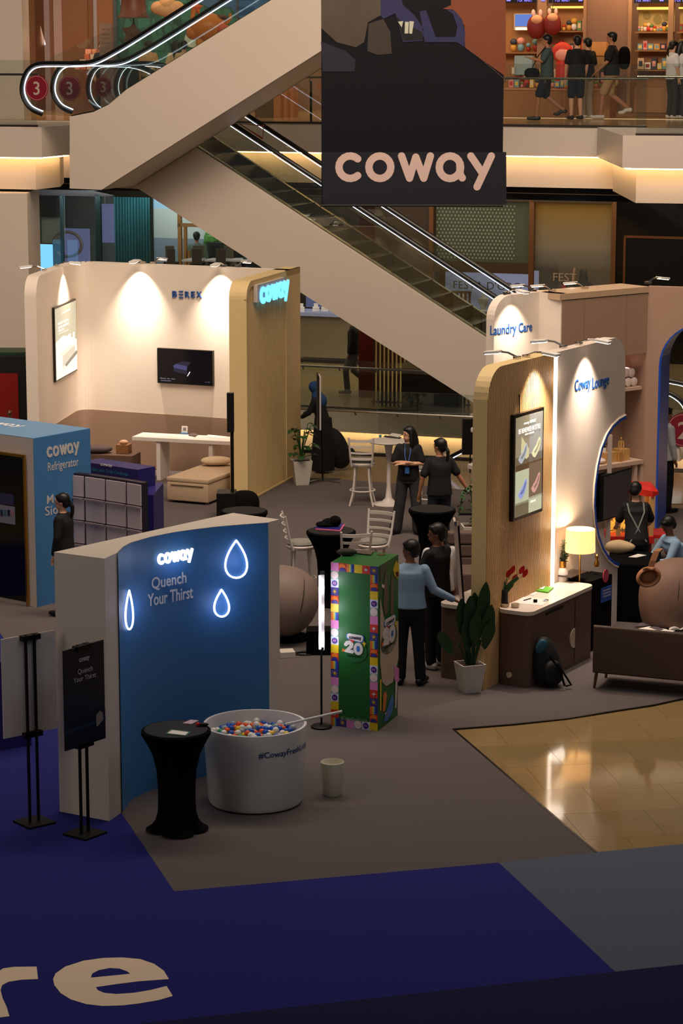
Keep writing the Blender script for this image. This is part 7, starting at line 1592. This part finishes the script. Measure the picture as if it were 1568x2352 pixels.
p = OP.px(384, 18); b = MB(); 
for dx, dz, r in ((-.2, .0, .17), (0, .07, .2), (.2, .0, .18), (0, -.04, .2), (.1, -.02, .2), (-.1, -.02, .19)): b.ball(p + V3(dx, 0, dz), r, 1, .7, .85, n=16, m=10)
o = b.build('cloud_ornament', M('cloud_peach', (214, 160, 110), .6), smooth=True); tag(o, 'peach puffy cloud ornament beside the brown bell', 'ornament')
p = OP.px(478, 62); t = T('orange_sculpture', 'large orange rounded sculpture with a star tipped tail in the upper window', 'sculpture', tuple(p)); OR_ = M('sculpt_orange', (216, 124, 34), .4)
b = MB(); b.ball(p + V3(0, 0, 0), .36, 1.15, .8, .85, n=20, m=12); b.ball(p + V3(-.33, 0, -.12), .16, n=12, m=8); b.ball(p + V3(.3, 0, -.1), .22, 1, .8, .8, n=14, m=8); b.build('body', OR_, t, smooth=True)
b = MB(); b.tube([p + V3(-.3, 0, .0), p + V3(-.34, 0, .25), p + V3(-.28, 0, .38)], [.08, .05, .04], 8); b.build('tail', OR_, t, smooth=True); star_mb(p + V3(-.27, 0, .42), .17, .09, .06, .1).build('tail_star', M('sculpt_orange2', (226, 100, 20), .4), t)
b = MB(); b.ball(p + V3(.33, -.2, -.05), .13, n=12, m=8); b.build('face', M('sculpt_coral', (220, 96, 60), .5), t, smooth=True); b = MB(); b.tube([p + V3(.4, 0, .08), p + V3(.5, 0, .2), p + V3(.48, 0, .3)], [.05, .04, .03], 6); b.build('horn', OR_, t, smooth=True)
b = MB(); b.ball(p + V3(.22, 0, .2), .17, 1.5, .8, .4, n=14, m=6); b.build('hair', M('sculpt_brown', (90, 52, 30), .6), t, smooth=True)
b = MB()
for dx in (-.18, .0): b.tube([p + V3(dx, 0, -.25), p + V3(dx, 0, -.65)], [.1, .07], 8)
b.build('legs', M('sculpt_gold', (230, 150, 60), .35), t, smooth=True)
# kiosk with pink glass boxes, sign panel
KP = nudge(SU, 1.6); p = KP.px(205, 145); t = T('gift_kiosk', 'kiosk table under the pile of pinkish gift boxes', 'kiosk', (p.x, p.y, Z3)); b = MB(); b.extr([KP.P(KP.uv(160, 200)[0], Z3), KP.P(KP.uv(262, 200)[0], Z3), KP.P(KP.uv(262, 200)[0], Z3+1.0), KP.P(KP.uv(160, 200)[0], Z3+1.0)], -KP.n*.5); b.build('table', M('kiosk_brown', (130, 80, 52), .5), t)
random.seed(9)
for r_, (y, x0, x1) in enumerate(((146, 164, 245), (131, 175, 240), (117, 186, 226), (104, 188, 214))):
    x = x0
    while x < x1:
        w_ = random.uniform(10, 17); u, z = KP.uv(x+w_/2, y); hh = .11; z = Z3+1.0+r_*.115; b = MB(); b.box(KP.P(u, z+hh/2, -.25), (w_/105, .2, hh), KP.rz); o = b.build('gift_box', M('gift_%d' % (int(x) % 4), ((236, 160, 130), (240, 190, 170), (226, 120, 90), (246, 210, 196))[int(x) % 4], .3)); tag(o, ('pinkish gift box in the bottom row on the kiosk', 'pinkish gift box in the second row on the kiosk', 'pinkish gift box in the third row on the kiosk', 'pinkish gift box on top of the kiosk pile')[r_], 'gift box', 'gift boxes on the kiosk row %d' % (r_+1)); x += w_+1
point('kiosk_light', KP.px(205, 90, .4), 8, (1, .6, .4), .2)
u0, u1, z0, z1 = quad(KP, 243, 53, 272, 140); t = T('menu_sign', 'tall grey lettered sign board behind the escalator rail', 'sign', KP.P(u0, Z3, .3)); rect(KP, u0, u1, Z3, z1, .3, .05, M('sign_taupe', (128, 104, 92), .5), 'board', t)
for i, (y, s_) in enumerate(((66, 'LEVEL 3'), (77, 'level'), (86, 'gifts'), (97, 'toys'))):
    fit_text(('GIFTS', 'and more', 'HERE', 'OPEN')[i] if False else '=====', KP, 248, y+4, 266, y, .352, .002, M('sign_text_dim', (84, 66, 60), .6), 0, name='print_line', parent=t)
# under the truss: kerb planter, barrier post, bench
GP = nudge(SU, 3.0)
b = MB(); u0, u1, z0, z1 = quad(GP, 585, 226, 628, 252); b.extr([GP.P(u0, Z3), GP.P(u1, Z3), GP.P(u1, z1), GP.P(u0, z1)], -GP.n*.5); o = b.build('planter_box', M('planter_brown', (96, 72, 54), .5)); tag(o, 'brown planter box seen under the upper escalator', 'planter')
for i in range(3):
    u0, u1, z0, z1 = quad(GP, 628+i*7, 214-i*6, 634+i*7, 246-i*4); b = MB(); b.extr([GP.P(u0, Z3, -.2*i), GP.P(u1+.1, Z3, -.2*i), GP.P(u1+.1, z1, -.2*i), GP.P(u0, z1, -.2*i)], -GP.n*.3); o = b.build('timber_step', M('step_timber', (176, 116, 74), .5)); tag(o, ('first', 'second', 'third')[i] + ' timber block beside the brown planter box', 'block')
FPn = nudge(FP, -.5); u, z = FPn.uv(714, 258); p = FPn.P(u, Z3); t = T('barrier_post', 'slim black barrier post on the gallery floor left of the banner', 'post', tuple(p)); b = MB(); b.box(p + V3(0, 0, .42), (.045, .045, .84)); b.build('post', BLACK, t); b = MB(); b.box(p + V3(0, 0, .01), (.3, .3, .02)); b.build('base_plate', BLACK, t)
b = MB(); u0, u1, z0, z1 = quad(GP, 655, 196, 780, 206); b.extr([GP.P(u0, z0, -2), GP.P(u1, z0, -2), GP.P(u1, z1, -2), GP.P(u0, z1, -2)], -GP.n*.5); o = b.build('long_bench', M('bench_wood', (150, 84, 44), .5)); tag(o, 'long low timber bench behind the legs under the escalator', 'bench')
# lit line shelves far right behind the arch
RQ = Plane((4.6, 44.2), (8, 43.2))
# ================================================================ PEOPLE
def remesh(mb, vox, smooth=4):
    me = bpy.data.meshes.new('tmp'); bmesh.ops.recalc_face_normals(mb.bm, faces=mb.bm.faces); mb.bm.to_mesh(me); mb.bm.free()
    o = bpy.data.objects.new('tmp', me); COL.objects.link(o)
    m = o.modifiers.new('r', 'REMESH'); m.mode = 'VOXEL'; m.voxel_size = vox
    if smooth: s = o.modifiers.new('s', 'SMOOTH'); s.factor = .5; s.iterations = smooth
    dg = bpy.context.evaluated_depsgraph_get(); out = bpy.data.meshes.new_from_object(o.evaluated_get(dg))
    bpy.data.objects.remove(o); bpy.data.meshes.remove(me)
    b = MB(); b.bm.free(); b.bm = bmesh.new(); b.bm.from_mesh(out); bpy.data.meshes.remove(out); return b
def limb(b, pts, rs, n=12):
    b.tube(pts, rs, n)
    for p, r in zip(pts, rs): b.ball(p, r*.99, n=12, m=8)
def ell(b, rows, n=18):
    """torso: rows of (centre, rx, ry, yaw)"""
    b.rings([[Vector(c) + V3(rx*cos(2*pi*k/n)*cos(a) - ry*sin(2*pi*k/n)*sin(a), rx*cos(2*pi*k/n)*sin(a) + ry*sin(2*pi*k/n)*cos(a), 0) for k in range(n)] for c, rx, ry, a in rows])
SKINS = {'fair': M('skin_fair', (206, 156, 126), .5), 'tan': M('skin_tan', (166, 112, 82), .5), 'brown': M('skin_brown', (122, 78, 56), .5)}
HAIRM = M('hair_black', (14, 11, 10), .45); EYEM = M('eye_dark', (20, 14, 12), .3); LIPM = M('lip', (150, 84, 74), .5)
def cloth(name, c): return M(name, c, .85, noise=.06, nscale=20, bump=.15)
def person(label, feet, yaw, h=1.68, female=False, skin='tan', lean=(0, 0), head=(0, 0), arms=None, legs=None, top=None, sleeve='short', bottom=None, blen='long', shoes=None, hair='short', z0=.012, vox=.011, group=None, hip=.93, lanyard=False, extra=None, wide=1.0, torso_len=1.0, tophem=.0, sit=False):
    """body posed in its own frame: +y is where it faces, +x its right; heights are for 1.70 m"""
    s = h/1.70; t = T('person', label, 'person', (0, 0, 0), group); sk = SKINS[skin]
    shw = (.165 if female else .185)*wide; hw = .088
    lx, ly = lean; HP_ = V3(0, 0, hip); ch = V3(lx*.7, ly*.7, hip+.36); sh = V3(lx, ly, hip+.485); nk = V3(lx*1.03, ly*1.05, hip+.53); hd = V3(lx*1.08+head[0]*.0, ly*1.12+.02, hip+.665)
    A = {'L': ((-shw-.05, .0, -.28), (-shw-.04, .06, -.52)), 'R': ((shw+.05, .0, -.28), (shw+.04, .06, -.52))}
    if arms: A.update(arms)
    Lg = {'L': ((-hw-.01, .03, .49), (-hw-.02, -.0, .085), 0), 'R': ((hw+.01, .03, .49), (hw+.02, .0, .085), 0)}
    if legs: Lg.update(legs)
    fat = wide
    # ---- body
    b = MB(); tw = fat*(.92 if female else 1)
    ell(b, [(HP_+V3(0, 0, -.07), .15*tw, .10*fat, 0), (HP_, .165*tw, .112*fat, 0), (HP_+V3(lx*.2, ly*.2, .14), (.128 if female else .15)*fat, .095*fat, 0), (ch+V3(0, .01, -.06), .155*tw, .11*fat, 0), (ch+V3(0, 0, .05), .165*tw, .105, 0), (sh+V3(0, 0, -.01), .145*tw, .08, 0), (nk, .062, .06, 0)])
    limb(b, [nk-V3(0, 0, .05), hd+V3(0, -.01, -.06)], [.056, .05])
    hands = {}
    for sd, sx in (('L', -1), ('R', 1)):
        S_ = sh + V3(sx*(shw-.02), 0, -.035); E_ = sh + Vector(A[sd][0]); W_ = sh + Vector(A[sd][1])
        limb(b, [S_, S_.lerp(E_, .5), E_, E_.lerp(W_, .45), W_], [.052, .045, .038, .036, .025]); hands[sd] = (E_, W_)
        d = (W_-E_).normalized(); u = d.cross(V3(0, 0, 1)); u = u.normalized() if u.length > .05 else V3(1, 0, 0); v = u.cross(d)
        pal = W_ + d*.06; ell_ = [(W_ + d*.0, .022, .018), (W_ + d*.04, .036, .016), (W_ + d*.09, .038, .015)]
        b.rings([[c + u*(rx*cos(2*pi*k/10)) + v*(ry*sin(2*pi*k/10)) for k in range(10)] for c, rx, ry in ell_])
        for k, (o_, L_) in enumerate(((-.028, .062), (-.010, .074), (.009, .070), (.027, .055))):
            f0 = W_ + d*.085 + u*o_; f1 = f0 + d*L_*.55 - V3(0, 0, .004); f2 = f1 + d*L_*.42 - v*(.018 if v.z > 0 else -.018); b.tube([f0, f1, f2], [.009, .0085, .007], 6)
        th = W_ + d*.03 - u*(.034*(1 if sd == 'R' else -1)); b.tube([th, th + d*.03 - u*(.014*(1 if sd == 'R' else -1)), th + d*.06 - u*(.014*(1 if sd == 'R' else -1))], [.012, .010, .008], 6)
        K_, An, toe = Lg[sd]; H_ = HP_ + V3(sx*hw, 0, -.03); K_ = Vector(K_); An = Vector(An)
        limb(b, [H_, H_.lerp(K_, .5), K_, K_.lerp(An, .35), An], [.085, .072, .052, .052, .036])
        fd = V3(sin(toe), cos(toe), 0); tilt = V3(0, 0, -.035) if An.z < .12 else V3(0, 0, -.09)
        limb(b, [An + V3(0, 0, -.035) - fd*.04, An + fd*.10 + tilt, An + fd*.15 + tilt], [.036, .030, .026], 8)
    # head
    hy, hp = head; Rh = Matrix.Rotation(hy, 3, 'Z') @ Matrix.Rotation(hp, 3, 'X'); f = lambda x, y, z: hd + Rh @ V3(x, y, z)
    b.ball(f(0, -.005, .025), .082, .93, 1.12, 1.12, n=18, m=12, R=Rh); b.ball(f(0, .022, -.045), .058, .95, 1.05, 1.15, n=14, m=10, R=Rh)
    b.ball(f(0, .088, -.012), .014, .8, 1.1, 1.5, n=8, m=6, R=Rh)
    for sx in (-1, 1): b.ball(f(sx*.078, -.005, -.002), .02, .4, .8, 1.3, n=8, m=6, R=Rh)
    body = remesh(b, vox, 3)
    # face details
    body.mi = 1
    for sx in (-1, 1): body.ball(f(sx*.030, .078, .012), .009, 1.3, .5, .7, n=8, m=6, R=Rh); body.ball(f(sx*.031, .082, .034), .010, 1.8, .4, .35, n=8, m=4, R=Rh)
    body.mi = 2; body.ball(f(0, .082, -.052), .012, 1.7, .5, .5, n=8, m=4, R=Rh); body.mi = 0
    parts = [('body', body, [sk, EYEM, LIPM])]
    # ---- top
    g_ = .016
    if top:
        b = MB(); ht = HP_ + V3(0, 0, -.06 - tophem)
        ell(b, [(ht, .185*tw+g_, .128*fat+g_, 0), (HP_+V3(0, 0, .05), .172*tw+g_, .125*fat+g_, 0), (HP_+V3(lx*.3, ly*.3, .2), .155*tw+g_, .115*fat+g_, 0), (ch, .17*tw+g_, .118*fat+g_, 0), (ch+V3(0, 0, .06), .17*tw+g_, .112+g_, 0), (sh+V3(0, 0, -.03), .16*tw+g_, .088+g_, 0), (sh+V3(0, 0, .025), .10, .065+g_, 0), (nk, .072, .07, 0)])
        for sd, sx in (('L', -1), ('R', 1)):
            S_ = sh + V3(sx*(shw-.02), 0, -.035); E_, W_ = hands[sd]
            if sleeve == 'short': limb(b, [S_, S_.lerp(E_, .4), S_.lerp(E_, .8)], [.068, .066, .066])
            else: limb(b, [S_, S_.lerp(E_, .5), E_, E_.lerp(W_, .5), E_.lerp(W_, .92)], [.068, .060, .054, .048, .042])
        parts.append(('shirt', remesh(b, vox, 3), [top]))
    if bottom:
        b = MB(); ell(b, [(HP_+V3(0, 0, .05), .160*tw+.014, .112*fat+.012, 0), (HP_, .172*tw+.012, .12*fat+.012, 0), (HP_+V3(0, 0, -.1), .165*tw+.01, .115*fat+.01, 0)])
        for sd, sx in (('L', -1), ('R', 1)):
            K_, An, toe = Lg[sd]; H_ = HP_ + V3(sx*hw, 0, -.03); K_ = Vector(K_); An = Vector(An)
            if blen == 'long': limb(b, [H_, H_.lerp(K_, .5), K_, K_.lerp(An, .5), K_.lerp(An, .96)], [.098, .088, .072, .068, .066])
            elif blen == 'wide': limb(b, [H_, H_.lerp(K_, .5), K_, K_.lerp(An, .5), K_.lerp(An, 1.02)], [.10, .095, .088, .095, .105])
            elif blen == 'shorts': limb(b, [H_, H_.lerp(K_, .5), H_.lerp(K_, .95)], [.102, .096, .09])
        parts.append(('trousers' if blen != 'shorts' else 'shorts', remesh(b, vox, 3), [bottom]))
    if shoes:
        b = MB()
        for sd in 'LR':
            K_, An, toe = Lg[sd]; An = Vector(An); fd = V3(sin(toe), cos(toe), 0); tilt = V3(0, 0, -.04) if An.z < .12 else V3(0, 0, -.09)
            limb(b, [An + V3(0, 0, -.035) - fd*.045, An + fd*.03 + V3(0, 0, -.035), An + fd*.11 + tilt, An + fd*.17 + tilt], [.046, .046, .040, .034], 10)
        parts.append(('shoes', remesh(b, vox, 2), [shoes]))
    # ---- hair
    b = MB()
    if hair != 'scarf':
        b.ball(f(0, -.022, .048), .093, .98, 1.08, 1.02, n=18, m=12, R=Rh); b.ball(f(0, -.055, .0), .078, 1.02, .8, 1.05, n=16, m=10, R=Rh); b.ball(f(0, .045, .085), .045, 1.45, 1, .6, n=12, m=8, R=Rh)
    if hair == 'long': 
        limb(b, [f(0, -.06, .0), f(0, -.085, -.12), f(0, -.10, -.26), f(0, -.105, -.38)], [.085, .09, .085, .05])
        for sx in (-1, 1): limb(b, [f(sx*.07, -.01, .03), f(sx*.085, -.01, -.1), f(sx*.085, -.02, -.24)], [.03, .034, .022])
    elif hair == 'pony': b.ball(f(0, -.105, .02), .028, n=10, m=8); limb(b, [f(0, -.11, .02), f(0, -.15, -.06), f(0, -.145, -.16), f(0, -.13, -.24)], [.022, .03, .026, .012])
    elif hair == 'scarf':
        b.ball(f(0, -.01, .03), .105, .98, 1.12, 1.12, n=18, m=12, R=Rh); limb(b, [f(0, -.02, -.05), f(0, -.0, -.16), f(0, .0, -.26)], [.085, .12, .16]); 
    parts.append(('headscarf' if hair == 'scarf' else 'hair', remesh(b, max(vox, .009), 2), [extra.get('scarf') if (extra and hair == 'scarf') else HAIRM]))
    if lanyard:
        b = MB(); fy = .135*fat
        for sx in (-1, 1): b.tube([nk + V3(sx*.05, .05, .0), ch + V3(sx*.04, fy+.02, .0), HP_ + V3(lx*.4, fy+.035, .17)], .007, 5)
        b.box(HP_ + V3(lx*.4, fy+.045, .12), (.07, .008, .10)); parts.append(('lanyard', b, [M('lanyard_blue', (60, 110, 180), .5)]))
    c = Vector(feet); R = Matrix.Rotation(yaw, 4, 'Z') @ Matrix.Scale(s, 4)
    for nm, mb, mats in parts:
        for fc in mb.bm.faces: fc.smooth = True
        o = mb.build(nm, mats, None, smooth=True); o.parent = t; o.data.transform(Matrix.Scale(s, 4))
    t.location = (c.x, c.y, c.z if len(c) > 2 and c.z else z0); t.rotation_euler = (0, 0, yaw); t['s_'] = s
    del t['s_']
    return t
BLK = cloth('cloth_black', (15, 14, 15)); CHAR = cloth('cloth_charcoal', (44, 42, 44)); LBL = cloth('cloth_light_blue', (140, 168, 196)); WHT = cloth('cloth_white', (206, 206, 208)); NVY = cloth('cloth_navy', (20, 22, 36))
SHB_ = M('shoe_black', (12, 11, 11), .4); SHW_ = M('shoe_white', (200, 192, 184), .5)
FACE = pi   # yaw pi looks towards the camera
# woman with long hair, arms crossed
person('woman with long black hair, black blouse, arms crossed, blue lanyard and dark wide trousers', G(937, 1228), pi-.15, 1.64, True, 'fair', head=(-.95, 0), top=BLK, sleeve='short', bottom=CHAR, blen='wide', shoes=SHB_, hair='long', lanyard=True,
       arms={'L': ((-.23, .05, -.27), (.05, .21, -.26)), 'R': ((.23, .05, -.27), (-.05, .24, -.23))}, legs={'L': ((-.13, .03, .49), (-.17, 0, .085), -.2), 'R': ((.13, .03, .49), (.20, 0, .085), .3)})
# woman from behind with ponytail
person('woman in black shirt seen from behind with low ponytail, one hand stretched out sideways', G(1008, 1268), .25, 1.66, True, 'tan', head=(.75, 0), top=BLK, sleeve='short', bottom=NVY, blen='long', shoes=SHB_, hair='pony', wide=1.08,
       arms={'L': ((-.27, -.02, -.26), (-.30, .03, -.50)), 'R': ((.28, -.02, -.25), (.42, -.02, -.46))})
# two men by the green box
person('man in pale blue shirt and black trousers with one hand on the counter', G(940, 1575), -.15, 1.70, False, 'brown', head=(1.35, -.05), top=LBL, sleeve='long', bottom=BLK, shoes=SHB_, hair='short',
       arms={'L': ((-.24, .05, -.26), (-.16, .25, -.35)), 'R': ((.28, .0, -.27), (.50, .10, -.40))}, legs={'R': ((.10, .03, .49), (.13, .0, .085), .3)}, tophem=-.06)
person('man in black shirt with folded arms and white shoes behind the pale blue shirt', G(1002, 1536), .9, 1.74, False, 'brown', head=(.7, 0), top=BLK, sleeve='short', bottom=BLK, shoes=SHW_, hair='short',
       arms={'L': ((-.22, .08, -.26), (.04, .21, -.24)), 'R': ((.22, .08, -.26), (-.04, .24, -.21))})
person('person in white shirt mostly hidden behind the man in black', G(1008, 1512), .3, 1.62, False, 'tan', head=(.3, 0), top=WHT, sleeve='long', bottom=BLK, shoes=SHB_, hair='short', vox=.014)
# woman at the left with ponytail
person('woman in black long sleeved top with ponytail standing behind the white wall end', G(150, 1415), 1.25, 1.60, True, 'fair', head=(.3, 0), top=BLK, sleeve='long', bottom=BLK, shoes=SHB_, hair='pony', vox=.011)
# hijab wearer bending with black bag
hj = person('person in blue headscarf and black robe bending forward beside the edge on sign', G(742, 1084), 1.35, 1.55, True, 'tan', lean=(0, .13), head=(0, -.35), top=BLK, sleeve='long', bottom=None, shoes=SHB_, hair='scarf', vox=.015, tophem=.05,
       arms={'L': ((-.2, .10, -.26), (-.14, .26, -.36)), 'R': ((.2, .10, -.26), (.14, .28, -.34))}, extra={'scarf': cloth('scarf_blue', (28, 62, 108))})
b = MB(); b.lathe([(.20, .03), (.21, .3), (.17, .7), (.15, .95), (0, .97)], (0, 0, 0), 22, cap=False); o = b.build('robe', BLK, None, smooth=True); o.parent = hj
c = G(768, 1082); b = MB(); blob(b, c + V3(.02, .05, .40), .22, .16, .38, 18, 12, 2.3, Matrix.Rotation(radians(-24), 3, 'Y')); b.tube([c + V3(.12, 0, .45), c + V3(.30, -.02, .36), c + V3(.36, 0, .30)], [.06, .05, .03], 8); o = b.build('black_garment_bag', BLK, smooth=True); tag(o, 'large black bag or cloth bundle leaning beside the person in blue headscarf', 'bag')
# woman at the red cart
w = person('woman in black top with crossed pale apron straps seen from behind at the red cart', G(1458, 1392), .1, 1.60, True, 'fair', lean=(.02, .20), head=(-.5, -.45), top=BLK, sleeve='short', bottom=BLK, shoes=SHB_, hair='short', arms={'L': ((-.24, .04, -.25), (-.22, .22, -.34)), 'R': ((.24, .04, -.25), (.2, .22, -.36))})
b = MB(); 
for sx in (-1, 1): b.tube([(sx*.11, .12, 1.36), (sx*.10, .02, 1.25), (0, -.07, 1.05), (-sx*.11, -.11, .88)], .011, 5)
b.build('apron_straps', M('apron_grey', (126, 130, 124), .7), None, kind='stuff').parent = w
# seated man at the right edge
person('man in pale blue shirt sitting bent forward at the right edge', G(1560, 1405), 1.9, 1.66, False, 'brown', lean=(0, .16), head=(.1, -.5), hip=.52, top=LBL, sleeve='long', bottom=BLK, shoes=SHB_, hair='short', legs={'L': ((-.12, .42, .50), (-.12, .40, .085), 0), 'R': ((.12, .42, .50), (.12, .40, .085), 0)}, arms={'L': ((-.22, .14, -.26), (-.1, .34, -.3)), 'R': ((.22, .14, -.26), (.1, .34, -.3))})
b = MB(); c = G(1562, 1405); b.rbox((c.x, c.y, .22), (.42, .42, .40), .05); o = b.build('stool_seat', MATTE); o.name = 'low_stool'; tag(o, 'low black stool under the seated man at the right edge', 'stool')
# person behind the blue arch
person('person in black trousers and white shirt standing beyond the blue arch', G(1524, 1178), -1.2, 1.68, False, 'tan', top=WHT, sleeve='long', bottom=BLK, shoes=SHB_, hair='short', vox=.015)
# arcade walker
person('person in black top and grey trousers walking across the arcade floor', G(812, 905, 0), 1.4, 1.70, False, 'brown', top=BLK, sleeve='long', bottom=M('jean_grey', (70, 74, 78), .8), shoes=SHB_, hair='short', vox=.018, legs={'L': ((-.08, .16, .52), (-.08, .12, .085), 0), 'R': ((.08, .02, .50), (.08, -.34, .20), 0)}, z0=.0)
# cafe figure behind glass
q = nudge(SL, -1.6).px(452, 600); person('person in grey green top standing at the cafe window, seen from behind', (q.x, q.y, 1.30), .1, 1.66, False, 'tan', top=cloth('cloth_sage', (96, 116, 108)), sleeve='long', bottom=NVY, shoes=SHB_, hair='short', vox=.02)
# gallery shoppers
gz3 = Z3 + .006
def gal(label, px, py, yaw, **k): c = G(px, py, gz3); k.setdefault('vox', .015); return person(label, (c.x, c.y, gz3), yaw, **k)
walkL = {'L': ((-.08, .16, .52), (-.08, .20, .085), 0), 'R': ((.08, .02, .50), (.08, -.34, .22), 0)}
g1 = gal('young man in grey green tee and dark shorts walking left on the gallery', 1254, 277, 1.5, h=1.74, skin='tan', top=cloth('cloth_teal', (58, 76, 76)), bottom=NVY, blen='shorts', shoes=SHB_, legs=walkL, arms={'L': ((-.22, .10, -.22), (-.16, .34, -.16)), 'R': ((.22, -.02, -.27), (.2, .1, -.44))})
b = MB(); p = G(1225, 170, 7.0); p = V3(g1.location.x-.32, g1.location.y-.12, Z3+.98); blob(b, p, .16, .06, .11, p=2.6); b.tube([p + V3(.0, 0, .1), p + V3(.12, 0, .35), p + V3(.28, 0, .55)], .01, 5); o = b.build('black_shoulder_bag', MATTE, smooth=True); tag(o, 'black shoulder bag hanging before the first gallery walker', 'bag')
gal('person in black tee and dark shorts browsing the toy counter', 1322, 275, .35, h=1.72, skin='fair', top=BLK, bottom=NVY, blen='shorts', shoes=SHB_)
gal('person in black tee and pale trousers standing right behind the dark shorts wearer', 1346, 273, .7, h=1.68, skin='fair', top=BLK, bottom=cloth('cloth_stone', (150, 136, 116)), shoes=SHW_)
g4 = gal('heavy man in black tee, khaki shorts and white shoes walking left with a backpack', 1402, 274, 1.45, h=1.80, skin='tan', wide=1.18, top=BLK, bottom=cloth('cloth_khaki', (166, 132, 92)), blen='shorts', shoes=SHW_, legs=walkL, arms={'L': ((-.24, .08, -.27), (-.2, .30, -.48))})
p = g4.location + V3(.26, 0, 1.28); b = MB(); blob(b, p, .13, .14, .24, p=2.6); o = b.build('backpack', MATTE, smooth=True); tag(o, 'black backpack worn by the heavy man on the gallery', 'backpack')
for i, (x, lb, hr) in enumerate(((1541, 'woman with white headband and pale top in the right shop bay', 'pony'), (1560, 'woman with long dark hair and pale top at the right image edge', 'long'))): gal(lb, x, 273, -1.2, h=1.62, female=True, skin='fair', top=WHT, bottom=CHAR, shoes=SHW_, hair=hr, vox=.018)
for i, (x, y, lb, hr, tp, yw) in enumerate(((343, 262, 'woman with red brown cap and beige top behind the escalator rail', 'short', 'cloth_beige', .2), (406, 262, 'woman with long dark hair and cream backpack behind the escalator rail', 'long', 'cloth_cream', .1), (424, 266, 'short haired woman in beige top behind the escalator rail', 'short', 'cloth_sand', .0), (238, 262, 'person in dark top peering over the kiosk boxes', 'short', 'cloth_dk', 3.0))):
    gal(lb, x, y, yw, h=1.62, female=True, skin='fair', top=cloth(tp, {'cloth_beige': (196, 160, 116), 'cloth_cream': (220, 190, 150), 'cloth_sand': (206, 176, 136), 'cloth_dk': (40, 34, 34)}[tp]), bottom=CHAR, shoes=SHB_, hair=hr, vox=.02)
gal('pair of legs in beige trousers and white shoes walking under the escalator', 704, 251, 1.3, h=1.68, skin='fair', top=cloth('cloth_olive', (120, 110, 70)), bottom=cloth('cloth_tan', (150, 120, 84)), shoes=SHW_, legs=walkL, vox=.02)
gal('person in pink shorts and sandals standing by the timber blocks under the escalator', 656, 251, 1.0, h=1.6, female=True, skin='fair', top=WHT, bottom=cloth('cloth_coral', (190, 90, 70)), blen='shorts', shoes=cloth('sandal', (206, 160, 90)), vox=.02)
q = SF.px(1308, 700, -1.2); person('person with raised arm reaching behind the frosted jewellery shop glass', (q.x, q.y, .0), -.4, 1.66, True, 'fair', top=BLK, sleeve='short', bottom=BLK, blen='shorts', shoes=SHB_, hair='long', vox=.02, arms={'L': ((-.26, .06, -.05), (-.28, .14, .22))}).location.z = .6
